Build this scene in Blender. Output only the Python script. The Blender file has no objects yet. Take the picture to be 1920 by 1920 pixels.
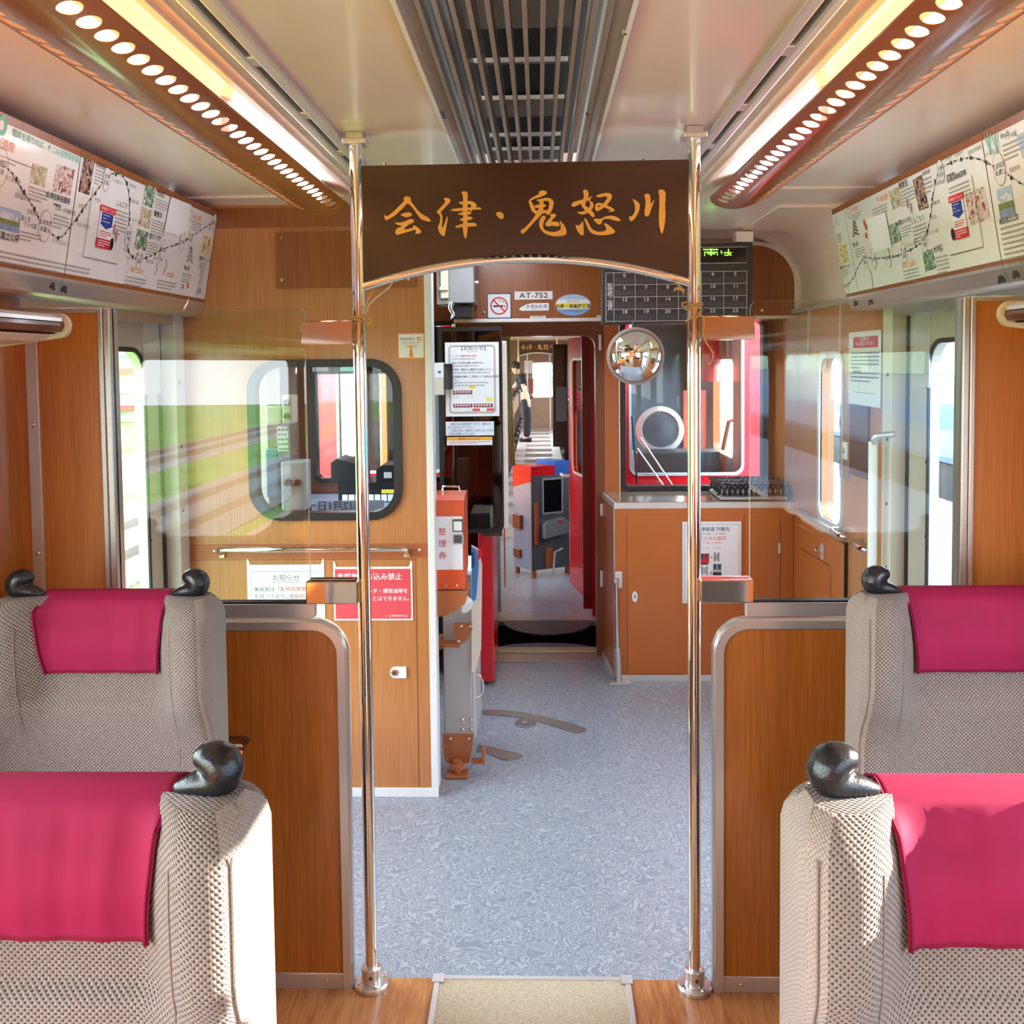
import bpy, bmesh, math, random
from mathutils import Vector, Matrix
from mathutils.geometry import tessellate_polygon
random.seed(7)
D = bpy.data
SC = bpy.context.scene
COL = SC.collection
V = Vector
PI = math.pi

# ------------------------------------------------------------------ camera, sky, sun, exposure
FPX, PPX, PPY = 1773.0, 959.0, 769.5
YAW, PITCH, ROLL = math.radians(1.71), math.radians(-2.94), math.radians(-0.624)
def cam_axes():
    cy, sy, cp, sp = math.cos(YAW), math.sin(YAW), math.cos(PITCH), math.sin(PITCH)
    f = V((-sy*cp, cy*cp, sp)); r = V((cy, sy, 0)); u = r.cross(f)
    cr, sr = math.cos(ROLL), math.sin(ROLL)
    return cr*r + sr*u, -sr*r + cr*u, f
CR, CU, CF = cam_axes()
CAM = V((0, 0, 1.6))
cd = D.cameras.new('camera'); cam = D.objects.new('camera', cd); COL.objects.link(cam)
cam.matrix_world = Matrix(((CR.x, CU.x, -CF.x, CAM.x), (CR.y, CU.y, -CF.y, CAM.y), (CR.z, CU.z, -CF.z, CAM.z), (0, 0, 0, 1)))
cd.sensor_width = 36; cd.sensor_fit = 'HORIZONTAL'
cd.lens = FPX/1920*36
cd.shift_x = (960-PPX)/1920
cd.shift_y = -(960-PPY)/1920
cd.clip_start = .02; cd.clip_end = 500
SC.camera = cam

SC.view_settings.view_transform = 'Standard'
SC.view_settings.look = 'None'
SC.view_settings.gamma = 1
SC.view_settings.use_curve_mapping = False
SC.view_settings.exposure = 1.2
SC.cycles.max_bounces = 9
SC.cycles.diffuse_bounces = 6
SC.cycles.glossy_bounces = 5
SC.cycles.transparent_max_bounces = 16
SC.cycles.sample_clamp_indirect = 8
SC.cycles.caustics_reflective = False
SC.cycles.caustics_refractive = False
SC.cycles.use_denoising = True

w = D.worlds.new('sky'); SC.world = w; w.use_nodes = True
nt = w.node_tree; nt.nodes.clear()
wo = nt.nodes.new('ShaderNodeOutputWorld'); bg = nt.nodes.new('ShaderNodeBackground')
tc = nt.nodes.new('ShaderNodeTexCoord'); sx = nt.nodes.new('ShaderNodeSeparateXYZ'); rp = nt.nodes.new('ShaderNodeValToRGB')
nt.links.new(tc.outputs['Generated'], sx.inputs[0]); nt.links.new(sx.outputs['Z'], rp.inputs[0])
rp.color_ramp.elements[0].color = (.86, .93, 1, 1); rp.color_ramp.elements[1].color = (.55, .75, 1, 1)
nt.links.new(rp.outputs[0], bg.inputs[0]); nt.links.new(bg.outputs[0], wo.inputs[0])
bg.inputs[1].default_value = 6.2

sl = D.lights.new('sun', 'SUN'); so = D.objects.new('sun', sl); COL.objects.link(so)
sl.energy = 14; sl.angle = math.radians(.6); sl.color = (1, .9, .74)
SUNDIR = V((1.0, .18, .335)).normalized()
so.rotation_euler = SUNDIR.to_track_quat('Z', 'Y').to_euler()

# ------------------------------------------------------------------ helpers
def ray(x, y):
    return CR*((x-PPX)/FPX) - CU*((y-PPY)/FPX) + CF
def at(x, y, ax, v):
    "point of the photograph's pixel x, y on the plane where axis ax equals v"
    d = ray(x, y); k = 'XYZ'.index(ax)
    return CAM + d*((v-CAM[k])/d[k])
def lin(c):
    return c/12.92 if c <= .04045 else ((c+.055)/1.055)**2.4
def rgb(h):
    if isinstance(h, str):
        h = h.lstrip('#'); h = tuple(int(h[i:i+2], 16) for i in (0, 2, 4))
    return tuple(lin(c/255) for c in h) + (1,)

MATS = {}
def node(t, k, **kw):
    n = t.nodes.new(k)
    for a, b in kw.items(): setattr(n, a, b)
    return n
def mat(name, col, rough=.5, metal=0, var=.06, vscale=(9, 9, 9), spec=.5, bump=0, emit=None, estr=0, coat=0):
    "painted, plastic or metal surface with a slight procedural unevenness"
    if name in MATS: return MATS[name]
    m = D.materials.new(name); m.use_nodes = True; t = m.node_tree
    b = t.nodes['Principled BSDF']; c = rgb(col)
    tc = node(t, 'ShaderNodeTexCoord'); mp = node(t, 'ShaderNodeMapping'); nz = node(t, 'ShaderNodeTexNoise')
    t.links.new(tc.outputs['Object'], mp.inputs[0]); mp.inputs['Scale'].default_value = vscale
    t.links.new(mp.outputs[0], nz.inputs['Vector']); nz.inputs['Scale'].default_value = 1; nz.inputs['Detail'].default_value = 3
    r = node(t, 'ShaderNodeValToRGB')
    r.color_ramp.elements[0].color = tuple(x*(1-var) for x in c[:3]) + (1,); r.color_ramp.elements[0].position = .3
    r.color_ramp.elements[1].color = tuple(min(1, x*(1+var)) for x in c[:3]) + (1,); r.color_ramp.elements[1].position = .7
    t.links.new(nz.outputs['Fac'], r.inputs[0]); t.links.new(r.outputs[0], b.inputs['Base Color'])
    b.inputs['Roughness'].default_value = rough; b.inputs['Metallic'].default_value = metal
    b.inputs['Specular IOR Level'].default_value = spec
    if coat: b.inputs['Coat Weight'].default_value = coat; b.inputs['Coat Roughness'].default_value = .08
    if emit:
        b.inputs['Emission Color'].default_value = rgb(emit); b.inputs['Emission Strength'].default_value = estr
    if bump:
        bp = node(t, 'ShaderNodeBump'); bp.inputs['Strength'].default_value = bump; bp.inputs['Distance'].default_value = .002
        t.links.new(nz.outputs['Fac'], bp.inputs['Height']); t.links.new(bp.outputs[0], b.inputs['Normal'])
    MATS[name] = m; return m
def wood(name, dark, light, rough=.32, scale=(70, 70, 2.2), coat=.25):
    if name in MATS: return MATS[name]
    m = D.materials.new(name); m.use_nodes = True; t = m.node_tree; b = t.nodes['Principled BSDF']
    tc = node(t, 'ShaderNodeTexCoord'); mp = node(t, 'ShaderNodeMapping'); mp.inputs['Scale'].default_value = scale
    n1 = node(t, 'ShaderNodeTexNoise'); n1.inputs['Scale'].default_value = 2.2; n1.inputs['Detail'].default_value = 4; n1.inputs['Distortion'].default_value = .3
    n2 = node(t, 'ShaderNodeTexNoise'); n2.inputs['Scale'].default_value = .14; n2.inputs['Detail'].default_value = 2; n2.inputs['Distortion'].default_value = .8
    n3 = node(t, 'ShaderNodeTexNoise'); n3.inputs['Scale'].default_value = 7; n3.inputs['Detail'].default_value = 1
    for n in (n1, n2, n3): t.links.new(mp.outputs[0], n.inputs['Vector'])
    t.links.new(tc.outputs['Object'], mp.inputs[0])
    def mad(x, k, y):
        q = node(t, 'ShaderNodeMath', operation='MULTIPLY_ADD'); t.links.new(x, q.inputs[0]); q.inputs[1].default_value = k
        if y is None: q.inputs[2].default_value = 0
        else: t.links.new(y, q.inputs[2])
        return q.outputs[0]
    f = mad(n1.outputs['Fac'], .5, mad(n2.outputs['Fac'], .28, mad(n3.outputs['Fac'], .22, None)))
    r = node(t, 'ShaderNodeValToRGB'); e = r.color_ramp.elements
    e[0].position = .36; e[0].color = rgb(dark); e[1].position = .60; e[1].color = rgb(light)
    t.links.new(f, r.inputs[0]); t.links.new(r.outputs[0], b.inputs['Base Color'])
    b.inputs['Roughness'].default_value = rough; b.inputs['Coat Weight'].default_value = coat; b.inputs['Coat Roughness'].default_value = .12
    MATS[name] = m; return m
def glass(name, tint='#ffffff', refl=1.0, ior=1.5):
    if name in MATS: return MATS[name]
    m = D.materials.new(name); m.use_nodes = True; t = m.node_tree; t.nodes.clear()
    o = node(t, 'ShaderNodeOutputMaterial'); mx = node(t, 'ShaderNodeMixShader'); tr = node(t, 'ShaderNodeBsdfTransparent'); gl = node(t, 'ShaderNodeBsdfGlossy')
    fr = node(t, 'ShaderNodeFresnel'); fr.inputs[0].default_value = ior
    nz = node(t, 'ShaderNodeTexNoise'); nz.inputs['Scale'].default_value = 3
    mul = node(t, 'ShaderNodeMath', operation='MULTIPLY'); mul.inputs[1].default_value = refl
    tr.inputs[0].default_value = rgb(tint); gl.inputs['Roughness'].default_value = 0.0
    t.links.new(fr.outputs[0], mul.inputs[0]); t.links.new(mul.outputs[0], mx.inputs[0])
    t.links.new(tr.outputs[0], mx.inputs[1]); t.links.new(gl.outputs[0], mx.inputs[2]); t.links.new(mx.outputs[0], o.inputs[0])
    MATS[name] = m; return m

class MB:
    "collects shapes into one mesh"
    def __init__(s): s.v = []; s.f = []; s.m = []; s.mats = []
    def mi(s, m):
        if m is None: return 0
        if m not in s.mats: s.mats.append(m)
        return s.mats.index(m)
    def add(s, vs, fs, m=None):
        o = len(s.v); s.v += [V(p) for p in vs]; k = s.mi(m)
        for f in fs: s.f.append([i+o for i in f]); s.m.append(k)
        return s
    def box(s, a, b, m=None, bev=0):
        x0, x1 = sorted((a[0], b[0])); y0, y1 = sorted((a[1], b[1])); z0, z1 = sorted((a[2], b[2]))
        return s.obox(((x0+x1)/2, (y0+y1)/2, (z0+z1)/2), (x1-x0, y1-y0, z1-z0), None, m, bev)
    def obox(s, c, size, rot=None, m=None, bev=0, seg=2):
        bm = bmesh.new(); bmesh.ops.create_cube(bm, size=1)
        for v in bm.verts: v.co = V((v.co.x*size[0], v.co.y*size[1], v.co.z*size[2]))
        if bev:
            bmesh.ops.bevel(bm, geom=list(bm.edges), offset=min(bev, .49*min(size)), segments=seg, affect='EDGES', profile=.5)
        R = rot if rot is not None else Matrix.Identity(3)
        bm.verts.ensure_lookup_table()
        vs = [R @ v.co + V(c) for v in bm.verts]; fs = [[v.index for v in f.verts] for f in bm.faces]
        bm.free(); return s.add(vs, fs, m)
    def tube(s, pts, r, n=12, m=None, cap=True, closed=False, flat=1.0):
        pts = [V(p) for p in pts]; N = len(pts); rs = r if isinstance(r, (list, tuple)) else [r]*N
        vs = []; fs = []; up = None
        for i, p in enumerate(pts):
            if closed: d = pts[(i+1) % N] - pts[i-1]
            else: d = pts[min(i+1, N-1)] - pts[max(i-1, 0)]
            d.normalize()
            if up is None:
                up = V((0, 0, 1)) if abs(d.z) < .9 else V((0, 1, 0))
            a = d.cross(up)
            if a.length < 1e-6: a = d.orthogonal()
            a.normalize(); b = a.cross(d).normalized(); up = b
            for k in range(n):
                t = 2*PI*k/n; vs.append(p + a*math.cos(t)*rs[i] + b*math.sin(t)*rs[i]*flat)
        for i in range(N if closed else N-1):
            j = (i+1) % N
            for k in range(n):
                q = (k+1) % n; fs.append([i*n+k, i*n+q, j*n+q, j*n+k])
        if cap and not closed:
            fs.append(list(range(n))[::-1]); fs.append([(N-1)*n+k for k in range(n)])
        return s.add(vs, fs, m)
    def cyl(s, a, b, r, n=20, m=None, r2=None):
        return s.tube([a, b], [r, r if r2 is None else r2], n, m)
    def lathe(s, prof, o=(0, 0, 0), axis=(0, 0, 1), n=24, m=None):
        ax = V(axis).normalized(); a = ax.orthogonal().normalized(); b = ax.cross(a); vs = []; fs = []
        for (r, h) in prof:
            for k in range(n):
                t = 2*PI*k/n; vs.append(V(o) + ax*h + (a*math.cos(t) + b*math.sin(t))*r)
        for i in range(len(prof)-1):
            for k in range(n):
                q = (k+1) % n; fs.append([i*n+k, i*n+q, (i+1)*n+q, (i+1)*n+k])
        fs.append(list(range(n))[::-1]); fs.append([(len(prof)-1)*n+k for k in range(n)])
        return s.add(vs, fs, m)
    def sphere(s, c, r, n=12, m=None, sc=(1, 1, 1)):
        prof = [(math.sin(PI*i/n)*r, -math.cos(PI*i/n)*r) for i in range(n+1)]
        prof[0] = (1e-4, -r); prof[-1] = (1e-4, r)
        o = len(s.v); s.lathe(prof, (0, 0, 0), (0, 0, 1), n*2, m)
        for i in range(o, len(s.v)):
            p = s.v[i]; s.v[i] = V((p.x*sc[0], p.y*sc[1], p.z*sc[2])) + V(c)
        return s
    def flat(s, fr, pts, m=None, h=0):
        "filled outline in the frame fr, lifted h off its surface"
        P = [fr.p(u, v, h) for u, v in pts]
        tri = tessellate_polygon([[V((u, v, 0)) for u, v in pts]])
        return s.add(P, [fix(t, pts) for t in tri], m)
    def prism(s, fr, outer, depth, m=None, holes=(), h=0, side=None):
        "outline with holes, from lift h down to h-depth"
        loops = [list(outer)] + [list(x) for x in holes]; flatp = [p for l in loops for p in l]
        tri = [fix(t, flatp) for t in tessellate_polygon([[V((u, v, 0)) for u, v in l] for l in loops])]
        s.add([fr.p(u, v, h) for u, v in flatp], tri, m)
        s.add([fr.p(u, v, h-depth) for u, v in flatp], [t[::-1] for t in tri], m)
        for l in loops:
            n = len(l); ar = sum(l[i][0]*l[(i+1) % n][1] - l[(i+1) % n][0]*l[i][1] for i in range(n))
            want = 1 if l is loops[0] else -1
            vs = [fr.p(u, v, h) for u, v in l] + [fr.p(u, v, h-depth) for u, v in l]
            fs = [[i, n+i, n+(i+1) % n, (i+1) % n] for i in range(n)]
            if ar*want < 0: fs = [f[::-1] for f in fs]
            s.add(vs, fs, side or m)
        return s
    def extr(s, prof, y0, y1, m=None, cap=True, closed=True):
        "profile of (x, z) drawn along Y"
        n = len(prof); vs = [V((x, y0, z)) for x, z in prof] + [V((x, y1, z)) for x, z in prof]
        fs = [[i, (i+1) % n, n+(i+1) % n, n+i] for i in range(n if closed else n-1)]
        if cap and closed:
            tri = [list(t) for t in tessellate_polygon([[V((x, z, 0)) for x, z in prof]])]
            fs += tri + [[n+i for i in t][::-1] for t in tri]
        return s.add(vs, fs, m)
    def line(s, fr, pts, wd, m=None, h=0, closed=False):
        "flat stroke of width wd"
        P = [V((a, b)) for a, b in pts]; n = len(P); L = []; R = []
        for i in range(n):
            if closed: d = P[(i+1) % n] - P[i-1]
            else: d = P[min(i+1, n-1)] - P[max(i-1, 0)]
            d = d.normalized() if d.length > 1e-9 else V((1, 0)); q = V((-d.y, d.x))*wd/2
            L.append(fr.p(*(P[i]+q), h)); R.append(fr.p(*(P[i]-q), h))
        k = n if closed else n-1
        return s.add(L+R, [[i, n+i, n+(i+1) % n, (i+1) % n] for i in range(k)], m)
    def text(s, fr, txt, u, v, size, m=None, h=0, al='l', sx=1.0, bold=0, mirror=False):
        vs, fs, w = glyphs(txt, bold); o = {'l': 0, 'c': -w/2, 'r': -w}[al]; g = -1 if mirror else 1
        P = [fr.p(u + g*(a+o)*size*sx, v + b*size, h) for a, b in vs]
        return s.add(P, fs, m)
    def lines(s, fr, u0, v0, u1, v1, n, m=None, h=0, seed=1, fill=.45):
        "rows of small print: broken strokes"
        rnd = random.Random(seed); dv = (v1-v0)/n; du = abs(dv)*.9
        for i in range(n):
            vv = v0 + dv*(i+.2); u = u0; end = u0 + (u1-u0)*(1 if i < n-1 else rnd.uniform(.3, .8))
            while u < end:
                wd = du*rnd.uniform(.5, .8)
                s.flat(fr, [(u, vv), (u+wd*.62, vv), (u+wd*.62, vv+dv*fill), (u, vv+dv*fill)] if dv > 0 else [(u, vv+dv*fill), (u+wd*.62, vv+dv*fill), (u+wd*.62, vv), (u, vv)], m, h)
                u += wd
        return s
    def build(s, name, m=None, parent=None, smooth=False, ang=40, sub=0):
        me = D.meshes.new(name)
        off = wl(parent) if parent else V((0, 0, 0))
        me.from_pydata([p - off for p in s.v], [], s.f)
        mats = s.mats or [m]
        for q in mats: me.materials.append(q)
        me.polygons.foreach_set('material_index', s.m)
        if smooth:
            me.polygons.foreach_set('use_smooth', [True]*len(me.polygons))
            if ang < 180:
                me.update(); bm = bmesh.new(); bm.from_mesh(me)
                for e in bm.edges:
                    if len(e.link_faces) == 2 and e.calc_face_angle(0) > math.radians(ang): e.smooth = False
                bm.to_mesh(me); bm.free()
        me.update()
        o = D.objects.new(name, me); COL.objects.link(o)
        if parent: o.parent = parent
        if sub:
            md = o.modifiers.new('sub', 'SUBSURF'); md.levels = sub; md.render_levels = sub
        return o
def fix(t, pts):
    a, b, c = t
    (x0, y0), (x1, y1), (x2, y2) = pts[a], pts[b], pts[c]
    return [a, b, c] if (x1-x0)*(y2-y0)-(x2-x0)*(y1-y0) > 0 else [a, c, b]
def wl(o):
    p = V((0, 0, 0))
    while o: p = p + o.location; o = o.parent
    return p
class Fr:
    "flat frame: origin, right, up; its normal faces the viewer"
    def __init__(s, o, r, u): s.o = V(o); s.r = V(r).normalized(); s.u = V(u).normalized(); s.n = s.r.cross(s.u)
    def p(s, u, v, h=0): return s.o + s.r*u + s.u*v + s.n*h
    def px(s, x, y):
        d = ray(x, y); q = CAM + d*((s.o-CAM).dot(s.n)/d.dot(s.n)) - s.o
        return (q.dot(s.r), q.dot(s.u))
    def pxs(s, pts): return [s.px(*p) for p in pts]
def front(y): return Fr((0, y, 0), (1, 0, 0), (0, 0, 1))            # faces -Y (the camera)
GL = {}
def glyphs(txt, bold=0):
    k = (txt, bold)
    if k in GL: return GL[k]
    c = D.curves.new('lettering', 'FONT'); c.body = txt; c.resolution_u = 2; c.offset = bold
    o = D.objects.new('lettering', c); COL.objects.link(o)
    me = D.meshes.new_from_object(o.evaluated_get(bpy.context.evaluated_depsgraph_get()))
    vs = [(v.co.x, v.co.y) for v in me.vertices]; fs = [list(p.vertices) for p in me.polygons]
    w = max([a for a, b in vs] or [1]); D.objects.remove(o); D.curves.remove(c); D.meshes.remove(me)
    GL[k] = (vs, fs, w); return GL[k]
def rrect(x0, y0, x1, y1, r, n=6):
    if isinstance(r, (int, float)): r = (r,)*4
    out = []
    for (cx, cy, a0, q) in ((x1, y0, -PI/2, r[1]), (x1, y1, 0, r[2]), (x0, y1, PI/2, r[3]), (x0, y0, PI, r[0])):
        if q <= 1e-6: out.append((cx, cy)); continue
        ox = cx - q if cx == x1 else cx + q; oy = cy - q if cy == y1 else cy + q
        for i in range(n+1):
            t = a0 + PI/2*i/n; out.append((ox+q*math.cos(t), oy+q*math.sin(t)))
    return out
def rect(x0, y0, x1, y1): return [(x0, y0), (x1, y0), (x1, y1), (x0, y1)]
def ell(cx, cy, a, b, n=24): return [(cx+a*math.cos(2*PI*i/n), cy+b*math.sin(2*PI*i/n)) for i in range(n)]
def cat(pts, k=6):
    "smooth curve through points"
    P = [V(p) for p in pts]; P = [P[0]*2-P[1]] + P + [P[-1]*2-P[-2]]; out = []
    for i in range(1, len(P)-2):
        a, b, c, d = P[i-1:i+3]
        for j in range(k):
            t = j/k; out.append(.5*((2*b)+(c-a)*t+(2*a-5*b+4*c-d)*t*t+(3*b-a-3*c+d)*t**3))
    out.append(P[-2]); return out
def chaikin(p):
    out = []
    for i in range(len(p)):
        a, b = p[i], p[(i+1) % len(p)]
        out += [(a[0]*.75+b[0]*.25, a[1]*.75+b[1]*.25), (a[0]*.25+b[0]*.75, a[1]*.25+b[1]*.75)]
    return out
def thing(name, label, ct, loc=(0, 0, 0), group=None):
    o = D.objects.new(name, None); COL.objects.link(o); o.location = loc; o.empty_display_size = .05
    o['label'] = label; o['category'] = ct
    if group: o['group'] = group
    return o
def tag(o, label, ct, group=None, kind=None):
    o['label'] = label; o['category'] = ct
    if group: o['group'] = group
    if kind: o['kind'] = kind
    return o
def struct(b, name, m=None, parent=None, label=None, **k):
    o = b.build(name, m, parent, **k)
    if not parent:
        o['kind'] = 'structure'; o['category'] = name.split('_')[0]
        o['label'] = label or name.replace('_', ' ')
    return o
def copy_tree(o, parent=None):
    c = o.copy(); COL.objects.link(c); c.parent = parent
    for ch in o.children: copy_tree(ch, c)
    return c
# ------------------------------------------------------------------ materials
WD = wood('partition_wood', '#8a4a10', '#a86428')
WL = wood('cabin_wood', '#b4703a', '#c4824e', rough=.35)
WM = wood('bulkhead_wood', '#86461a', '#9c5c2a')
WP = wood('side_wood', '#a85e24', '#c07838')
VENTM = mat('vent_aluminium', '#b6b0a8', .38, .7, var=.04)
BRN = mat('brown_paint', '#c06a2c', .38, var=.03, coat=.2)
RBR = mat('red_brown_paint', '#8a4a2c', .35, var=.04, coat=.2)
COP = mat('copper_paint', '#b0673c', .4, var=.08)
ALU = mat('brushed_aluminium', '#d6d3ce', .28, .8, var=.04, vscale=(3, 3, 220))
ALUW = mat('pale_aluminium', '#e2e0dc', .35, .6, var=.03)
CHR = mat('chrome', '#e6e2dc', .05, 1, var=.01)
CREAM = mat('cream_panel', '#f0ddd0', .3, var=.02, coat=.3)
CREAMM = mat('cream_moulding', '#d9cfbf', .35, var=.03)
WHT = mat('white_plastic', '#eeece8', .4, var=.02)
OFFW = mat('ivory_plastic', '#d9cfb8', .45, var=.03)
GRY = mat('grey_plastic', '#b9b9b6', .45, var=.04)
DGR = mat('dark_grey_plastic', '#4c4c4e', .4, var=.05)
BLK = mat('black_rubber', '#16171a', .38, var=.1)
BLKG = mat('black_gloss', '#101012', .12, var=.1)
LAMPB = mat('lamp_brown', '#a05a28', .25, var=.04, coat=.5)
RED = mat('red_paint', '#d01020', .25, var=.03, coat=.4)
REDSH = mat('red_paint_shaded', '#9a0a12', .3, var=.03)  # the same red with the doorway's shade put into the colour
PAPER = mat('white_paper', '#f1f0ee', .6, var=.01)
BOARD = mat('printed_board', '#eceae4', .3, var=.01, coat=.2)
INK = mat('black_ink', '#2a2826', .6, var=.02)
INKG = mat('grey_ink', '#8a857c', .6, var=.05)
INKP = mat('pale_ink', '#a29c92', .6, var=.05)
INKR = mat('red_ink', '#d8202c', .5, var=.02)
INKB = mat('blue_ink', '#1c3c96', .5, var=.02)
INKO = mat('orange_ink', '#f0942c', .5, var=.02)
INKT = mat('teal_ink', '#7cc4ac', .5, var=.02)
INKY = mat('yellow_ink', '#f2dc4a', .5, var=.02)
PINK = mat('notice_red', '#e4505a', .45, var=.02)
GOLD = mat('gold_lettering', '#f4b24c', .45, var=.02)
GLS = glass('clear_glass', '#f6fbf8', .8)
GLE = mat('glass_edge', '#d8e4de', .15, var=.02)
GLW = glass('window_glass', '#f4fafa', .5)
GLT = glass('tinted_glass', '#8a8480', 1.0)
def photo(name, cols, scale=60):
    m = D.materials.new(name); m.use_nodes = True; t = m.node_tree; b = t.nodes['Principled BSDF']
    tc = node(t, 'ShaderNodeTexCoord'); n = node(t, 'ShaderNodeTexNoise'); n.inputs['Scale'].default_value = scale; n.inputs['Detail'].default_value = 5
    n.inputs['Distortion'].default_value = 1
    r = node(t, 'ShaderNodeValToRGB'); e = r.color_ramp.elements
    while len(e) < len(cols): e.new(.5)
    for i, c in enumerate(cols): e[i].position = .3 + .4*i/(len(cols)-1); e[i].color = rgb(c)
    t.links.new(tc.outputs['Object'], n.inputs['Vector']); t.links.new(n.outputs['Fac'], r.inputs[0]); t.links.new(r.outputs[0], b.inputs['Base Color'])
    b.inputs['Roughness'].default_value = .35; return m
PH_MIX = photo('print_festival', ['#4a3a36', '#c9a690', '#e8e2da', '#b04a50', '#5a6a4a'])
PH_GRN = photo('print_forest', ['#3c5a44', '#7c9a7c', '#dfe6dc'])
PH_YEL = photo('print_noodles', ['#5c4a22', '#d8b84c', '#f4ecc8', '#8c6a22'])
PH_MTN = photo('print_ridge', ['#7c8894', '#e8eaec', '#b8c0c8'], 30)
PH_TAN = photo('print_gorge', ['#7c8074', '#c8b88c', '#dfe0d8'])
PH_SKY = mat('print_sky', '#a9c4dc', .4); PH_MEAD = mat('print_meadow', '#7c8a4c', .4, var=.2, vscale=(40, 40, 40)); PH_LAKE = mat('print_lake', '#8496b4', .4, var=.2, vscale=(60, 60, 20))
PH_CAS = photo('print_float', ['#1c1c26', '#5c3c34', '#c8a48c', '#30344a'])

def fabric(name, base, dots, k=2*PI/.0098, bumpy=.6):
    m = D.materials.new(name); m.use_nodes = True; t = m.node_tree; b = t.nodes['Principled BSDF']
    tc = node(t, 'ShaderNodeTexCoord'); sp = node(t, 'ShaderNodeSeparateXYZ'); t.links.new(tc.outputs['UV'], sp.inputs[0])
    def mth(op, a, c):
        n = node(t, 'ShaderNodeMath', operation=op)
        for i, q in enumerate((a, c)):
            if q is None: continue
            if isinstance(q, (int, float)): n.inputs[i].default_value = q
            else: t.links.new(q, n.inputs[i])
        return n.outputs[0]
    a = sp.outputs['X']; c = sp.outputs['Y']
    ca = mth('COSINE', mth('MULTIPLY', a, k), None); cb = mth('COSINE', mth('MULTIPLY', c, k), None)
    f = mth('MULTIPLY', ca, cb)
    r = node(t, 'ShaderNodeValToRGB'); e = r.color_ramp.elements; e[0].position = .18; e[0].color = rgb(base); e[1].position = .6; e[1].color = rgb(dots)
    t.links.new(f, r.inputs[0])
    nz = node(t, 'ShaderNodeTexNoise'); nz.inputs['Scale'].default_value = 420; nz.inputs['Detail'].default_value = 2; t.links.new(tc.outputs['Object'], nz.inputs['Vector'])
    mx = node(t, 'ShaderNodeMix', data_type='RGBA', blend_type='OVERLAY'); mx.inputs[0].default_value = .5
    t.links.new(r.outputs[0], mx.inputs[6]); t.links.new(nz.outputs['Fac'], mx.inputs[7])
    t.links.new(mx.outputs[2], b.inputs['Base Color']); b.inputs['Roughness'].default_value = .95; b.inputs['Specular IOR Level'].default_value = .1
    b.inputs['Sheen Weight'].default_value = .15
    bp = node(t, 'ShaderNodeBump'); bp.inputs['Strength'].default_value = bumpy; bp.inputs['Distance'].default_value = .002; bp.invert = True
    t.links.new(f, bp.inputs['Height']); t.links.new(bp.outputs[0], b.inputs['Normal']); MATS[name] = m; return m
FAB = fabric('seat_moquette', '#8f847b', '#4a3d37', 2*PI/.0080)
FABS = fabric('seat_side_moquette', '#a39990', '#867a71', 2*PI/.0066, .4)
CLO = mat('crimson_cloth', '#8f1a41', .75, var=.07, vscale=(14, 14, 14), spec=.2, bump=.15)
CLOH = mat('crimson_hem', '#7e1236', .75, var=.05, spec=.2)

def floor_vinyl():
    m = D.materials.new('blue_grey_vinyl'); m.use_nodes = True; t = m.node_tree; b = t.nodes['Principled BSDF']
    tc = node(t, 'ShaderNodeTexCoord')
    n = node(t, 'ShaderNodeTexNoise'); n.inputs['Scale'].default_value = 17; n.inputs['Detail'].default_value = 1.5; n.inputs['Distortion'].default_value = 1.2
    t.links.new(tc.outputs['Object'], n.inputs['Vector'])
    a = node(t, 'ShaderNodeMath', operation='MULTIPLY'); a.inputs[1].default_value = 62; t.links.new(n.outputs['Fac'], a.inputs[0])
    s = node(t, 'ShaderNodeMath', operation='SINE'); t.links.new(a.outputs[0], s.inputs[0])
    r = node(t, 'ShaderNodeValToRGB'); e = r.color_ramp.elements; e[0].position = .0; e[0].color = rgb('#8a8f97'); e[1].position = .75; e[1].color = rgb('#b2b4b8')
    t.links.new(s.outputs[0], r.inputs[0]); t.links.new(r.outputs[0], b.inputs['Base Color'])
    b.inputs['Roughness'].default_value = .3; b.inputs['Specular IOR Level'].default_value = .55; return m
VIN = floor_vinyl()
WFL = wood('floor_wood', '#a05a26', '#d0925a', rough=.3, scale=(28, 3.2, 28), coat=.3)
CARP = mat('beige_carpet', '#c4b094', .95, var=.25, vscale=(260, 260, 260), spec=.1, bump=.6)
def tubemat(name, col, s):
    m = D.materials.new(name); m.use_nodes = True; t = m.node_tree; t.nodes.clear()
    o = node(t, 'ShaderNodeOutputMaterial'); e = node(t, 'ShaderNodeEmission'); e.inputs[0].default_value = rgb(col); e.inputs[1].default_value = s
    t.links.new(e.outputs[0], o.inputs[0]); return m
TUBEW = tubemat('warm_tube', '#ffc878', 9)
TUBEC = tubemat('cool_tube', '#e6f0ff', 8.5)
GREENLED = tubemat('green_led', '#7cf03c', 1.6)

XC = -.032
XL, XR = -1.31, 1.26
CZ = 2.165
YP = 2.345       # partition and poles
YW = 3.405       # cabin wall
YB = 4.70        # bulkhead above the cab
YF = 5.08        # car end wall
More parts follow.
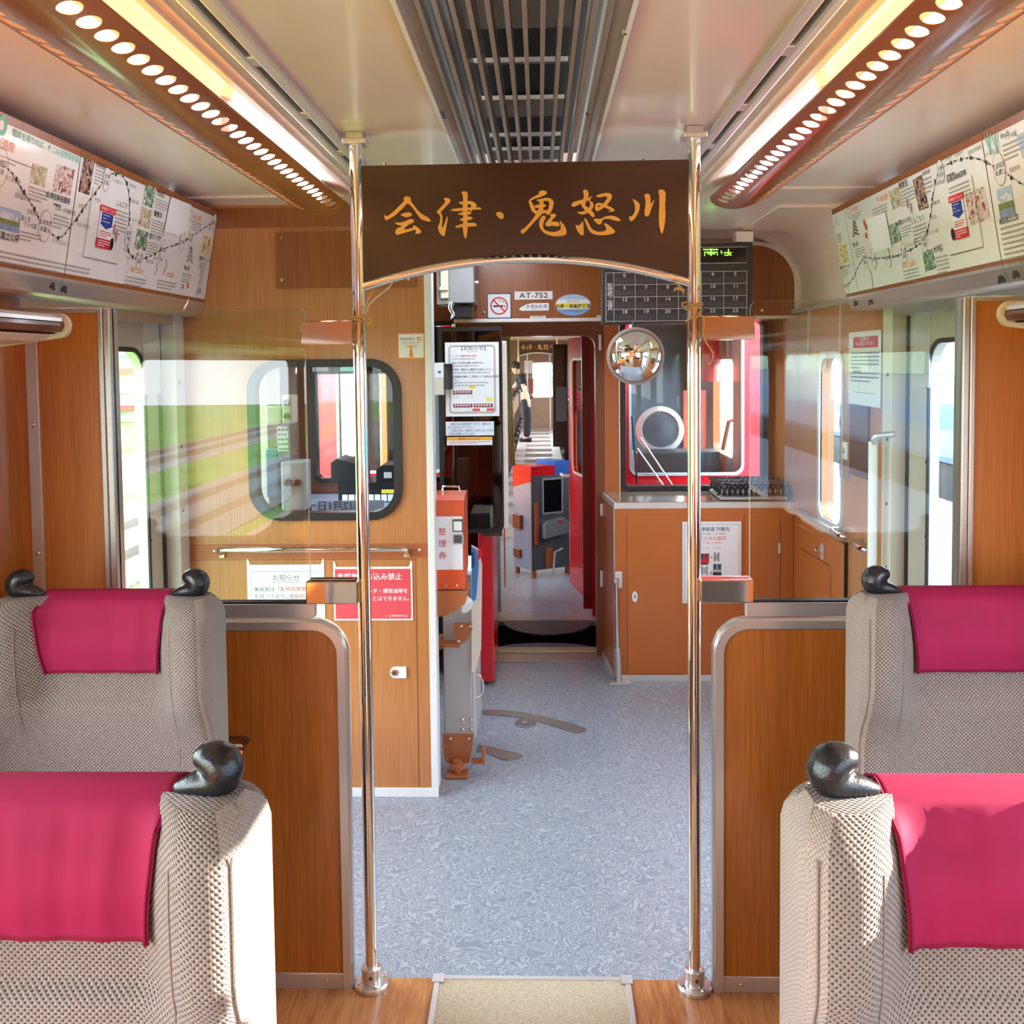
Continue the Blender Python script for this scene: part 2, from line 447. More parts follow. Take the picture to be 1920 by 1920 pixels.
# ------------------------------------------------------------------ floor and ceiling
struct(MB().box((XL, 2.375, -.05), (XR, 5.16, 0)), 'floor', VIN, label='blue grey patterned vinyl floor of the entrance area')
struct(MB().box((XL, -4, -.05), (XR, 2.375, 0)), 'floor', WFL, label='orange brown wood floor of the seating area')
t = thing('carpet_runner', 'beige carpet runner with aluminium edge strips along the aisle', 'carpet runner', (XC, 2.3, 0))
x0, x1 = -.285, .219
MB().box((x0+.014, -3.8, .0005), (x1-.014, 2.362, .006)).build('carpet', CARP, t)
for a in (x0, x1-.014): MB().box((a, -3.8, .0005), (a+.014, 2.376, .009), bev=.002).build('edge_strip', ALUW, t)
MB().box((x0, 2.362, .0005), (x1, 2.376, .009), bev=.002).build('edge_strip', ALUW, t)
for a in (x0-.006, x1-.024): MB().box((a, 2.345, .009), (a+.03, 2.378, .012), bev=.002).build('corner_clip', ALUW, t)

# ceiling panels, symmetrical about the car's middle
for s in (-1, 1):
    X = lambda d: XC + s*d
    struct(MB().box((X(.186), -4, CZ), (X(.455), 3.25, CZ+.03)), 'ceiling', CREAM, label='flat cream ceiling panel between vent and %s slot rail' % ('left' if s < 0 else 'right'))
    struct(MB().extr([(X(.575), 2.158), (X(.735), 2.200), (X(.79), CZ+.012), (X(1.30), CZ+.012), (X(1.30), 2.27), (X(.575), 2.27)], -4, 3.25), 'ceiling', CREAM, label='cream ceiling over the %s lamp' % ('left' if s < 0 else 'right'))
    b = MB()
    for q in ((.452, .478, 2.150, 2.18), (.490, .511, 2.148, 2.18)):
        b.box((X(q[0]), -4, q[2]), (X(q[1]), 3.30, q[3]), bev=.004)
    struct(b, 'trim_1', ALUW, label='pale slotted rail along the %s side of the ceiling' % ('left' if s < 0 else 'right'))
    b = MB().box((X(.476), -4, 2.172), (X(.492), 3.3, 2.19))
    struct(b, 'trim_2', BLKG, label='dark air slot in the %s ceiling rail' % ('left' if s < 0 else 'right'))
    b = MB()
    y = -3.6
    while y < 3.2:
        b.box((X(.474), y, 2.151), (X(.494), y+.05, 2.178), bev=.003); y += .38
    struct(b, 'trim_3', ALUW, label='bridges across the %s air slot' % ('left' if s < 0 else 'right'))
    b = MB()
    b.extr([(X(.511), 2.19), (X(.511), 2.156), (X(.530), 2.154), (X(.531), 2.150), (X(.534), 2.150), (X(.535), 2.154), (X(.556), 2.155), (X(.558), 2.150), (X(.574), 2.151), (X(.577), 2.158), (X(.577), 2.19)], -4, 3.3)
    struct(b, 'trim_4', CREAMM, label='moulded cream strip beside the %s slot rail' % ('left' if s < 0 else 'right'))
b = MB().box((XL, 3.25, CZ+.007), (XC, YW+.03, CZ+.03)).box((XC, 3.25, CZ+.007), (XR, 4.24, CZ+.03)).box((XC-.19, 2.952, CZ), (XC+.19, 3.26, CZ+.13)).box((XC-.58, 3.24, CZ+.005), (XC+.58, 3.30, CZ+.03))
struct(b, 'ceiling', CREAM, label='cream ceiling of the entrance area')
# soffit over the cab counter with a rounded corner at the right
pr = [(-.42, 2.2), (-.42, 2.195), (1.02, 2.195)]
pr += [(1.02+.25*math.sin(a), 1.945+.25*math.cos(a)) for a in [PI/2*i/10 for i in range(1, 11)]] + [(1.27, 1.83), (1.30, 1.83), (1.30, 2.25), (-.42, 2.25)]
struct(MB().extr(pr, 4.24, 4.76), 'ceiling', CREAM, label='cream soffit with rounded corner above the cab counter')
pr = [(.9, CZ)] + [(1.06+.2*math.sin(a), 1.965+.2*math.cos(a)) for a in [PI/2*i/10 for i in range(11)]] + [(1.26, 1.83), (1.30, 1.83), (1.30, 2.24), (.9, 2.24)]
struct(MB().extr(pr, 3.60, 4.24), 'ceiling', CREAM, label='rounded cream cornice above the right cab wall')

struct(MB().box((XL, YW+.03, CZ+.004), (-.42, 5.12, CZ+.06)), 'ceiling', CREAM, label='cream ceiling of the driving cab')
struct(MB().box((-.42, 4.74, 2.17), (1.30, 5.12, 2.24)), 'ceiling', CREAM, label='cream ceiling behind the bulkhead')
# ceiling vent with long fins
t = thing('ceiling_vent', 'long silver ceiling vent with dark grille between fins', 'vent', (XC, 1.5, CZ))
MB().box((XC-.19, -2, 2.24), (XC+.19, 2.95, 2.29)).build('duct', mat('vent_black', '#0c0c0d', .8), t)
hw = .184
for s in (-1, 1):
    b = MB(); X = lambda d: XC + s*d
    b.extr([(X(hw+.008), CZ-.002), (X(hw+.008), CZ-.012), (X(hw-.012), CZ-.012), (X(hw-.03), CZ-.004), (X(hw-.034), CZ+.03), (X(hw+.008), CZ+.03)], -2, 2.95)
    b.build('side_rail', VENTM, t)
    MB().box((X(hw-.002), -2, CZ-.016), (X(hw+.006), 2.95, CZ-.011)).build('edge_bead', WHT, t)
for d in (-.150, -.124, -.098, -.072, -.043, -.014, .014, .043, .072, .098, .124, .150):
    b = MB().box((XC+d-.002, -2, 2.156), (XC+d+.002, 2.95, 2.215)).box((XC+d-.004, -2, 2.150), (XC+d+.004, 2.95, 2.157), bev=.001); b.build('fin', VENTM, t)
for ya, yb in ((-1.2, -1.0), (-.5, -.3), (.2, .4), (.9, 1.1), (1.60, 1.80), (2.28, 2.44), (2.82, 2.95)):
    MB().box((XC-.10, ya, 2.222), (XC+.10, yb, 2.232)).build('baffle_plate', GRY, t)
for y in (-.8, -.1, .6, 1.40, 1.98, 2.62): MB().box((XC-.10, y, 2.216), (XC+.10, y+.014, 2.226)).build('cross_bar', GRY, t)
for (x, y) in ((1103, 212), (1172, 60)):
    p = at(x, y, 'Z', CZ-.012); MB().lathe([(.006, 0), (.006, -.002), (.004, -.004)], p, (0, 0, 1), 12).build('screw', CHR, t)
p = at(829, 205, 'Z', CZ)
MB().box((p.x-.004, p.y-.03, CZ-.014), (p.x+.006, p.y+.03, CZ-.001), bev=.002).build('clip', DGR, t)

# ------------------------------------------------------------------ lamps with two rows of round holes
def lamp(s, label):
    xm = XC + s*.66; Y0, Y1 = .55, 3.0; hwid = .088
    t = thing('ceiling_lamp', label, 'lamp', (xm, 1.8, 2.06), 'long ceiling lamps')
    def P(u, y): return V((xm + u, y, 2.080 + .024*(abs(u)/hwid)**2))
    b = MB()
    pitch = .0555; ny = int((Y1-Y0)/pitch); pitch = (Y1-Y0)/ny
    ys = sorted({round(Y0 + (k+.5)*pitch + pitch/2*q, 6) for k in range(ny) for q in (-1, -math.tan(math.radians(27)), -math.tan(math.radians(9)), math.tan(math.radians(9)), math.tan(math.radians(27)), 1)})
    for a, c in [(-hwid, -.078), (-.032, .032), (.078, hwid)]:          # plain strips of the trough
        n = 5
        for i in range(n):
            u0, u1 = a + (c-a)*i/n, a + (c-a)*(i+1)/n; vs = []
            for y in ys: vs += [P(u0, y), P(u1, y)]
            b.add(vs, [[2*j, 2*j+2, 2*j+3, 2*j+1] for j in range(len(ys)-1)])
    for uc in (-.055, .055):                                            # perforated strips
        for k in range(ny):
            yc = Y0 + (k+.5)*pitch; N = 20; vs = []
            for i in range(N):
                a = 2*PI*(i+.5)/N; ca, sa = math.cos(a), math.sin(a); q = 1/max(abs(ca), abs(sa)); vs.append(P(uc + .023*ca*q, yc + pitch/2*sa*q))
            for i in range(N):
                a = 2*PI*(i+.5)/N; vs.append(P(uc + .0165*math.cos(a), yc + .0215*math.sin(a)))
            b.add(vs, [[i, N+i, N+(i+1) % N, (i+1) % N] for i in range(N)])
    # rounded nose
    n = 14; m = 10; vs = []; fs = []
    for j in range(m+1):
        g = j/m
        for i in range(n+1):
            u = -hwid + 2*hwid*i/n; e = math.sqrt(max(0, 1-(u/hwid)**2))*.17
            y = Y1 + e*g; p = P(u, y); p.z += (2.118-p.z)*g**4*.9; vs.append(p)
    fs = [[j*(n+1)+i, (j+1)*(n+1)+i, (j+1)*(n+1)+i+1, j*(n+1)+i+1] for j in range(m) for i in range(n)]
    b.add(vs, fs)
    sh = b.build('lamp_shade', LAMPB, t)
    bm = bmesh.new(); bm.from_mesh(sh.data); bmesh.ops.remove_doubles(bm, verts=bm.verts, dist=.0002); bmesh.ops.recalc_face_normals(bm, faces=bm.faces)
    if sum(f.normal.z for f in bm.faces) > 0: bmesh.ops.reverse_faces(bm, faces=bm.faces)
    bmesh.ops.solidify(bm, geom=list(bm.faces), thickness=.0014)
    for f in bm.faces: f.smooth = True
    for e in bm.edges:
        if len(e.link_faces) != 2 or e.calc_face_angle(0) > .5: e.smooth = False
    bm.to_mesh(sh.data); bm.free()
    for q in (-1, 1):
        MB().tube([(xm+q*hwid, Y0, 2.106), (xm+q*hwid, Y1, 2.106)], .003, 8).build('rim', LAMPB, t)
    # tubes
    MB().cyl((xm, Y0, 2.130), (xm, 2.03, 2.130), .012, 14).build('warm_tube', TUBEW, t)
    MB().cyl((xm, 2.09, 2.130), (xm, 2.96, 2.130), .012, 14).build('cool_tube', TUBEC, t)
    for y in (2.035, 2.965): MB().box((xm-.017, y, 2.10), (xm+.017, y+.05, 2.235)).build('tube_holder', WHT, t)
    return t
lamp(-1, 'long brown perforated lamp left of the ceiling vent')
lamp(1, 'long brown perforated lamp right of the ceiling vent')
# ------------------------------------------------------------------ side walls of the seating area with windows behind the viewer
def side_wall(x, s, name, wins, y0, y1, m, z1=2.2, label=''):
    fr = Fr((x, 0, 0), (0, -s, 0), (0, 0, 1))            # s=+1: right wall (faces -X)
    holes = [rrect(*sorted((-s*a, -s*b))[:1], za, sorted((-s*a, -s*b))[1], zb, .06) for a, b, za, zb in wins]
    b = MB().prism(fr, rect(min(-s*y0, -s*y1), 0, max(-s*y0, -s*y1), z1), .05, m, holes)
    return struct(b, name, label=label)
WINS = [(-3.7, -2.2, .82, 1.62), (-2.0, -.55, .82, 1.62), (-.4, 1.62, .82, 1.62)]
side_wall(XL, -1, 'wall_left', WINS, -4, YP, WP, label='wood panelled left side wall beside the seats')
side_wall(XR, 1, 'wall_right', WINS, -4, YP, WP, label='wood panelled right side wall beside the seats')
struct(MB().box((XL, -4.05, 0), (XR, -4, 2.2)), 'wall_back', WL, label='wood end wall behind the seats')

# ------------------------------------------------------------------ partitions of wood and glass
def partition(s, label):
    # s -1 left, +1 right ; d = distance from the middle line
    X = lambda d: XC + s*d
    de = .463 if s < 0 else .463
    dW = abs((XL if s < 0 else XR) - XC)
    t = thing('partition', label, 'partition', (X(.8), YP, 0))
    fr = Fr((XC, YP-.014, 0), (1, 0, 0), (0, 0, 1))
    def R(a, c, z0, z1, rtop): # rect between distances with rounded inner top corner
        u0, u1 = sorted((s*a, s*c)); r = (0, 0, 0, rtop) if s > 0 else (0, 0, rtop, 0)
        return rrect(u0, z0, u1, z1, r)
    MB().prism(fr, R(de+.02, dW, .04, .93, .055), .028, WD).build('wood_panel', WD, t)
    # metal edge running up the inner side and along the top
    path = []
    r = .075; c = (s*(de+.008+r), .945-r)
    path = [V((XC+s*(de+.008), YP, 0.0))]
    for i in range(9):
        a = PI - PI/2*i/8; path.append(V((XC + s*(de+.008+r+r*math.cos(a)), YP, .945-r+r*math.sin(a))))
    path.append(V((X(dW), YP, .945)))
    b = MB(); pts = path
    prof = [(-.012, -.02), (.008, -.02), (.014, -.012), (.014, .012), (.008, .02), (-.012, .02)]
    vs = []; fs = []; n = len(prof)
    for i, p in enumerate(pts):
        d = (pts[min(i+1, len(pts)-1)] - pts[max(i-1, 0)]).normalized()
        nn = V((-d.z, 0, d.x)) if s > 0 else V((d.z, 0, -d.x))
        if (nn.z < 0) or (abs(nn.z) < 1e-3 and nn.x*s > 0): nn = -nn
        for (a, q) in prof: vs.append(p + nn*a + V((0, q, 0)))
    for i in range(len(pts)-1):
        for k in range(n): fs.append([i*n+k, i*n+(k+1) % n, (i+1)*n+(k+1) % n, (i+1)*n+k])
    b.add(vs, fs).build('metal_edge', ALU, t, smooth=True, ang=35)
    b = MB().box((X(de+.02), YP-.017, 0), (X(dW), YP+.017, .042), bev=.002)
    k = b.build('kick_plate', ALU, t)
    MB().lathe([(.005, 0), (.005, .002), (.003, .003)], (X(de+.065), YP-.017, .021), (0, -1, 0), 10).build('screw', CHR, k)
    # glass channel and pane
    d0 = .538; d1 = 1.034 if s < 0 else 1.05
    b = MB().box((X(d0), YP-.013, .962), (X(d1+.01), YP+.013, 1.0), bev=.003)
    ch = b.build('glass_channel', ALU, t)
    MB().box((X(d0), YP-.0135, .998), (X(d1), YP+.0135, 1.003)).build('seal', BLK, ch)
    fg = Fr((XC, YP-.004, 0), (1, 0, 0), (0, 0, 1))
    MB().prism(fg, R(.55, d1, 1.0, 1.743, .02), .008, GLS, side=GLE).build('glass_pane', GLS, t)
    # tall wood panel beside the wall
    d2 = 1.034 if s < 0 else 1.058
    MB().box((X(d2+.03), YP-.014, .95), (X(dW), YP+.014, 1.735)).build('tall_panel', WP, t)
    b = MB().box((X(d2), YP-.02, .95), (X(d2+.017), YP+.03, 1.745), bev=.003).box((X(d2+.018), YP-.02, .95), (X(d2+.032), YP+.016, 1.745), bev=.003)
    b.box((X(d2+.018), YP-.018, 1.733), (X(dW), YP+.016, 1.747), bev=.003)
    b.build('panel_trim', ALU, t)
    b = MB().box((X(dW-.058), YP-.019, .95), (X(dW-.028), YP-.013, 1.735), bev=.001)
    if s < 0:
        st = b.build('screw_strip', ALU, t)
        for z in (1.455, 1.13): MB().lathe([(.006, 0), (.006, .002), (.003, .005)], (X(dW-.043), YP-.019, z), (0, -1, 0), 10).build('screw', CHR, st)
    return t
partition(-1, 'waist high wood and glass partition on the left of the aisle')
partition(1, 'waist high wood and glass partition on the right of the aisle')

# folding drink holder on the left partition
t = thing('drink_holder', 'small brown fold-out drink holder on the left wood partition', 'drink holder', at(440, 1400, 'Y', YP-.02))
f1 = lambda x, y, d: at(x, y, 'Y', YP-d)
MB().tube([f1(404, 1384, .02), f1(462, 1384, .02), f1(464, 1392, .02)], .004, 8).tube([f1(464, 1388, .02), f1(440, 1428, .11), f1(404, 1430, .11)], .006, 8).build('holder_frame', mat('holder_brown', '#5c2c20', .3), t, smooth=True)
MB().tube([f1(404, 1399, .055), f1(452, 1398, .055), f1(457, 1404, .055)], .004, 8).build('cross_bar', OFFW, t, smooth=True)

# ------------------------------------------------------------------ poles, brackets, arch and hanging sign
for s, xb in ((-1, -.446), (1, .381)):
    sd = 'left' if s < 0 else 'right'
    t = thing('grab_pole', 'tall chrome pole at the %s end of the hanging sign' % sd, 'pole', (xb, YP, 0), 'chrome poles beside the aisle')
    MB().cyl((xb, YP, .03), (xb, YP, CZ-.02), .0165, 24).build('pole', CHR, t, smooth=True, ang=50)
    MB().lathe([(.044, 0), (.044, .008), (.040, .012), (.026, .013), (.0255, .05), (.023, .053), (.018, .053)], (xb, YP, .001), (0, 0, 1), 28).build('floor_flange', ALU, t, smooth=True, ang=35)
    for a in range(4):
        MB().lathe([(.0055, 0), (.0055, .003), (.003, .005)], (xb+.034*math.cos(.5+a*PI/2), YP+.034*math.sin(.5+a*PI/2), .012), (0, 0, 1), 10).build('screw', CHR, t)
    MB().lathe([(.005, 0), (.005, .002), (.003, .002)], (xb+.002, YP-.0255, .035), (0, -1, 0), 10).build('screw', DGR, t)
    MB().box((xb-.029, YP-.03, CZ-.030), (xb+.029, YP+.03, CZ-.016), bev=.003).box((xb-.02, YP-.02, CZ-.016), (xb+.02, YP+.02, CZ-.001)).build('ceiling_bracket', ALU, t)
    for z0, z1, nm in ((1.648, 1.706, 'upper'), (1.0, 1.057, 'lower')):
        x0, x1 = sorted((xb + s*.012, XC + s*.556))
        b = MB().box((x0, YP-.026, z0), (x1, YP-.006, z1), bev=.0025).box((x0, YP+.006, z0), (x1, YP+.026, z1), bev=.0025).box((x0, YP-.006, z0+.004), (x0+.05 if s > 0 else x0+.1, YP+.006, z1-.004))
        b.build('glass_clamp', CHR, t)
    # thin vertical strip of the glass edge beside the pole
t = thing('hanging_sign', 'dark brown hanging sign with gold brush lettering between the poles', 'sign', (XC, YP, 1.95))
xa, xb_ = -.432, .369
def arc_z(x): return 1.798 + .064*(1-((x-XC)/.402)**2)
arcp = [(xa+(xb_-xa)*i/30, arc_z(xa+(xb_-xa)*i/30)) for i in range(31)]
SIGNB = mat('sign_board', '#40220a', .3, var=.12, vscale=(2, 2, 3), spec=.6)
fs_ = front(YP-.005)
MB().prism(fs_, arcp + [(xb_, 2.087), (xa, 2.085)], .010, SIGNB).build('board', SIGNB, t)
b = MB().tube([V((x, YP, z-.008)) for x, z in [(arcp[0][0]-.004, arcp[0][1]-.001)] + arcp + [(arcp[-1][0]+.004, arcp[-1][1]-.001)]], .0115, 14)
b.build('arch_rail', CHR, t, smooth=True, ang=60)
for x in (-.375, -.05, .26): MB().cyl((x, YP, 2.084), (x, YP, 2.092), .004, 8).build('pin', CHR, t)
SA = [
[(385,290),(410,268),(440,262),(470,270),(485,295),(478,320),(520,370),(560,430),(610,480),(660,510),(710,535),(742,575),(735,588),(690,585),(640,570),(600,545),(565,495),(520,430),(470,370),(438,350),(400,395),(340,455),(280,510),(220,545),(170,575),(150,555),(138,520),(145,502),(165,515),(190,515),(240,475),(300,420),(350,370),(400,320)],
[(345,500),(390,480),(440,470),(480,472),(502,492),(490,515),(450,530),(420,535),(385,518)],
[(272,598),(300,600),(340,602),(400,590),(450,562),(490,552),(520,565),(528,585),(510,605),(470,615),(430,645),(385,690),(440,685),(500,672),(512,655),(515,632),(540,640),(580,668),(610,700),(620,722),(600,740),(560,748),(535,735),(550,715),(545,695),(530,690),(500,705),(440,720),(380,740),(320,758),(290,750),(280,725),(290,690),(320,665),(380,650),(345,635),(310,630)],
[(900,285),(940,282),(975,288),(995,315),(985,345),(950,375),(900,435),(862,468),(885,490),(892,540),(888,600),(878,668),(895,660),(920,600),(948,515),(958,530),(955,580),(940,640),(930,720),(912,780),(890,770),(850,735),(830,665),(835,645),(855,600),(862,540),(855,500),(830,485),(812,465),(840,430),(890,380),(930,330)],
[(1130,210),(1165,195),(1205,205),(1215,230),(1212,330),(1212,400),(1212,500),(1210,600),(1215,680),(1205,760),(1190,812),(1175,800),(1155,730),(1150,650),(1155,560),(1152,480),(1150,400),(1155,320),(1152,250)],
[(1090,335),(1150,330),(1210,325),(1260,322),(1300,340),(1335,375),(1320,400),(1290,405),(1275,440),(1255,460),(1235,440),(1258,400),(1258,375),(1245,365),(1200,368),(1140,370),(1110,355)],
[(980,435),(1050,420),(1150,408),(1260,405),(1370,402),(1395,425),(1390,435),(1300,432),(1200,440),(1100,455),(1030,455)],
[(1072,492),(1150,465),(1230,450),(1265,470),(1258,490),(1200,505),(1140,503)],
[(1098,560),(1170,535),(1230,520),(1280,535),(1275,555),(1200,575),(1140,580)],
[(1045,655),(1110,625),(1200,605),(1300,600),(1335,625),(1325,650),(1200,652),(1100,665),(1060,668)],
[(1575,480),(1600,462),(1640,462),(1675,490),(1680,525),(1660,558),(1635,555),(1605,530),(1580,500)]]
SB = [
[(295,178),(345,162),(380,170),(398,192),(370,218),(310,242),(240,262),(200,290),(188,280),(210,255),(270,220),(310,200)],
[(190,275),(215,285),(245,330),(262,380),(275,395),(300,400),(290,440),(245,420),(215,385),(200,335),(188,300)],
[(270,268),(330,258),(390,245),(440,255),(470,285),(465,340),(445,400),(420,435),(385,440),(395,400),(415,350),(420,300),(410,285),(370,280),(320,280),(285,285)],
[(305,270),(355,270),(355,330),(352,390),(330,440),(300,470),(250,520),(200,575),(150,630),(120,655),(100,635),(98,610),(130,598),(180,550),(230,490),(270,430),(300,380),(310,320)],
[(250,330),(330,320),(380,320),(385,345),(330,360),(260,362)],
[(262,392),(330,385),(410,385),(430,410),(380,420),(290,425)],
[(345,445),(385,455),(370,490),(350,540),(352,590),(385,618),(450,632),(510,625),(550,600),(548,560),(530,495),(565,525),(600,575),(618,630),(605,665),(550,680),(470,680),(400,665),(345,630),(310,580),(303,530),(318,480)],
[(418,440),(450,425),(490,428),(500,445),(470,480),(435,512),(470,515),(505,512),(535,535),(535,560),(510,572),(465,558),(400,572),(375,555),(372,535),(400,505),(430,470),(440,455)],
[(795,160),(825,152),(855,170),(865,215),(850,260),(820,320),(830,340),(880,370),(920,420),(935,450),(915,470),(895,455),(870,430),(820,385),(785,345),(775,320),(800,270),(810,220)],
[(850,255),(880,235),(905,220),(885,255),(870,285),(895,285),(915,310),(918,345),(890,390),(850,420),(800,437),(760,430),(725,405),(760,405),(800,400),(850,375),(880,335),(878,300),(860,285)],
[(668,320),(690,295),(760,275),(830,255),(870,250),(850,280),(780,310),(730,335),(690,352),(672,340)],
[(935,225),(990,205),(1060,190),(1105,195),(1128,220),(1120,260),(1090,300),(1050,345),(1000,380),(955,400),(938,385),(932,360),(975,355),(1020,320),(1060,270),(1075,235),(1040,230),(980,245)],
[(930,350),(940,315),(980,300),(1030,318),(1090,340),(1140,365),(1158,390),(1140,402),(1070,407),(1110,390),(1095,378),(1030,350),(985,328),(965,340),(960,365),(940,375)],
[(710,545),(740,560),(765,550),(800,500),(803,560),(808,640),(805,665),(785,672),(750,645),(725,600)],
[(810,470),(840,490),(865,540),(890,590),(930,620),(1000,632),(1055,615),(1062,590),(1025,525),(1080,545),(1130,590),(1162,625),(1150,645),(1080,665),(1000,670),(920,660),(870,625),(840,560),(815,500)],
[(912,485),(960,480),(1000,485),(1040,460),(1090,447),(1150,450),(1200,475),(1225,500),(1215,510),(1160,507),(1100,485),(1040,485),(1015,500),(1010,530),(990,550),(960,540),(930,510)],
[(1350,255),(1390,275),(1430,305),(1440,345),(1425,405),(1390,470),(1345,517),(1325,505),(1310,455),(1335,460),(1370,430),(1385,380),(1380,320),(1365,285)],
[(1488,208),(1520,198),(1550,210),(1558,250),(1558,320),(1575,300),(1602,255),(1590,310),(1565,370),(1545,440),(1525,458),(1500,452),(1488,430),(1490,390),(1500,330),(1500,270),(1490,235)],
[(1635,180),(1665,152),(1700,155),(1728,185),(1725,270),(1720,340),(1727,430),(1715,560),(1695,640),(1685,652),(1670,635),(1650,530),(1650,430),(1655,330),(1655,240),(1655,200)]]
STROKES = [[fs_.px(700+x*.145833, 330+y*.145833) for x, y in p] for p in SA] + [[fs_.px(960+x*.166667, 330+y*.166667) for x, y in p] for p in SB]
STROKES = [chaikin(p) for p in STROKES]
def grow(p, d):
    n = len(p); ar = sum(p[i][0]*p[(i+1) % n][1]-p[(i+1) % n][0]*p[i][1] for i in range(n)); sg = 1 if ar > 0 else -1; out = []
    for i in range(n):
        a, c = V(p[i-1]), V(p[(i+1) % n]); e = (c-a)
        e = e.normalized() if e.length > 1e-9 else V((1, 0)); out.append((p[i][0]+e.y*d*sg, p[i][1]-e.x*d*sg))
    return out
b = MB()
for i, p in enumerate(STROKES): b.prism(fs_, p, .0012, GOLD, h=.0020+i*.00003)
for i, p in enumerate(STROKES): b.flat(fs_, grow(p, .0016), INK, h=.0003+i*.00001)
b.build('lettering', GOLD, t)

TW = mat('twine', '#c69a62', .9, var=.2, vscale=(200, 200, 200), spec=.1)
t = thing('twine', 'brown twine knotted round the left pole', 'twine', (-.45, YP, 1.72))
b = MB(); c = V((-.4475, YP, 0))
def loop(b, c, z, r, tilt=0, n=20, w=.0028):
    b.tube([V((c.x+r*math.cos(2*PI*i/n), c.y+r*math.sin(2*PI*i/n), z+tilt*math.cos(2*PI*i/n))) for i in range(n)], w, 6, closed=True)
loop(b, c, 1.716, .0195, .003); loop(b, c, 1.707, .0195, -.004); loop(b, c, 1.711, .02, .006)
b.build('loops', TW, t, smooth=True)
q = lambda x, y, d=.022: at(x, y, 'Y', YP-d)
b = MB()
for P in ([(684, 596), (694, 600), (692, 610)], [(686, 590), (697, 598), (697, 606)], [(680, 598), (690, 604), (687, 612)]): b.tube(cat([q(*p) for p in P], 4), .0022, 6)
b.build('frayed_ends', TW, t, smooth=True)
b = MB().tube(cat([q(686, 590), q(688, 568), q(695, 552), q(700, 546)], 5), .003, 6); b.build('loose_end', TW, t, smooth=True)
o = MB().tube(cat([q(689, 585), q(692, 572), q(708, 556), q(728, 540), q(738, 526, .004)], 6), .0016, 6).build('cord', mat('white_cord', '#cfc6bc', .7), smooth=True)
tag(o, 'thin white cord from the left pole up to the arch', 'cord')
t = thing('twine', 'brown twine with a long dangling end on the right pole', 'twine', (.38, YP, 1.70))
c = V((.381, YP, 0)); b = MB()
loop(b, c, 1.735, .0195, .004); loop(b, c, 1.729, .020, .005); loop(b, c, 1.708, .0195, .013)
b.build('loops', TW, t, smooth=True)
b = MB().tube(cat([q(1300, 597, .02), q(1315, 592, .03), q(1320, 600, .03), q(1318, 622, .03), q(1323, 640, .03), q(1336, 660, .03), q(1337, 672, .03), q(1330, 684, .03)], 6), .0022, 6)
b.sphere(q(1331, 682, .03), .0045, 6); b.build('dangling_end', TW, t, smooth=True)
b = MB().tube(cat([q(1284, 577, .02), q(1279, 572, .025), q(1281, 568, .03), q(1290, 566, .02)], 5), .0024, 6); b.build('loose_loop', TW, t, smooth=True)
b = MB()
for P in ([(1264, 541), (1272, 540), (1284, 544)], [(1263, 545), (1272, 542), (1283, 547)], [(1281, 552), (1282, 546), (1274, 536), (1262, 526)]): b.tube(cat([q(*p) for p in P], 5), .002, 6)
o = b.build('twine', TW, smooth=True); tag(o, 'frayed twine scrap hanging under the right end of the arch', 'twine')

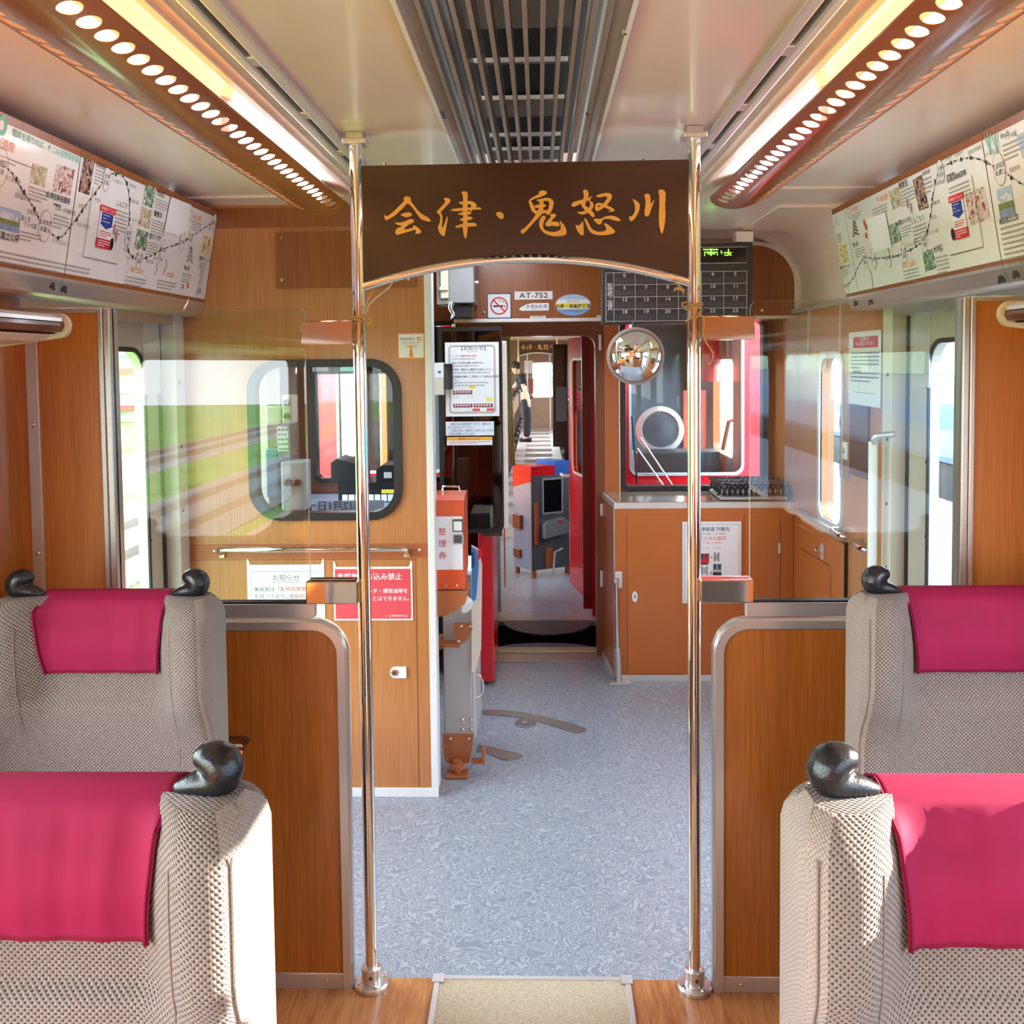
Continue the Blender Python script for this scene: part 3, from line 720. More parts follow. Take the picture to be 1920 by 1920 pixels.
# ------------------------------------------------------------------ seats
def sstep(a, b, x):
    t = max(0, min(1, (x-a)/(b-a))); return t*t*(3-2*t)
HW = .245
def back_profile(u, z):
    "front surface of the backrest (distance forward of the back plane)"
    au = abs(u)/HW
    side = sstep(.42, .80, au)
    g = .25 + .75*sstep(.78, .93, z)
    y = .085 + side*.082*g
    y += .020*(1-sstep(.868, .892, z))*(1-side*.8)      # lower cushion swells forward
    y += .012*math.exp(-((z-1.0)/.05)**2)*(1-side)  # head roll
    if z > 1.055: y -= .022*((z-1.055)/.05)**2
    y -= .045*(1-sstep(.40, .85, z))*0
    return y
def build_seat():
    t = thing('train_seat', 'seat', 'seat', (0, 0, 0), 'reclining seats with crimson head cloths')
    b = MB(); rings = []
    zs = [.36+.03*i for i in range(17)] + [.856, .864, .872, .880, .888, .896, .91, .93, .95, .97, .99, 1.01, 1.025, 1.04, 1.06, 1.078, 1.091, 1.099, 1.103]
    NU = 30
    for z in zs:
        shrink = 0 if z < 1.06 else .028*((z-1.06)/.043)**2.2
        ring = []
        lean = .0
        for i in range(NU+1):                                  # front, from -HW to HW
            u = -HW + 2*HW*i/NU; rr = .03
            f = back_profile(u, z) - shrink
            e = HW-abs(u)
            if e < rr: f -= rr*(1-math.sqrt(max(0, 1-((rr-e)/rr)**2)))
            ring.append(V((u*(1-shrink/HW*.8), -f, z)))
        for k in (.66, .33): ring.append(V((HW*(1-shrink/HW*.8), -back_profile(HW, z)*k+.0, z)))
        for i in range(NU+1):
            u = HW - 2*HW*i/NU; e = HW-abs(u); rr = .03; f = 0
            if e < rr: f = rr*(1-math.sqrt(max(0, 1-((rr-e)/rr)**2)))
            ring.append(V((u*(1-shrink/HW*.8), -f-shrink, z)))
        for k in (.33, .66): ring.append(V((-HW*(1-shrink/HW*.8), -back_profile(-HW, z)*k, z)))
        rings.append(ring)
    n = len(rings[0]); vs = [p for r in rings for p in r]; fs = []; ms = []
    b.mi(FAB); b.mi(FABS)
    for j in range(len(rings)-1):
        for i in range(n):
            q = (i+1) % n; fs.append([j*n+i, j*n+q, (j+1)*n+q, (j+1)*n+i])
    base = len(b.f); b.add(vs, fs, FAB)
    for k, f in enumerate(fs):
        i = k % n
        if i == 0 or NU-1 <= i <= NU+2 or i >= n-3 or i >= n-1: b.m[base+k] = 1
    # top cap in rows
    J = (len(rings)-1)*n
    for i in range(NU):
        b.f.append([J+i, J+i+1, J+(2*NU+3-i)-1, J+(2*NU+3-i)]); b.m.append(0)
    b.f.append(list(range(n))[::-1]); b.m.append(0)
    br = b.build('backrest', FAB, t, smooth=True, ang=75)
    UV = [[0, 0] for _ in br.data.vertices]; ref = [0]
    mid = rings[20]
    for i in range(1, n): ref.append(ref[-1] + (mid[i]-mid[i-1]).length)
    for i in range(n):
        acc = 0
        for j in range(len(rings)):
            if j: acc += (rings[j][i]-rings[j-1][i]).length
            UV[j*n+i] = [ref[i], acc]
    lay = br.data.uv_layers.new(name='weave'); per = ref[-1] + (mid[0]-mid[-1]).length
    for p in br.data.polygons:
        cap_ = len(p.vertices) == 4 and all(v >= J for v in p.vertices)
        us_ = [UV[v][0] for v in p.vertices]; wrap = max(us_)-min(us_) > per/2
        for li in p.loop_indices:
            v = br.data.loops[li].vertex_index; q = UV[v]
            if cap_: lay.data[li].uv = (br.data.vertices[v].co.x, br.data.vertices[v].co.y)
            else: lay.data[li].uv = (q[0] + (per if wrap and q[0] < per/2 else 0), q[1])
    # piping seams down the front edges
    for s in (-1, 1):
        MB().tube([V((s*(HW-.008), -back_profile(s*(HW-.008), z)+.013, z)) for z in [.45+.02*i for i in range(31)] + [1.06, 1.07]], .0016, 5).build('seam', FABS, br, smooth=True)
        MB().tube([V((s*.165, -back_profile(.165, z)-.0006, z)) for z in [.74+.012*i for i in range(27)]], .0012, 5).build('seam', FABS, br, smooth=True)
    # head cloth
    NUc = 26; hw = .142; path = cat([V((0, .004, .94)), V((0, .006, 1.0)), V((0, .005, 1.06)), V((0, -.006, 1.094)), V((0, -.03, 1.1085)), V((0, -.055, 1.1075)), V((0, -.080, 1.094))], 4)
    zf = [1.08, 1.068, 1.056, 1.044, 1.032, 1.02, 1.008, .996, .984, .972, .960, .950, .943]
    vs = []
    wn = lambda z: 1-.13*(1.08-z)/.137
    for i in range(NUc+1):
        u = -hw + 2*hw*i/NUc; wv = .0014*math.sin(i*.7)+.0009*math.sin(i*1.9+1)
        fl = 1.0
        col = [V((u*(1.0), p.y, p.z)) for p in path] + [V((u*wn(z), -max(back_profile(u*wn(z), z), back_profile(.10, z))-.006-wv-.005*(1.08-z)/.137, z)) for z in zf]
        vs += col
    L = len(path)+len(zf); fs = [[i*L+j, i*L+j+1, (i+1)*L+j+1, (i+1)*L+j] for i in range(NUc) for j in range(L-1)]
    c = MB().add(vs, fs).build('head_cloth', CLO, t, smooth=True, ang=180)
    md = c.modifiers.new('thick', 'SOLIDIFY'); md.thickness = .0022; md.offset = 0
    b = MB()
    for i0 in (0, NUc): b.tube([vs[i0*L+j] + V((.0035 if i0 == 0 else -.0035, -.0012, .0)) for j in range(L)], .0016, 5)
    b.tube([vs[i*L+L-1] + V((0, -.0018, .006)) for i in range(NUc+1)], .0016, 5)
    b.build('hem', CLOH, c, smooth=True)
    # grips on both shoulders
    for s in (-1, 1):
        b = MB(); o = V((s*.187, -.062, 1.102))
        blobs0 = [(-.040, .004, .0085), (-.033, .0055, .0105), (-.025, .0075, .0130), (-.016, .0095, .015), (-.006, .011, .017), (.005, .013, .0195), (.012, .018, .0215), (.014, .026, .0225), (.011, .033, .0225), (.005, .038, .0205), (-.002, .0405, .0180), (-.009, .0405, .0145), (-.013, .0395, .011)]
        blobs = []
        for k in range(len(blobs0)-1):
            for q in range(3): blobs.append(tuple(blobs0[k][e]+(blobs0[k+1][e]-blobs0[k][e])*q/3 for e in range(3)))
        for (a, z, r) in blobs: b.sphere(o + V((s*a, 0, z)), r, 8, sc=(1, 1.25, 1))
        g = b.build('grip', BLK if False else mat('grip_black', '#1a1c1f', .3, var=.2, vscale=(300, 300, 300), bump=.25), t, smooth=True, ang=180)
        md = g.modifiers.new('fuse', 'REMESH'); md.mode = 'VOXEL'; md.voxel_size = .002; md.use_smooth_shade = True
        md = g.modifiers.new('soft', 'SMOOTH'); md.iterations = 14; md.factor = .5
    # cushion, base, armrests
    MB().obox((0, -.33, .36), (.46, .48, .15), None, FAB, .035, 3).build('seat_cushion', FAB, t, smooth=True, ang=60)
    MB().obox((0, -.27, .14), (.34, .40, .28), None, DGR, .01).build('pedestal', DGR, t)
    for s in (-1, 1):
        b = MB().obox((s*.262, -.27, .58), (.036, .40, .05), None, BLK, .012).obox((s*.262, -.27, .42), (.03, .34, .28), None, DGR, .01)
        b.build('armrest', BLK, t)
    return t
seat = build_seat()
for i, (x, y, lb) in enumerate([(-.573, 1.135, 'beige patterned seat with a crimson head cloth nearest on the left'),
                              (.526, 1.135, 'beige patterned seat with sunlit crimson head cloth nearest on the right'),
                              (-.942, 2.07, 'beige patterned seat standing before the left glass partition'),
                              (.903, 2.07, 'beige patterned seat standing before the right glass partition')]):
    o = seat if i == 0 else copy_tree(seat)
    o.location = (x, y, 0); o['label'] = lb

# ------------------------------------------------------------------ luggage racks
RKB = mat('rack_brown', '#6e3a26', .3, coat=.3)
for s in (-1, 1):
    sd = 'left' if s < 0 else 'right'
    xw = XL if s < 0 else XR; X = lambda d: xw - s*d
    t = thing('luggage_rack', 'brown and silver luggage rack end above the %s seats' % sd, 'luggage rack', (xw, 1.2, 1.69))
    Y0, Y1 = -3.2, 2.09
    MB().extr([(X(0), 1.716), (X(.235), 1.716), (X(.25), 1.708), (X(.252), 1.700), (X(.22), 1.698), (X(0), 1.70)], Y0, Y1).build('front_rail', ALU, t)
    MB().extr([(X(.01), 1.698), (X(.25), 1.698), (X(.252), 1.69), (X(.245), 1.678), (X(.2), 1.670), (X(.01), 1.668)], Y0, Y1).build('fascia', RKB, t)
    MB().extr([(X(0), 1.668), (X(.2), 1.668), (X(.23), 1.672), (X(.20), 1.658), (X(0), 1.64)], Y0, Y1).build('underside', CREAM, t)
    nose = [(X(.236+.026*math.sin(a)), 1.692+.028*math.cos(a)) for a in [PI*i/10 for i in range(11)]]
    MB().extr([(X(0), 1.722)] + nose + [(X(.0), 1.632)], Y1-.002, Y1+.012).build('end_cap', OFFW, t)
    p = at(0 if s < 0 else 1920, 600, 'X', X(.25))
    MB().cyl((X(.255), 1.80, 1.695), (X(.245), 1.80, 1.695), .012, 14).build('bracket_button', OFFW, t)

# ------------------------------------------------------------------ overhead units with printed boards
def overhead(s, name, y0, y1, label, bev=None):
    X = lambda d: XC + s*d
    t = thing('overhead_unit', label, 'overhead unit', (X(1.16), (y0+y1)/2, 2.0), 'overhead units with printed boards')
    dW = abs((XL if s < 0 else XR) - XC)
    prof = [(X(1.121), 2.15), (X(1.178), 1.826), (X(dW-.002), 1.826), (X(dW-.002), 2.15)]
    MB().extr(prof, y0+.001, y1-.001).build('body', WM, t)
    lip = [(X(1.178), 1.826), (X(1.180), 1.818), (X(1.196), 1.782), (X(1.206), 1.775), (X(dW-.002), 1.775), (X(dW-.002), 1.826)]
    MB().extr(lip, y0+.001, y1-.001).build('lower_lip', ALU, t)
    return t
def bfr(s):
    X = lambda d: XC + s*d
    top = V((X(1.121), 0, 2.15)); bot = V((X(1.178), 0, 1.826)); up = (top-bot)
    return Fr(bot, (0, -s, 0), up)
LFT = bfr(-1); RGT = bfr(1); BH = .329
def locks(t, pts, s):
    for x, y in pts:
        p = at(x, y, 'X', XC + s*1.192)
        MB().lathe([(.010, 0), (.010, .004), (.006, .005), (.006, .009)], p, (-s, 0, -.35), 12).obox(p+V((-s*.011, 0, -.003)), (.006, .004, .02)).build('lock', DGR, t)
cL = lambda x, y: (x*.21875, 190+y*.21875)
cR = lambda x, y: (1540+x*.197917, 190+y*.197917)
def uvs(fr, c, pts): return [fr.px(*c(*p)) for p in pts]
def sheet(b, fr, y0, y1, s):
    u0, u1 = sorted((-s*y0, -s*y1))
    b.flat(fr, rect(u0+.002, .012, u1-.002, BH-.02), BOARD, h=.0012)
def quad(b, fr, c, pts, m, h=.002): b.flat(fr, uvs(fr, c, pts), m, h)
def axrect(b, fr, c, p0, p1, m, h=.002):
    (a, q), (a2, q2) = fr.px(*c(*p0)), fr.px(*c(*p1)); b.flat(fr, rect(min(a, a2), min(q, q2), max(a, a2), max(q, q2)), m, h)
    return min(a, a2), min(q, q2), max(a, a2), max(q, q2)
def route(b, fr, c, pts, w=.0045, m=INKG):
    P = uvs(fr, c, pts); P = [tuple(p) for p in cat([(a, q, 0) for a, q in P], 8)]; P = [(p[0], p[1]) for p in P]
    b.line(fr, P, w, m, h=.0022)
    b.line(fr, P, w*.5, BOARD, h=.0026)
    for i in range(0, len(P)-3, 5): b.line(fr, P[i:i+3], w*.75, INK, h=.003)
def station(b, fr, c, p, txt, rw=.02, rh=.032):
    u, v = fr.px(*c(*p)); b.line(fr, ell(u, v, rw, rh), .0015, INKG, h=.0032, closed=True); b.flat(fr, ell(u, v, rw*.95, rh*.95), BOARD, h=.0030)
    L = txt.split('/'); sz = .0145
    for i, l in enumerate(L): b.text(fr, l, u, v + (len(L)/2-i-1)*sz*1.15 + .003, sz, INK, h=.0034, al='c')
def word(b, fr, c, p, txt, sz, m=INK, al='l', bold=0, sx=1):
    u, v = fr.px(*c(*p)); b.text(fr, txt, u, v, sz, m, h=.0032, al=al, bold=bold, sx=sx)
def para(b, fr, c, p, w, n, lh=.0085, m=INKP, seed=3):
    u, v = fr.px(*c(*p)); b.lines(fr, u, v, u+w, v-n*lh, n, m, h=.003, seed=seed)
def door_notice(b, fr, c, A, B, C_, D_):
    "red, blue arrow and red label for the emergency door cock; corners in crop pixels TL TR BR BL"
    q = uvs(fr, c, (A, B, C_, D_)); u0 = min(q[0][0], q[3][0]); u1 = max(q[1][0], q[2][0]); v1 = q[0][1]; v0 = q[3][1]
    u0 = (q[0][0]+q[3][0])/2; u1 = (q[1][0]+q[2][0])/2; w = u1-u0; hh = v1-v0
    b.flat(fr, rect(u0-.003, v0, u1+.003, v1), PAPER, h=.0035)
    b.flat(fr, rrect(u0-.008, v1-hh*.15, u1+.008, v1, .005), INKR, h=.004); b.text(fr, '非常用ドアコック', (u0+u1)/2, v1-hh*.11, w/7.2, PAPER, h=.0045, al='c')
    b.flat(fr, [(u0+.006, v1-hh*.16), (u1-.006, v1-hh*.16), (u1-.006, v1-hh*.42), (u1+.004, v1-hh*.42), ((u0+u1)/2, v1-hh*.54), (u0-.004, v1-hh*.42), (u0+.006, v1-hh*.42)][::-1], INKB, h=.004)
    for i in range(3): b.lines(fr, u0+.012, v1-hh*(.20+.075*i), u1-.012, v1-hh*(.20+.075*i)-hh*.04, 1, PAPER, h=.0045, seed=i)
    b.lines(fr, u0+.006, v1-hh*.58, u1-.006, v1-hh*.74, 3, INKR, h=.0045, seed=5)
    b.flat(fr, rrect(u0-.006, v0, u1+.006, v0+hh*.23, .005), INKR, h=.004); b.lines(fr, u0+.004, v0+hh*.2, u1-.004, v0+hh*.03, 3, PAPER, h=.0045, seed=9)
def mountain(b, fr, c, A, C_):
    u0, v0, u1, v1 = axrect(b, fr, c, A, C_, PH_SKY)
    w, h = u1-u0, v1-v0
    b.flat(fr, [(u0, v0+h*.45), (u1, v0+h*.45), (u1, v0+h*.62), (u0+w*.8, v0+h*.72), (u0+w*.62, v0+h*.82), (u0+w*.5, v0+h*.76), (u0+w*.38, v0+h*.9), (u0+w*.25, v0+h*.72), (u0, v0+h*.6)], PH_MTN, h=.0026)
    b.flat(fr, rect(u0, v0+h*.25, u1, v0+h*.5), PH_MEAD, h=.003); b.flat(fr, rect(u0, v0, u1, v0+h*.28), PH_LAKE, h=.0032)

# left, nearer unit
JL, JR = 2.39, 2.385
t = overhead(-1, '', .75, JL, 'nearer left overhead unit with route map under a green headline'); fr = LFT; b = MB(); sheet(b, fr, .75, JL, -1)
u, v = fr.px(*cL(95, 292)); u2, v2 = fr.px(*cL(650, 520))
b.text(fr, '電車を降りれば、そこは自然探求路！', u, (v+v2)/2, (u2-u)/15.6, INKT, h=.003, bold=.008)
p = fr.px(*cL(10, 205)); b.flat(fr, ell(p[0], p[1], .018, .022), INKT, h=.003); b.flat(fr, ell(p[0]-.004, p[1], .009, .011), PAPER, h=.0034)
word(b, fr, cL, (-30, 385), '湯西川温泉', .026, mat('salmon_ink', '#f09a78', .5), 'c')
para(b, fr, cL, (-70, 425), .17, 2)
word(b, fr, cL, (146, 1205), '尾瀬国立公園', (fr.px(*cL(146, 1190))[0]-fr.px(*cL(5, 1170))[0])/3.55, INK, 'r', .012); para(b, fr, cL, (-330, 1200), .56, 3, .011, seed=8)
word(b, fr, cL, (382, 812), '会津田島祇園祭', (fr.px(*cL(598, 850))[0]-fr.px(*cL(382, 812))[0])/7.1, INK, 'l', .01); para(b, fr, cL, (455, 862), .08, 1, .011, INK); word(b, fr, cL, (462, 925), '日本一の花嫁行列', .0125); para(b, fr, cL, (455, 955), .075, 4, .0095)
quad(b, fr, cL, ((275, 527), (402, 572), (375, 737), (248, 695)), PH_TAN); para(b, fr, cL, (240, 715), .085, 4)
quad(b, fr, cL, ((485, 535), (634, 585), (597, 815), (442, 765)), PH_MIX)
mountain(b, fr, cL, (-60, 880), (150, 1130)); word(b, fr, cL, (165, 1010), '燧ヶ岳', .014); word(b, fr, cL, (190, 1065), '下ノ大堀', .014); para(b, fr, cL, (150, 1095), .10, 3)
route(b, fr, cL, [(10, 555), (75, 590), (130, 665), (195, 775), (245, 850), (285, 920), (330, 1010), (375, 1070), (430, 1130), (490, 1170), (545, 1140), (600, 1065)])
for x, y in ((130, 665), (195, 775), (285, 920), (490, 1170)): q0 = fr.px(*cL(x, y)); b.flat(fr, ell(q0[0], q0[1], .0045, .006), INK, h=.0034)
station(b, fr, cL, (375, 1068), '会津高原/尾瀬口', .028, .038); station(b, fr, cL, (-5, 565), '鬼怒川/温泉', .028, .042)
for x, y, tx in ((30, 665, '中三依温泉'), (130, 780, '上三依'), (110, 815, '塩原温泉口'), (220, 955, '男鹿高原'), (430, 1205, '七ヶ岳登山口')): word(b, fr, cL, (x, y), tx, .0125, INKG)
b.build('printed_board', BOARD, t)
locks(t, [(92, 535)], -1)

# left, farther unit
t = overhead(-1, '', JL, YW-.003, 'farther left overhead unit with route map ending at the cabin wall'); b = MB(); sheet(b, fr, JL, YW-.003, -1)
quad(b, fr, cL, ((716, 478), (806, 518), (758, 806), (664, 772)), PH_CAS); word(b, fr, cL, (812, 552), '会津田島', .013); para(b, fr, cL, (812, 572), .05, 5)
route(b, fr, cL, [(600, 1065), (650, 1010), (700, 930), (750, 860), (810, 785), (870, 700), (905, 660), (960, 618), (1030, 632), (1080, 700), (1105, 840), (1102, 1000), (1085, 1140), (1092, 1270), (1130, 1330), (1185, 1350), (1260, 1335), (1320, 1305), (1390, 1265), (1430, 1252), (1510, 1225), (1580, 1190), (1640, 1160), (1700, 1115), (1760, 1075), (1830, 1035)], .0045)
for x, y in ((650, 1010), (695, 940), (810, 785), (985, 625), (1080, 705), (1105, 840), (1102, 1010), (1092, 1275), (1130, 1332), (1245, 1340), (1320, 1308), (1500, 1228), (1590, 1185)):
    q0 = fr.px(*cL(x, y)); b.flat(fr, ell(q0[0], q0[1], .0045, .006), INK, h=.0034)
for x, y, tx in ((905, 668, '会津/田島'), (1088, 1150, '会津/下郷'), (1185, 1345, '芦ノ牧/温泉'), (1388, 1270, '西若松'), (1555, 1205, '七日町'), (1628, 1165, '会津/若松'), (1830, 1040, '喜多方')): station(b, fr, cL, (x, y), tx)
# cover plate round the door cock
P = uvs(fr, cL, ((795, 735), (685, 1330), (980, 1398), (1085, 838)))
q1 = fr.px(*cL(745, 1030)); q2 = fr.px(*cL(1035, 1100)); va = fr.px(*cL(795, 740))[1]; vb = fr.px(*cL(690, 1325))[1]
b.line(fr, [(q2[0], vb), (q1[0], vb), (q1[0], va)], .003, INKG, h=.0036)
b.line(fr, [(q2[0], va), (q2[0], vb)], .001, mat('faint_ink', '#cfc9c0', .6), h=.0036)
door_notice(b, fr, cL, (872, 885), (985, 925), (920, 1275), (808, 1245))
q0 = fr.px(*cL(943, 1222)); b.flat(fr, ell(q0[0], q0[1], .011, .017), BLK, h=.0045)
word(b, fr, cL, (985, 885), 'しんごろう', .018); para(b, fr, cL, (985, 915), .075, 7, .0105)
for x, y in ((968, 1095), (988, 1155)): q0 = fr.px(*cL(x, y)); b.flat(fr, ell(q0[0], q0[1], .006, .017), mat('skewer_pink', '#b88078', .6), h=.0032); b.line(fr, [(q0[0], q0[1]), (q0[0]+.012, q0[1]-.06)], .0012, INKG, h=.0031)
quad(b, fr, cL, ((1245, 705), (1335, 745), (1300, 917), (1212, 880)), PH_GRN); word(b, fr, cL, (1335, 800), '大内宿', .02, INK, 'l', .01); para(b, fr, cL, (1330, 822), .105, 4)
quad(b, fr, cL, ((1208, 895), (1300, 935), (1272, 1095), (1180, 1062)), PH_TAN); word(b, fr, cL, (1310, 975), '観音沼', .02, INK, 'l', .01); para(b, fr, cL, (1295, 1000), .11, 6)
quad(b, fr, cL, ((1170, 1088), (1268, 1122), (1242, 1285), (1144, 1258)), PH_GRN); word(b, fr, cL, (1268, 1170), '塔のへつり', .018, INK, 'l', .01); para(b, fr, cL, (1260, 1195), .08, 5)
P = uvs(fr, cL, ((1452, 815), (1625, 885), (1590, 1105), (1510, 1150), (1392, 1112))); b.flat(fr, P, PAPER, h=.006)
word(b, fr, cL, (1650, 1000), '東山温泉', .018, INKO); para(b, fr, cL, (1640, 1015), .085, 4); q0 = fr.px(*cL(1630, 975)); b.line(fr, ell(q0[0], q0[1], .011, .018), .002, INKG, h=.003, closed=True)
quad(b, fr, cL, ((1742, 1148), (1812, 1168), (1788, 1322), (1720, 1300)), PH_YEL); word(b, fr, cL, (1700, 1355), '喜多方ラーメン', .016, INK, 'l', .012); para(b, fr, cL, (1705, 1370), .07, 3)
for k in range(4): # castle
    q0 = fr.px(*cL(1632-4*k, 1262+34*k)); b.line(fr, [(q0[0]-.012-.005*k, q0[1]-.006), (q0[0], q0[1]+.006), (q0[0]+.012+.005*k, q0[1]-.006)], .005, INKG if k else INK, h=.003)
word(b, fr, cL, (1565, 1440), '鶴ヶ城', .018, INK, 'l', .012); para(b, fr, cL, (1560, 1465), .08, 4)
for x, y, tx in ((1105, 1455, '湯野上温泉'), (1385, 1490, '芦ノ牧温泉')): word(b, fr, cL, (x, y), tx, .018, INKO); para(b, fr, cL, (x-40, y+30), .15, 3, .0105)
q0 = fr.px(*cL(1085, 1420)); b.line(fr, ell(q0[0], q0[1], .010, .016), .003, mat('faint_ink', '#cfc9c0'), h=.003, closed=True)
for x, y in ((1330, 1440), (1415, 1412)): q0 = fr.px(*cL(x, y)); b.line(fr, [(q0[0]-.008, q0[1]-.02), (q0[0]+.006, q0[1]), (q0[0]-.002, q0[1]+.022)], .004, INKG, h=.003)
for x, y in ((1560, 1590), (1605, 1580)): q0 = fr.px(*cL(x, y)); b.flat(fr, ell(q0[0], q0[1], .008, .01, 7), PINK, h=.003)
q0 = fr.px(*cL(1720, 1500)); b.line(fr, [(q0[0]-.02, q0[1]), (q0[0], q0[1]+.03), (q0[0]+.02, q0[1])], .004, INKG, h=.003); b.line(fr, [(q0[0]-.012, q0[1]-.03), (q0[0], q0[1]+.01), (q0[0]+.012, q0[1]-.03)], .004, INKG, h=.003)
b.lines(fr, q0[0]-.02, q0[1]-.04, q0[0]+.02, q0[1]-.06, 3, INK, h=.003)
para(b, fr, cL, (1680, 1610), .05, 3)
for x, y, tx in ((945, 678, '七ヶ岳登山口'), (1095, 725, '会津荒海'), (1115, 860, '養鱒公園'), (1112, 1020, 'ふるさと公園'), (660, 900, '会津荒海'), (645, 1060, '会津山村道場'), (800, 850, '中荒井'), (1050, 1285, '弥五島'), (1075, 1352, '塔のへつり'), (1240, 1375, '湯野上温泉'), (1305, 1350, '大川ダム公園'), (1780, 1095, '塩川')): word(b, fr, cL, (x, y), tx, .0115, INKG)
b.build('printed_board', BOARD, t)
locks(t, [(115, 541)], -1)

# right units
fr = RGT
t = overhead(1, '', .75, JR, 'nearer right overhead unit with mountain photo on its route map'); b = MB(); sheet(b, fr, .75, JR, 1)
mountain(b, fr, cR, (1665, 840), (1850, 1070)); word(b, fr, cR, (1700, 1165), '尾瀬国立公園', (fr.px(*cR(1885, 1110))[0]-fr.px(*cR(1700, 1165))[0])/6.1, INK, 'l', .012); para(b, fr, cR, (1705, 1190), .21, 8, .0125)
word(b, fr, cR, (1710, 355), '燧ヶ岳', .014); word(b, fr, cR, (1750, 372), '下ノ大堀', .014); para(b, fr, cR, (1725, 405), .10, 4, .011)
for x in (1600, 1668): q0 = fr.px(*cR(x, 415)); b.line(fr, [(q0[0]-.014, q0[1]+.025), (q0[0], q0[1]-.02), (q0[0]+.014, q0[1]+.025)], .004, INKT, h=.003); b.line(fr, [(q0[0], q0[1]-.02), (q0[0], q0[1]+.03)], .004, INKT, h=.003)
route(b, fr, cR, [(1500, 545), (1575, 580), (1640, 615), (1695, 640), (1760, 680), (1810, 720), (1920, 790), (2040, 860)])
station(b, fr, cR, (1697, 640), '会津高原/尾瀬口', .028, .04)
for x, y in ((1575, 580), (1810, 722)): q0 = fr.px(*cR(x, y)); b.flat(fr, ell(q0[0], q0[1], .0045, .006), INK, h=.0034)
word(b, fr, cR, (1560, 530), '七ヶ岳登山口', .0125, INKG); word(b, fr, cR, (1795, 675), '男鹿高原', .0125, INKG)
P = uvs(fr, cR, ((1860, 320), (2040, 230), (2080, 430), (1915, 540))); b.flat(fr, P, PH_SKY, h=.0028)
b.build('printed_board', BOARD, t); locks(t, [(1910, 513)], 1)

YE = 3.575
t = overhead(1, '', JR, YE, 'farther right overhead unit with route map and red festival photos'); b = MB(); sheet(b, fr, JR, YE, 1)
u = -3.43; b.line(fr, [(u, .0), (u, BH)], .0025, INKG, h=.0036)
word(b, fr, cR, (1200, 772), '会津田島祇園祭', (fr.px(*cR(1390, 690))[0]-fr.px(*cR(1200, 770))[0])/7.1, INK, 'l', .012); para(b, fr, cR, (1195, 690), .10, 1, .012, INK); para(b, fr, cR, (1212, 815), .12, 5, .011)
quad(b, fr, cR, ((1365, 880), (1545, 805), (1610, 1110), (1418, 1180)), PH_MIX)
uu = fr.px(*cR(1485, 1000))[0]; va = fr.px(*cR(1415, 705))[1]; vb = fr.px(*cR(1555, 1375))[1]; ul = fr.px(*cR(1235, 1455))[0]
b.line(fr, [(ul, vb), (uu, vb), (uu, va)], .003, mat('brown_line', '#6c5230', .6), h=.0036)
door_notice(b, fr, cR, (1220, 905), (1335, 875), (1410, 1285), (1298, 1312))
q0 = fr.px(*cR(1262, 1258)); b.flat(fr, ell(q0[0], q0[1], .011, .017), BLK, h=.0045)
route(b, fr, cR, [(1500, 545), (1425, 533), (1335, 548), (1240, 578), (1140, 640), (1090, 750), (1060, 920), (1040, 1090), (1015, 1220), (975, 1320), (910, 1368), (855, 1405), (795, 1430), (740, 1458), (640, 1478), (560, 1485), (500, 1490), (430, 1480), (380, 1520), (345, 1590), (310, 1670), (260, 1735)])
for x, y in ((1425, 533), (1335, 548), (1240, 580), (1088, 755), (1060, 925), (1045, 1080), (1017, 1222), (910, 1370), (855, 1408), (740, 1460), (690, 1470)):
    q0 = fr.px(*cR(x, y)); b.flat(fr, ell(q0[0], q0[1], .0045, .006), INK, h=.0034)
for x, y, tx in ((1140, 662, '会津/田島'), (978, 1330, '会津/下郷'), (792, 1435, '芦ノ牧/温泉'), (640, 1480, '西若松'), (505, 1495, '七日町'), (420, 1500, '会津/若松'), (240, 1745, '喜多方')): station(b, fr, cR, (x, y), tx)
quad(b, fr, cR, ((870, 745), (957, 693), (1027, 1005), (932, 1040)), PH_CAS); word(b, fr, cR, (968, 705), '会津田島', .013); para(b, fr, cR, (975, 730), .05, 4, .012)
quad(b, fr, cR, ((642, 855), (735, 805), (775, 985), (682, 1030)), PH_TAN); word(b, fr, cR, (748, 830), '観音沼', .022, INK, 'l', .012); para(b, fr, cR, (755, 850), .11, 5, .0105)
quad(b, fr, cR, ((650, 1175), (730, 1138), (768, 1318), (685, 1350)), PH_GRN); word(b, fr, cR, (745, 1175), '塔のへつり', .019, INK, 'l', .012); para(b, fr, cR, (757, 1195), .08, 4)
quad(b, fr, cR, ((958, 1425), (1060, 1395), (1098, 1580), (995, 1615)), PH_GRN); word(b, fr, cR, (1075, 1430), '大内宿', .021, INK, 'l', .012); para(b, fr, cR, (1088, 1470), .08, 5, .011)
quad(b, fr, cR, ((152, 1365), (235, 1343), (270, 1520), (190, 1545)), PH_YEL); word(b, fr, cR, (192, 1595), '喜多方ラーメン', .016, INK, 'l', .012); para(b, fr, cR, (200, 1605), .07, 3)
P = uvs(fr, cR, ((445, 1110), (622, 1048), (685, 1375), (510, 1430))); b.flat(fr, P, PAPER, h=.006)
word(b, fr, cR, (535, 965), '芦ノ牧温泉', .020, INKO); para(b, fr, cR, (485, 1020), .13, 4, .0105)
word(b, fr, cR, (288, 1050), '東山温泉', .018, INKO); para(b, fr, cR, (292, 1075), .085, 3)
q0 = fr.px(*cR(268, 1058)); b.line(fr, ell(q0[0], q0[1], .012, .02), .003, INKG, h=.003, closed=True)
word(b, fr, cR, (775, 1580), '湯野上温泉', .021, INKO); para(b, fr, cR, (782, 1600), .12, 4, .0105)
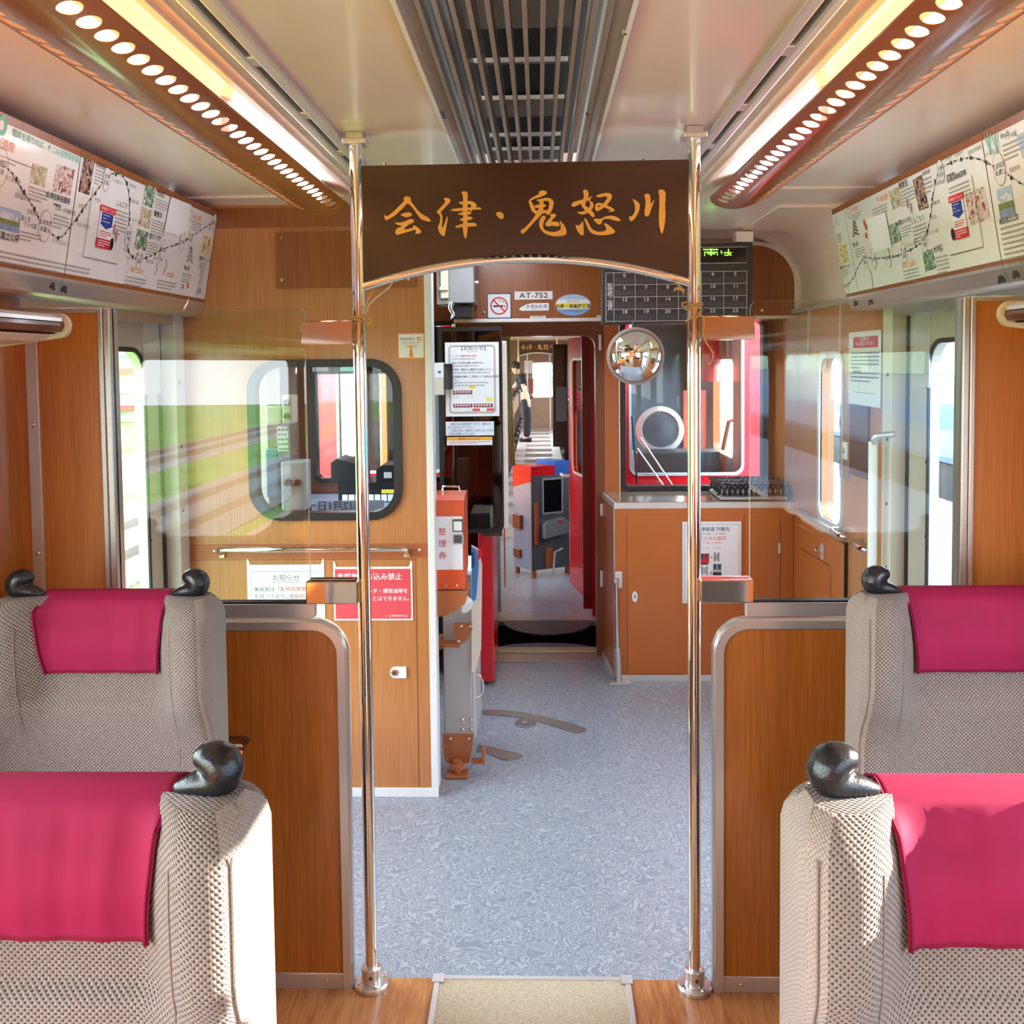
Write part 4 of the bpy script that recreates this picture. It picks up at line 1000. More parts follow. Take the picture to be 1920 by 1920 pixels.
for k in range(4):
    q0 = fr.px(*cR(318+5*k, 1150+36*k)); b.line(fr, [(q0[0]-.014-.006*k, q0[1]-.006), (q0[0], q0[1]+.006), (q0[0]+.014+.006*k, q0[1]-.006)], .006, mat('castle_ink', '#5c4048', .6), h=.003)
word(b, fr, cR, (308, 1385), '鶴ヶ城', .02, INK, 'l', .012); para(b, fr, cR, (325, 1400), .09, 4)
for x, y in ((415, 1150), (430, 1190), (432, 1270)): q0 = fr.px(*cR(x, y)); b.flat(fr, ell(q0[0], q0[1], .009, .012, 7), PINK, h=.003)
for x, y in ((825, 965), (858, 1005)): q0 = fr.px(*cR(x, y)); b.flat(fr, ell(q0[0], q0[1], .006, .016), mat('skewer_pink', '#b88078'), h=.0032); b.line(fr, [(q0[0], q0[1]), (q0[0]+.014, q0[1]-.055)], .0012, INKG, h=.0031)
word(b, fr, cR, (860, 1165), 'しんごろう', .02); para(b, fr, cR, (870, 1185), .10, 5, .011)
q0 = fr.px(*cR(155, 1160)); b.line(fr, [(q0[0]-.02, q0[1]-.01), (q0[0], q0[1]+.03), (q0[0]+.02, q0[1]-.01)], .004, INKG, h=.003); para(b, fr, cR, (150, 1260), .05, 4, m=INK)
q0 = fr.px(*cR(480, 1660)); b.line(fr, [(q0[0]-.006, q0[1]+.03), (q0[0]+.008, q0[1]), (q0[0]-.004, q0[1]-.04)], .004, INKG, h=.003)
for x, y, tx in ((1400, 505, '会津山村道場'), (1275, 525, '会津荒海'), (1190, 560, '中荒井'), (1092, 800, '田島高校前'), (1065, 985, '養鱒公園'), (1055, 1120, '弥五島'), (1020, 1265, 'ふるさと公園'), (885, 1340, '湯野上'), (820, 1380, '大川ダム公園')): word(b, fr, cR, (x, y), tx, .012, INKG)
b.build('printed_board', BOARD, t)
locks(t, [(1882, 522), (1636, 565), (1608, 568)], 1)
# ------------------------------------------------------------------ entrance doors on both sides
DOORM = mat('door_metal', '#cfc3b4', .38, .35, var=.04)
def side_door(s, idx, ya, yb):
    x = (XL if s < 0 else XR) + s*.03; sd = 'left' if s < 0 else 'right'
    fr = Fr((x, 0, 0), (0, -s, 0), (0, 0, 1))
    U = lambda y: -s*y
    w0, w1 = sorted((U(ya), U(yb))); g0, g1 = sorted((U(2.47), U(3.17)))
    # folding leaf with tall window
    r = .09
    hole = rrect(g0, .30, g1, 1.65, r)
    d = MB().prism(fr, rect(w0, .02, w1, 1.80), .035, DOORM, [hole])
    o = struct(d, 'door_%d' % idx, ALU, label='%s entrance door with tall narrow window' % sd)
    o['category'] = 'door'
    MB().prism(fr, rrect(g0-.012, .288, g1+.012, 1.662, r+.01), .006, BLK, [rrect(g0+.004, .304, g1-.004, 1.646, r-.004)], h=.003).build('window_seal', BLK, o)
    MB().flat(fr, hole, GLW, h=-.02).build('pane', GLW, o)
    MB().prism(fr, rrect(*sorted((U(3.185), U(3.225)))[:1], .62, sorted((U(3.185), U(3.225)))[1], .80, .018), .004, ALUW, h=.004).build('handle_recess', ALUW, o)
    MB().prism(fr, rect(*[sorted((U(3.16), U(3.30)))[0], 1.50, sorted((U(3.16), U(3.30)))[1], 1.745]), .004, ALUW, h=.005).build('access_plate', ALUW, o)
    b = MB()
    for z in (.5, .75, 1.0, 1.25, 1.5): b.lathe([(.004, 0), (.004, .002)], fr.p(U(3.19), z, 0), fr.n, 8)
    b.build('screws', DGR, o)
    if s < 0:
        # sticker on glass and grab strip
        MB().flat(fr, rrect(U(2.95)-.04, 1.13, U(2.95)+.04, 1.29, .01), PAPER, h=-.015).build('sticker', PAPER, o)
    # jamb: dark gap, pale post
    y2 = yb
    b = MB().box((x-s*.004, yb, 0), (x+s*.03, yb+.025, 1.8)); struct(b, 'trim_5', BLK, label='black rubber seal beside the %s entrance door' % sd)
    b = MB().box((x-s*.055, yb+.025, 0), (x+s*.03, yb+.085, 1.79), bev=.004).box((x-s*.052, yb+.088, 0), (x+s*.03, yb+.12, 1.79), bev=.004)
    struct(b, 'trim_6', CREAMM, label='pale door post beside the %s entrance door' % sd)
    b = MB()
    for z in (.62, .85, 1.08, 1.31, 1.54): b.lathe([(.006, 0), (.006, .003), (.003, .004)], (x-s*.055, yb+.055, z), (-s, 0, 0), 10)
    struct(b, 'trim_7', DGR, label='screws on the %s door post' % sd)
    # lintel over the door
    b = MB().box((x-s*.05, YP-.02, 1.745), (x+s*.03, yb+.12, 1.80)); struct(b, 'lintel', ALU, label='metal lintel over the %s entrance door' % sd)
    struct(MB().box((x-s*.01, YP, 1.795), (x+s*.06, yb+.13, 2.2)), 'wall_%s' % sd, CREAM, label='wall strip above the %s entrance door' % sd)
    b = MB().box((x-s*.03, YP+.03, 0), (x+s*.02, 2.42, 1.8)); struct(b, 'trim_8', BLK, label='dark recess behind the %s tall wood panel' % sd)
side_door(-1, 1, 2.40, 3.285)
side_door(1, 2, 2.40, 3.335)

# ------------------------------------------------------------------ cabin wall at the left
XE = -.389          # right edge of the cabin wall
fw = front(YW)
wx0, wz0 = fw.px(485, 962); wx1, wz1 = fw.px(737, 686)
ox0, oz0 = fw.px(470, 976); ox1, oz1 = fw.px(751, 672)
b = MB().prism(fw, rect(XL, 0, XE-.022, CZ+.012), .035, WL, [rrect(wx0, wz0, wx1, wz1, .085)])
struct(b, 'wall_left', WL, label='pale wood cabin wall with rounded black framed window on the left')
win = MB().prism(fw, rrect(ox0, oz0, ox1, oz1, .115, 8), .05, BLK, [rrect(wx0+.002, wz0+.002, wx1-.002, wz1-.002, .085, 8)], h=.012)
o = struct(win, 'window_1', BLK, label='rounded window with black rubber frame in the cabin wall', smooth=True, ang=50)
MB().flat(fw, rrect(wx0, wz0, wx1, wz1, .085), GLW, h=-.012).build('pane', GLW, o)
b = MB().box((XE-.022, YW-.006, .03), (XE+.004, YW+.012, CZ), bev=.002).box((XE-.004, YW+.012, .03), (XE+.004, YW+.07, CZ))
struct(b, 'trim_9', WHT, label='white corner trim at the right edge of the cabin wall')
b = MB().box((XL, YW-.008, 0), (XE+.004, YW, .034), bev=.002); struct(b, 'baseboard_left', WHT, label='white skirting along the cabin wall')
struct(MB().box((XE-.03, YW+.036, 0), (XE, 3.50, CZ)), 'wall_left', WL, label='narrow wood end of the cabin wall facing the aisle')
z1 = fw.px(600, 1020)[1]; z0 = fw.px(600, 1046)[1]
b = MB().box((XL, YW-.003, z0), (XE-.022, YW, z1)); struct(b, 'trim_10', mat('rail_backing', '#b4643c', .4), label='reddish band behind the handrail on the cabin wall')
# hatch outline
u0, vb = fw.px(366, 1478); u1, vt = fw.px(779, 1048)
b = MB().line(fw, [(u1, vb), (u1, vt), (XL+.02, vt)], .003, RBR, h=.0008).line(fw, [(XL, vb), (u1, vb)], .003, RBR, h=.0008)
struct(b, 'trim_11', RBR, label='joint line of the large hatch in the cabin wall')
# raised panel near the top, with screws
p0, p1 = fw.px(520, 541), fw.px(779, 433)
t = thing('cover_panel', 'small raised wood panel screwed high on the cabin wall', 'panel', fw.p(*p0))
MB().box((p0[0], YW-.016, p0[1]), (p1[0], YW-.0005, p1[1]), bev=.003).build('panel', WM, t)
for x, y in ((530, 448), (531, 525), (700, 447), (768, 524)): MB().lathe([(.005, 0), (.005, .002), (.003, .003)], fw.p(*fw.px(x, y), .016), fw.n, 10).build('screw', CHR, t)
t1_ = fw.px(400, 428)
b = MB().box((XL, YW-.003, t1_[1]), (XE-.022, YW, CZ-.004)); struct(b, 'wall_left', WM, label='dark wood strip at the top of the cabin wall')
# handrail
z = fw.px(500, 1026)[1]; ua = fw.px(417, 1026)[0]; ub = fw.px(764, 1026)[0]
t = thing('handrail', 'horizontal chrome handrail below the cabin window', 'handrail', fw.p(ua, z))
MB().tube([V((ua, YW-.004, z-.018)), V((ua, YW-.03, z-.014)), V((ua+.002, YW-.042, z-.004)), V((ua+.012, YW-.045, z)), V((ub-.012, YW-.045, z)), V((ub-.002, YW-.042, z-.004)), V((ub, YW-.03, z-.014)), V((ub, YW-.004, z-.018))], .0105, 12).build('bar', CHR, t, smooth=True)
for u in (ua, ub): MB().obox((u, YW-.006, z-.02), (.024, .01, .036), None, CHR, .004).build('end_bracket', CHR, t)
for u in (ua-.03, ub+.045): MB().lathe([(.005, 0), (.005, .002), (.003, .003)], V((u, YW-.003, z-.012)), (0, -1, 0), 10).build('screw', CHR, t)
# lock
p = fw.px(747, 1260); t = thing('hatch_lock', 'small white key lock on the cabin wall hatch', 'lock', fw.p(*p))
MB().prism(fw, rrect(p[0]-.03, p[1]-.021, p[0]+.03, p[1]+.021, (.02, .003, .003, .02)), .006, WHT, h=.007).build('plate', WHT, t)
MB().lathe([(.012, 0), (.012, .004), (.008, .005)], fw.p(p[0]-.013, p[1], .007), fw.n, 16).build('cylinder', CHR, t)
MB().flat(fw, rect(p[0]-.0145, p[1]-.006, p[0]-.0115, p[1]+.006), BLK, h=.0125).build('keyhole', BLK, t)

def poster(fr, name, label, ct, q0, q1, border=None, clear=None, h=.002):
    (a, c), (d, e) = fr.px(*q0), fr.px(*q1); u0, u1 = sorted((a, d)); v0, v1 = sorted((c, e))
    t = thing(name, label, ct, fr.p(u0, v0, 0))
    return t, u0, v0, u1, v1
# paper notice
t, u0, v0, u1, v1 = poster(fw, 'notice', 'white notice with blue frame on the cabin wall hatch', 'notice', (466, 1168), (608, 1058))
b = MB().flat(fw, rect(u0, v0, u1, v1), PAPER, h=.003); b.flat(fw, [(u0, v1), (u0+.012, v1), (u0+.006, v1+.02), (u0, v1+.02)], PAPER, h=.003).flat(fw, [(u1-.012, v1), (u1, v1), (u1, v1+.02), (u1-.006, v1+.02)], PAPER, h=.003)
b.build('sheet', PAPER, t)
b = MB().line(fw, rect(u0+.014, v0+.01, u1-.014, v1-.025), .002, mat('blue_line', '#7fa8d8', .5), h=.0036, closed=True)
W = u1-u0
b.text(fw, 'お知らせ', (u0+u1)/2, v1-.058, .026, INKG, h=.004, al='c'); b.line(fw, [(u0+W*.31, v1-.064), (u0+W*.69, v1-.064)], .0015, INKG, h=.004)
zz = v1-.098; sz = .0195
b.text(fw, '乗務員は「', u0+.024, zz, sz, INKG, h=.004).text(fw, '業務用携帯電話', u0+.024+sz*4.9, zz, sz, mat('soft_red', '#e08a86', .5), h=.004)
b.text(fw, 'を持っており、', u0+.024, zz-.026, sz, INKG, h=.004).text(fw, '連絡時に', u0+.024+sz*6.6, zz-.026, sz, mat('soft_red', '#e08a86'), h=.004)
b.text(fw, 'する場合があります', u0+.05, zz-.052, sz, INKG, h=.004)
b.build('lettering', INKG, t)
t, u0, v0, u1, v1 = poster(fw, 'notice', 'red notice with white lettering on the cabin wall hatch', 'notice', (627, 1163), (773, 1062))
b = MB().flat(fw, rect(u0, v0, u1, v1), PAPER, h=.003); b.flat(fw, [(u0, v1), (u0+.012, v1), (u0+.006, v1+.02), (u0, v1+.02)], PAPER, h=.003).flat(fw, [(u1-.012, v1), (u1, v1), (u1, v1+.02), (u1-.006, v1+.02)], PAPER, h=.003)
b.flat(fw, rect(u0+.006, v0+.006, u1-.006, v1-.008), PINK, h=.0034); b.build('sheet', PAPER, t)
b = MB().text(fw, '危険物持ち込み禁止', (u0+u1)/2-.012, v1-.046, .0265, PAPER, h=.004, al='c', bold=.012)
b.text(fw, 'ガソリン・マッチ・揮発油等を', u1-.018, v1-.096, .0185, PAPER, h=.004, al='r', bold=.01).text(fw, '持ち込むことはできません。', u1-.012, v1-.124, .0185, PAPER, h=.004, al='r', bold=.01)
b.text(fw, '会津鉄道株式会社', u1-.02, v0+.014, .0085, PAPER, h=.004, al='r'); b.flat(fw, ell(u1-.098, v0+.017, .004, .003, 8), INKO, h=.004)
b.build('lettering', PAPER, t)
# orange framed sticker
t, u0, v0, u1, v1 = poster(fw, 'sticker', 'white sticker with orange border near the cabin wall corner', 'sticker', (746, 673), (796, 624))
MB().flat(fw, rrect(u0, v0, u1, v1, .004), INKO, h=.0015).flat(fw, rrect(u0+.004, v0+.004, u1-.004, v1-.004, .003), PAPER, h=.002).build('sheet', PAPER, t)
um = (u0+u1)/2; b = MB().text(fw, 'MIRAIRO', u0+.009, v1-.026, .0135, INK, h=.0025).text(fw, 'ID', u1-.009, v1-.027, .019, INKO, h=.0025, al='r', bold=.03).text(fw, 'ご利用いただけます', um, v1-.037, .008, INKG, h=.0025, al='c')
b.flat(fw, [(um-.007, v0+.006), (um+.007, v0+.006), (um+.004, v0+.034), (um-.004, v0+.034)], INKO, h=.0025).flat(fw, ell(um, v0+.042, .006, .006, 12), INKO, h=.0025)
for s in (-1, 1): b.line(fw, ell(um+s*.014, v0+.046, .005, .005, 12), .002, INKO, h=.0025, closed=True)
b.line(fw, [(um-.003, v0+.052), (um-.004, v0+.057)], .002, INKO, h=.0025).line(fw, [(um+.003, v0+.052), (um+.004, v0+.057)], .002, INKO, h=.0025)
b.build('lettering', INKO, t)

# ------------------------------------------------------------------ driver's cab behind the cabin wall
CABG = mat('cab_grey', '#8f8f8a', .5, var=.05); CABD = mat('cab_desk_grey', '#8b97a8', .45); DASH = mat('dash_black', '#15171a', .35, var=.1)
frl = Fr((XL+.01, 0, 0), (0, 1, 0), (0, 0, 1))
b = MB().prism(frl, rect(YW+.04, 0, YF, CZ), .05, CABG, [rrect(3.85, .98, 4.65, 1.66, .06)]); struct(b, 'wall_left', CABG, label='grey side wall of the driving cab with its window')
b = MB().prism(frl, rrect(3.82, .95, 4.68, 1.69, .07), .012, ALU, [rrect(3.86, .99, 4.64, 1.65, .05)], h=.004); struct(b, 'window_2', ALU, label='side window of the driving cab')
# car end wall with windscreens and gangway doorway
fe = front(YF)
dx0, dx1, dz1 = -.262, .298, 1.735
wr0, wrb = fe.px(1172, 912); wr1, wrt = fe.px(1430, 622)
holeR = rrect(wr0, wrb, wr1, 1.80, .03); holeL = rrect(-1.21, .98, -.45, 1.80, .03); holeD = rrect(dx0, .002, dx1, dz1, (0, 0, .06, .06))
b = MB().prism(fe, rect(XL, 0, XR+.02, 2.2), .06, RBR, [holeR, holeL, holeD]); struct(b, 'wall_front', RBR, label='red brown end wall of the car with doorway and windscreens')
def frame(fr, hole, w, m, name, label, d=.07, h=.02):
    us = [p[0] for p in hole]; vs = [p[1] for p in hole]
    b = MB().prism(fr, rrect(min(us)-w, min(vs)-w, max(us)+w, max(vs)+w, .045), d, m, [rrect(min(us)+.002, min(vs)+.002, max(us)-.002, max(vs)-.002, .03)], h=h)
    return struct(b, name, m, label=label)
o = frame(fe, holeR, .022, BLK, 'window_3', 'front window above the counter with black rubber frame'); MB().flat(fe, holeR, GLW, h=-.03).build('pane', GLW, o)
o = frame(fe, holeL, .022, BLK, 'window_4', 'driver windscreen with black rubber frame'); MB().flat(fe, holeL, GLW, h=-.03).build('pane', GLW, o)
b = MB().box((fe.px(1132, 700)[0], YF-.035, 0), (wr0-.03, YF, 1.80)); struct(b, 'wall_front', BRN, label='brown pier between doorway and front window')
b = MB().box((wr0-.034, YF-.04, .90), (wr0-.028, YF, 1.80)); struct(b, 'trim_12', ALUW, label='thin pale strip left of the front window')
# door surround
ring = MB().prism(fe, rect(dx0-.09, .0, dx1+.075, 1.83), .02, RBR, [holeD], h=.02); struct(ring, 'trim_13', RBR, label='red brown surround of the gangway doorway')
b = MB().prism(fe, rrect(dx0-.012, .0, dx1+.012, dz1+.012, (0, 0, .07, .07)), .02, RBR, [holeD], h=.034); struct(b, 'trim_14', RBR, label='raised rim of the gangway doorway')
for y in (657, 1110):
    p = fe.px(1126, 640 + (0 if y == 657 else 460)); 
for (ya, yb, xx) in ((627, 657, 1124), (1067, 1098, 1127), (943, 966, 1127)):
    pa, pb = fe.px(xx, ya), fe.px(xx, yb); b = MB().box((pa[0]-.008, YF-.034, pb[1]), (pa[0]+.008, YF-.02, pa[1]), bev=.003); tag(b.build('door_hinge', ALUW), {627: 'topmost pale hinge plate right of the gangway doorway', 1067: 'lowest pale hinge plate right of the gangway doorway', 943: 'middle pale hinge plate right of the gangway doorway'}[ya], 'hinge')
# driver's desk and gear
t = thing('driver_desk', 'black and grey driving desk seen through the cabin window', 'desk', (-.83, 4.75, 0))
MB().box((-1.25, 4.45, 0), (-.64, 5.05, .86)).build('desk_body', CABD, t)
MB().box((-1.25, 4.42, .86), (-.64, 5.05, .90), bev=.01).build('desk_top', CABD, t)
MB().extr([(-1.02, .90), (-.64, .90), (-.64, 1.0), (-1.02, 1.0)], 4.72, 5.0).build('dashboard', DASH, t)
fd = front(4.715)
b = MB()
for i in range(9): b.flat(fd, rrect(-1.0+.033*i, .905, -.972+.033*i, .94, .003), PAPER)
b.build('indicator_row', PAPER, t)
MB().flat(fd, rect(-.80, .945, -.70, .965), INKY).build('yellow_strip', INKY, t)
t = thing('meter_hood', 'left black meter hood on the driving desk', 'meter', (-.95, 4.8, 1.0)); MB().extr([(-1.06, 1.0), (-.90, 1.0), (-.90, 1.05), (-.93, 1.09), (-1.03, 1.12), (-1.06, 1.1)], 4.74, 4.96).build('hood', DASH, t)
t = thing('meter_hood', 'right black meter hood with small screen on the driving desk', 'meter', (-.72, 4.8, 1.0)); MB().extr([(-.83, 1.0), (-.62, 1.0), (-.62, 1.04), (-.65, 1.085), (-.80, 1.085), (-.83, 1.06)], 4.74, 4.96).build('hood', DASH, t)
MB().flat(front(4.735), rect(-.79, 1.02, -.75, 1.05), GRY).build('screen', GRY, t)
fb = front(4.40)
q0, q1 = fb.px(580, 964), fb.px(720, 938)
t = thing('desk_notice', 'pale notice with reversed lettering seen through the cabin window', 'notice', fb.p(*q0))
MB().box((q0[0], 4.40, q0[1]-.06), (q1[0], 4.404, q1[1])).build('sheet', CABD, t)
p = fb.px(685, 955); MB().text(fb, '3年12月1日～', p[0]+.02, p[1], .05, DGR, h=.002, mirror=True, bold=.01).build('lettering', DGR, t)
fc = front(4.0)
def cbox(name, label, ct, x0, y0, x1, y1, m, dep=.12, y=4.0, bev=.006):
    f = front(y); a, c = f.px(x0, y1), f.px(x1, y0)
    t = thing(name, label, ct, (a[0], y, a[1])); MB().box((a[0], y, a[1]), (c[0], y+dep, c[1]), bev=bev).build('body', m, t); return t, f, a[0], a[1], c[0], c[1]
t, f, u0, v0, u1, v1 = cbox('control_box', 'grey control box with two round knobs behind the cabin window', 'control box', 526, 958, 572, 866, GRY)
b = MB().flat(f, rect(u0+.03, v1-.06, u0+.075, v1-.025), DGR, h=.002); b.build('screen', DGR, t)
for k in (.3, .68): MB().lathe([(.016, 0), (.014, .016), (.010, .018)], f.p(u0+(u1-u0)*k, v0+(v1-v0)*.42, 0), f.n, 16).build('knob', mat('knob_red', '#5c2430', .3), t)
b = MB().lines(f, u0+.02, v0+.06, u1-.02, v0+.015, 4, INKG, h=.001); b.build('lettering', INKG, t)
t, f, u0, v0, u1, v1 = cbox('folder_box', 'blue grey folder box standing at the cab side wall', 'folder box', 497, 932, 522, 842, mat('folder_blue', '#5c7690', .4), .2)
t, f, u0, v0, u1, v1 = cbox('cab_speaker', 'white speaker box high at the cab side wall', 'speaker', 498, 798, 528, 762, OFFW, .14)
t, f, u0, v0, u1, v1 = cbox('valve_panel', 'pale panel with two dark knobs beside the cab speaker', 'panel', 528, 795, 548, 741, OFFW, .1)
for k in (.25, .72): MB().lathe([(.014, 0), (.012, .018)], f.p((u0+u1)/2, v0+(v1-v0)*k, 0), f.n, 12).build('knob', DGR, t)
t, f, u0, v0, u1, v1 = cbox('timetable_sheet', 'white timetable sheet hanging below the cab speaker', 'timetable', 520, 846, 540, 800, PAPER, .004, bev=0); MB().lines(f, u0+.004, v1-.02, u1-.004, v0+.02, 7, INKG, h=.001).build('lettering', INKG, t)
t, f, u0, v0, u1, v1 = cbox('wall_box', 'reddish brown panel behind the grey control box', 'wall box', 498, 962, 582, 900, mat('cab_brown', '#6a3630', .4), .03, 4.16)
b = MB().box((XL+.02, 4.02, .6), (-1.17, 4.2, 1.72)); struct(b, 'wall_left', OFFW, label='ivory pillar inside the driving cab')
t = thing('sun_visor', 'dark horizontal sun visor across the cab windscreen', 'sun visor', (-.8, 5.0, 1.6)); MB().box((-1.2, 4.98, 1.55), (-.45, 5.0, 1.79)).build('blind', glass('visor_green', '#6c8478', .6), t); MB().box((-1.2, 4.975, 1.545), (-.45, 4.985, 1.56)).build('rod', BLK, t)

# ------------------------------------------------------------------ dark screen with notices, driver's seat and curtain behind
fsn = front(4.52)
a = fsn.px(826, 1000); c = fsn.px(941, 612)
t = thing('cab_screen', 'dark glass driver screen carrying three notices', 'screen', fsn.p(*a))
MB().prism(fsn, rrect(a[0], a[1], c[0], c[1], (.01, .04, .0, .0)), .02, BLK, [rrect(a[0]+.02, a[1]+.02, c[0]-.008, c[1]-.02, (.01, .035, 0, 0))]).build('frame', BLK, t)
MB().prism(fsn, rrect(a[0]+.02, a[1]+.02, c[0]-.008, c[1]-.02, (.01, .035, 0, 0)), .006, GLT, h=-.006).build('glass_pane', glass('screen_glass', '#4e4640', .7), t)
MB().box((c[0]-.004, 4.525, a[1]+.02), (c[0]+.022, 4.56, 1.70), bev=.004).build('edge_rail', ALUW, t)
fn = front(4.515)
t, u0, v0, u1, v1 = poster(fn, 'notice', 'large notice with brown rounded border on the dark screen', 'notice', (836, 781), (935, 641))
b = MB().prism(fn, rect(u0, v0, u1, v1), .002, PAPER); b.build('sheet', PAPER, t)
W, H = u1-u0, v1-v0
BRD = mat('border_brown', '#8c6a48', .5); b = MB()
b.line(fn, rrect(u0+W*.08, v0+H*.05, u1-W*.08, v1-H*.05, .014), .007, BRD, h=.0006, closed=True); b.line(fn, rrect(u0+W*.08, v0+H*.05, u1-W*.08, v1-H*.05, .014), .002, PAPER, h=.001, closed=True)
b.text(fn, '【お知らせ】', (u0+u1)/2, v1-H*.105, W*.095, INK, h=.001, al='c').text(fn, '(Information)', (u0+u1)/2, v1-H*.135, W*.035, INKG, h=.001, al='c')
for k, (ja, en, m) in enumerate([('ワンマン運転列車の場合', 'In case of conductor-less train,', INKR), ('車内での切符は購入出来ません。', "You can't buy a ticket on the train.", INK), ('降車時、運転士に運賃をお支払い下さい。', 'Please pay the fare to the driver when you get off.', INK), ('二両運転の場合、二両目のドアは終点以外開きま', '', INK), ('せん。', 'In case of two cars, the door of the second car', INK), ('', "won't open other than the terminal station.", INK)]):
    zz = v1-H*(.195, .29, .38, .475, .515, .59)[k]
    if ja: b.text(fn, ja, u0+W*.12, zz, W*.045, m, h=.001, sx=.95)
    if en: b.text(fn, en, u0+W*.12, zz-H*.037*(1 if ja else 0), W*.043, INK, h=.001, sx=.82)
CARR = mat('carriage_brown', '#8c4a44', .5)
for (k, q) in ((.30, ((.14, .50),)), (.12, ((.14, .5), (.52, .88)))):
    for (g, hh) in q:
        b.flat(fn, rect(u0+W*g, v0+H*k, u0+W*hh, v0+H*(k+.05)), CARR, h=.001)
        for i in range(6): b.flat(fn, rect(u0+W*(g+.03+.052*i), v0+H*(k+.02), u0+W*(g+.06+.052*i), v0+H*(k+.04)), PAPER, h=.0014)
b.flat(fn, rect(u0+W*.44, v0+H*.375, u0+W*.55, v0+H*.42), INKY, h=.001).flat(fn, rect(u0+W*.76, v0+H*.205, u0+W*.87, v0+H*.25), INKY, h=.001)
b.flat(fn, rect(u0+W*.5, v0+H*.07, u0+W*.64, v0+H*.105), PINK, h=.001).flat(fn, rect(u0+W*.76, v0+H*.07, u0+W*.9, v0+H*.105), PINK, h=.001)
for g, k in ((.15, .25), (.42, .25), (.15, .07), (.38, .07)): b.line(fn, rect(u0+W*g, v0+H*k, u0+W*(g+.09), v0+H*(k+.035)), .001, INKG, h=.001, closed=True)
b.build('lettering', INK, t)
t, u0, v0, u1, v1 = poster(fn, 'notice', 'small white notice below the bordered one on the dark screen', 'notice', (836, 817), (926, 790))
MB().prism(fn, rect(u0, v0, u1, v1), .002, mat('blue_white_paper', '#e4e8f0', .6)).build('sheet', PAPER, t)
b = MB(); sz = (v1-v0)*.19
for i, tx in enumerate(('　運転中は大変危険ですので、運転士に', '話しかけないで下さい。', '　ご用の方は、停車中にお申し出ください。', 'ご協力お願いいたします。')): b.text(fn, tx, u0+(u1-u0)*.05, v1-(v1-v0)*(.24+.235*i), sz*.98, INK, h=.0006, sx=.93)
b.build('lettering', INK, t)
t, u0, v0, u1, v1 = poster(fn, 'notice', 'lowest notice with orange heading on the dark screen', 'notice', (838, 835), (923, 819))
MB().prism(fn, rect(u0, v0, u1, v1), .002, PAPER).flat(fn, rect(u0, v1-(v1-v0)*.4, u1, v1), mat('amber', '#f4b41c', .5), h=.0005).build('sheet', PAPER, t)
b = MB().text(fn, '運転席付近でのお願い', (u0+u1)/2, v1-(v1-v0)*.33, (v1-v0)*.28, INKR, h=.001, al='c'); b.lines(fn, u0+.01, v1-(v1-v0)*.5, u1-.01, v0+.004, 2, INKR, h=.001); b.build('lettering', INKR, t)
# card reader on the corner
f = front(4.45); t = thing('card_reader', 'white and beige card reader with dark holder on the aisle corner', 'card reader', f.p(*f.px(815, 740)))
for (x0, y0, x1, y1, m, d, n) in ((815, 680, 832, 710, WHT, .04, 'upper_body'), (813, 710, 832, 741, OFFW, .05, 'lower_body'), (832, 682, 848, 730, BLKG, .05, 'holder')):
    p, q_ = f.px(x0, y1), f.px(x1, y0); MB().box((p[0], 4.45, p[1]), (q_[0], 4.45+d, q_[1]), bev=.004).build(n, m, t)
p = f.px(824, 698); MB().flat(f, rect(p[0]-.007, p[1]-.004, p[0]+.007, p[1]+.006), INKB, h=.001).build('display', INKB, t)
# inside
CURT = mat('curtain_beige', '#8e7658', .9, var=.2, vscale=(60, 60, 2))
b = MB(); vs = []; fs = []
for i in range(21):
    x = -.275 + .085*i/20; y = 4.578 + .010*math.sin(i*1.5); vs += [V((x, y, .75)), V((x, y, 1.55))]
b.add(vs, [[2*i, 2*i+2, 2*i+3, 2*i+1] for i in range(20)]); o = b.build('curtain', CURT, smooth=True); tag(o, 'beige curtain hanging behind the dark driver screen', 'curtain')
md = o.modifiers.new('thick', 'SOLIDIFY'); md.thickness = .003
o = MB().cyl((-.42, 4.66, .7), (-.42, 4.66, 1.79), .012, 12).build('cab_post', CHR, smooth=True, ang=50); tag(o, 'thin chrome post behind the dark driver screen', 'post')
t = thing('driver_chair', 'dark maroon driver seat with grey headrest behind the dark screen', 'seat', (-.42, 4.85, 0)); MAR = mat('maroon_leather', '#3c1416', .35)
MB().obox((-.46, 4.9, .62), (.24, .1, .62), None, MAR, .04, 3).build('backrest', MAR, t, smooth=True); MB().obox((-.40, 4.86, 1.0), (.11, .06, .22), None, GRY, .025, 3).build('headrest', GRY, t, smooth=True)
MB().obox((-.46, 4.76, .40), (.24, .24, .1), None, MAR, .03, 3).build('cushion', MAR, t, smooth=True); MB().cyl((-.46, 4.78, 0), (-.46, 4.78, .36), .05).build('pedestal', DGR, t)

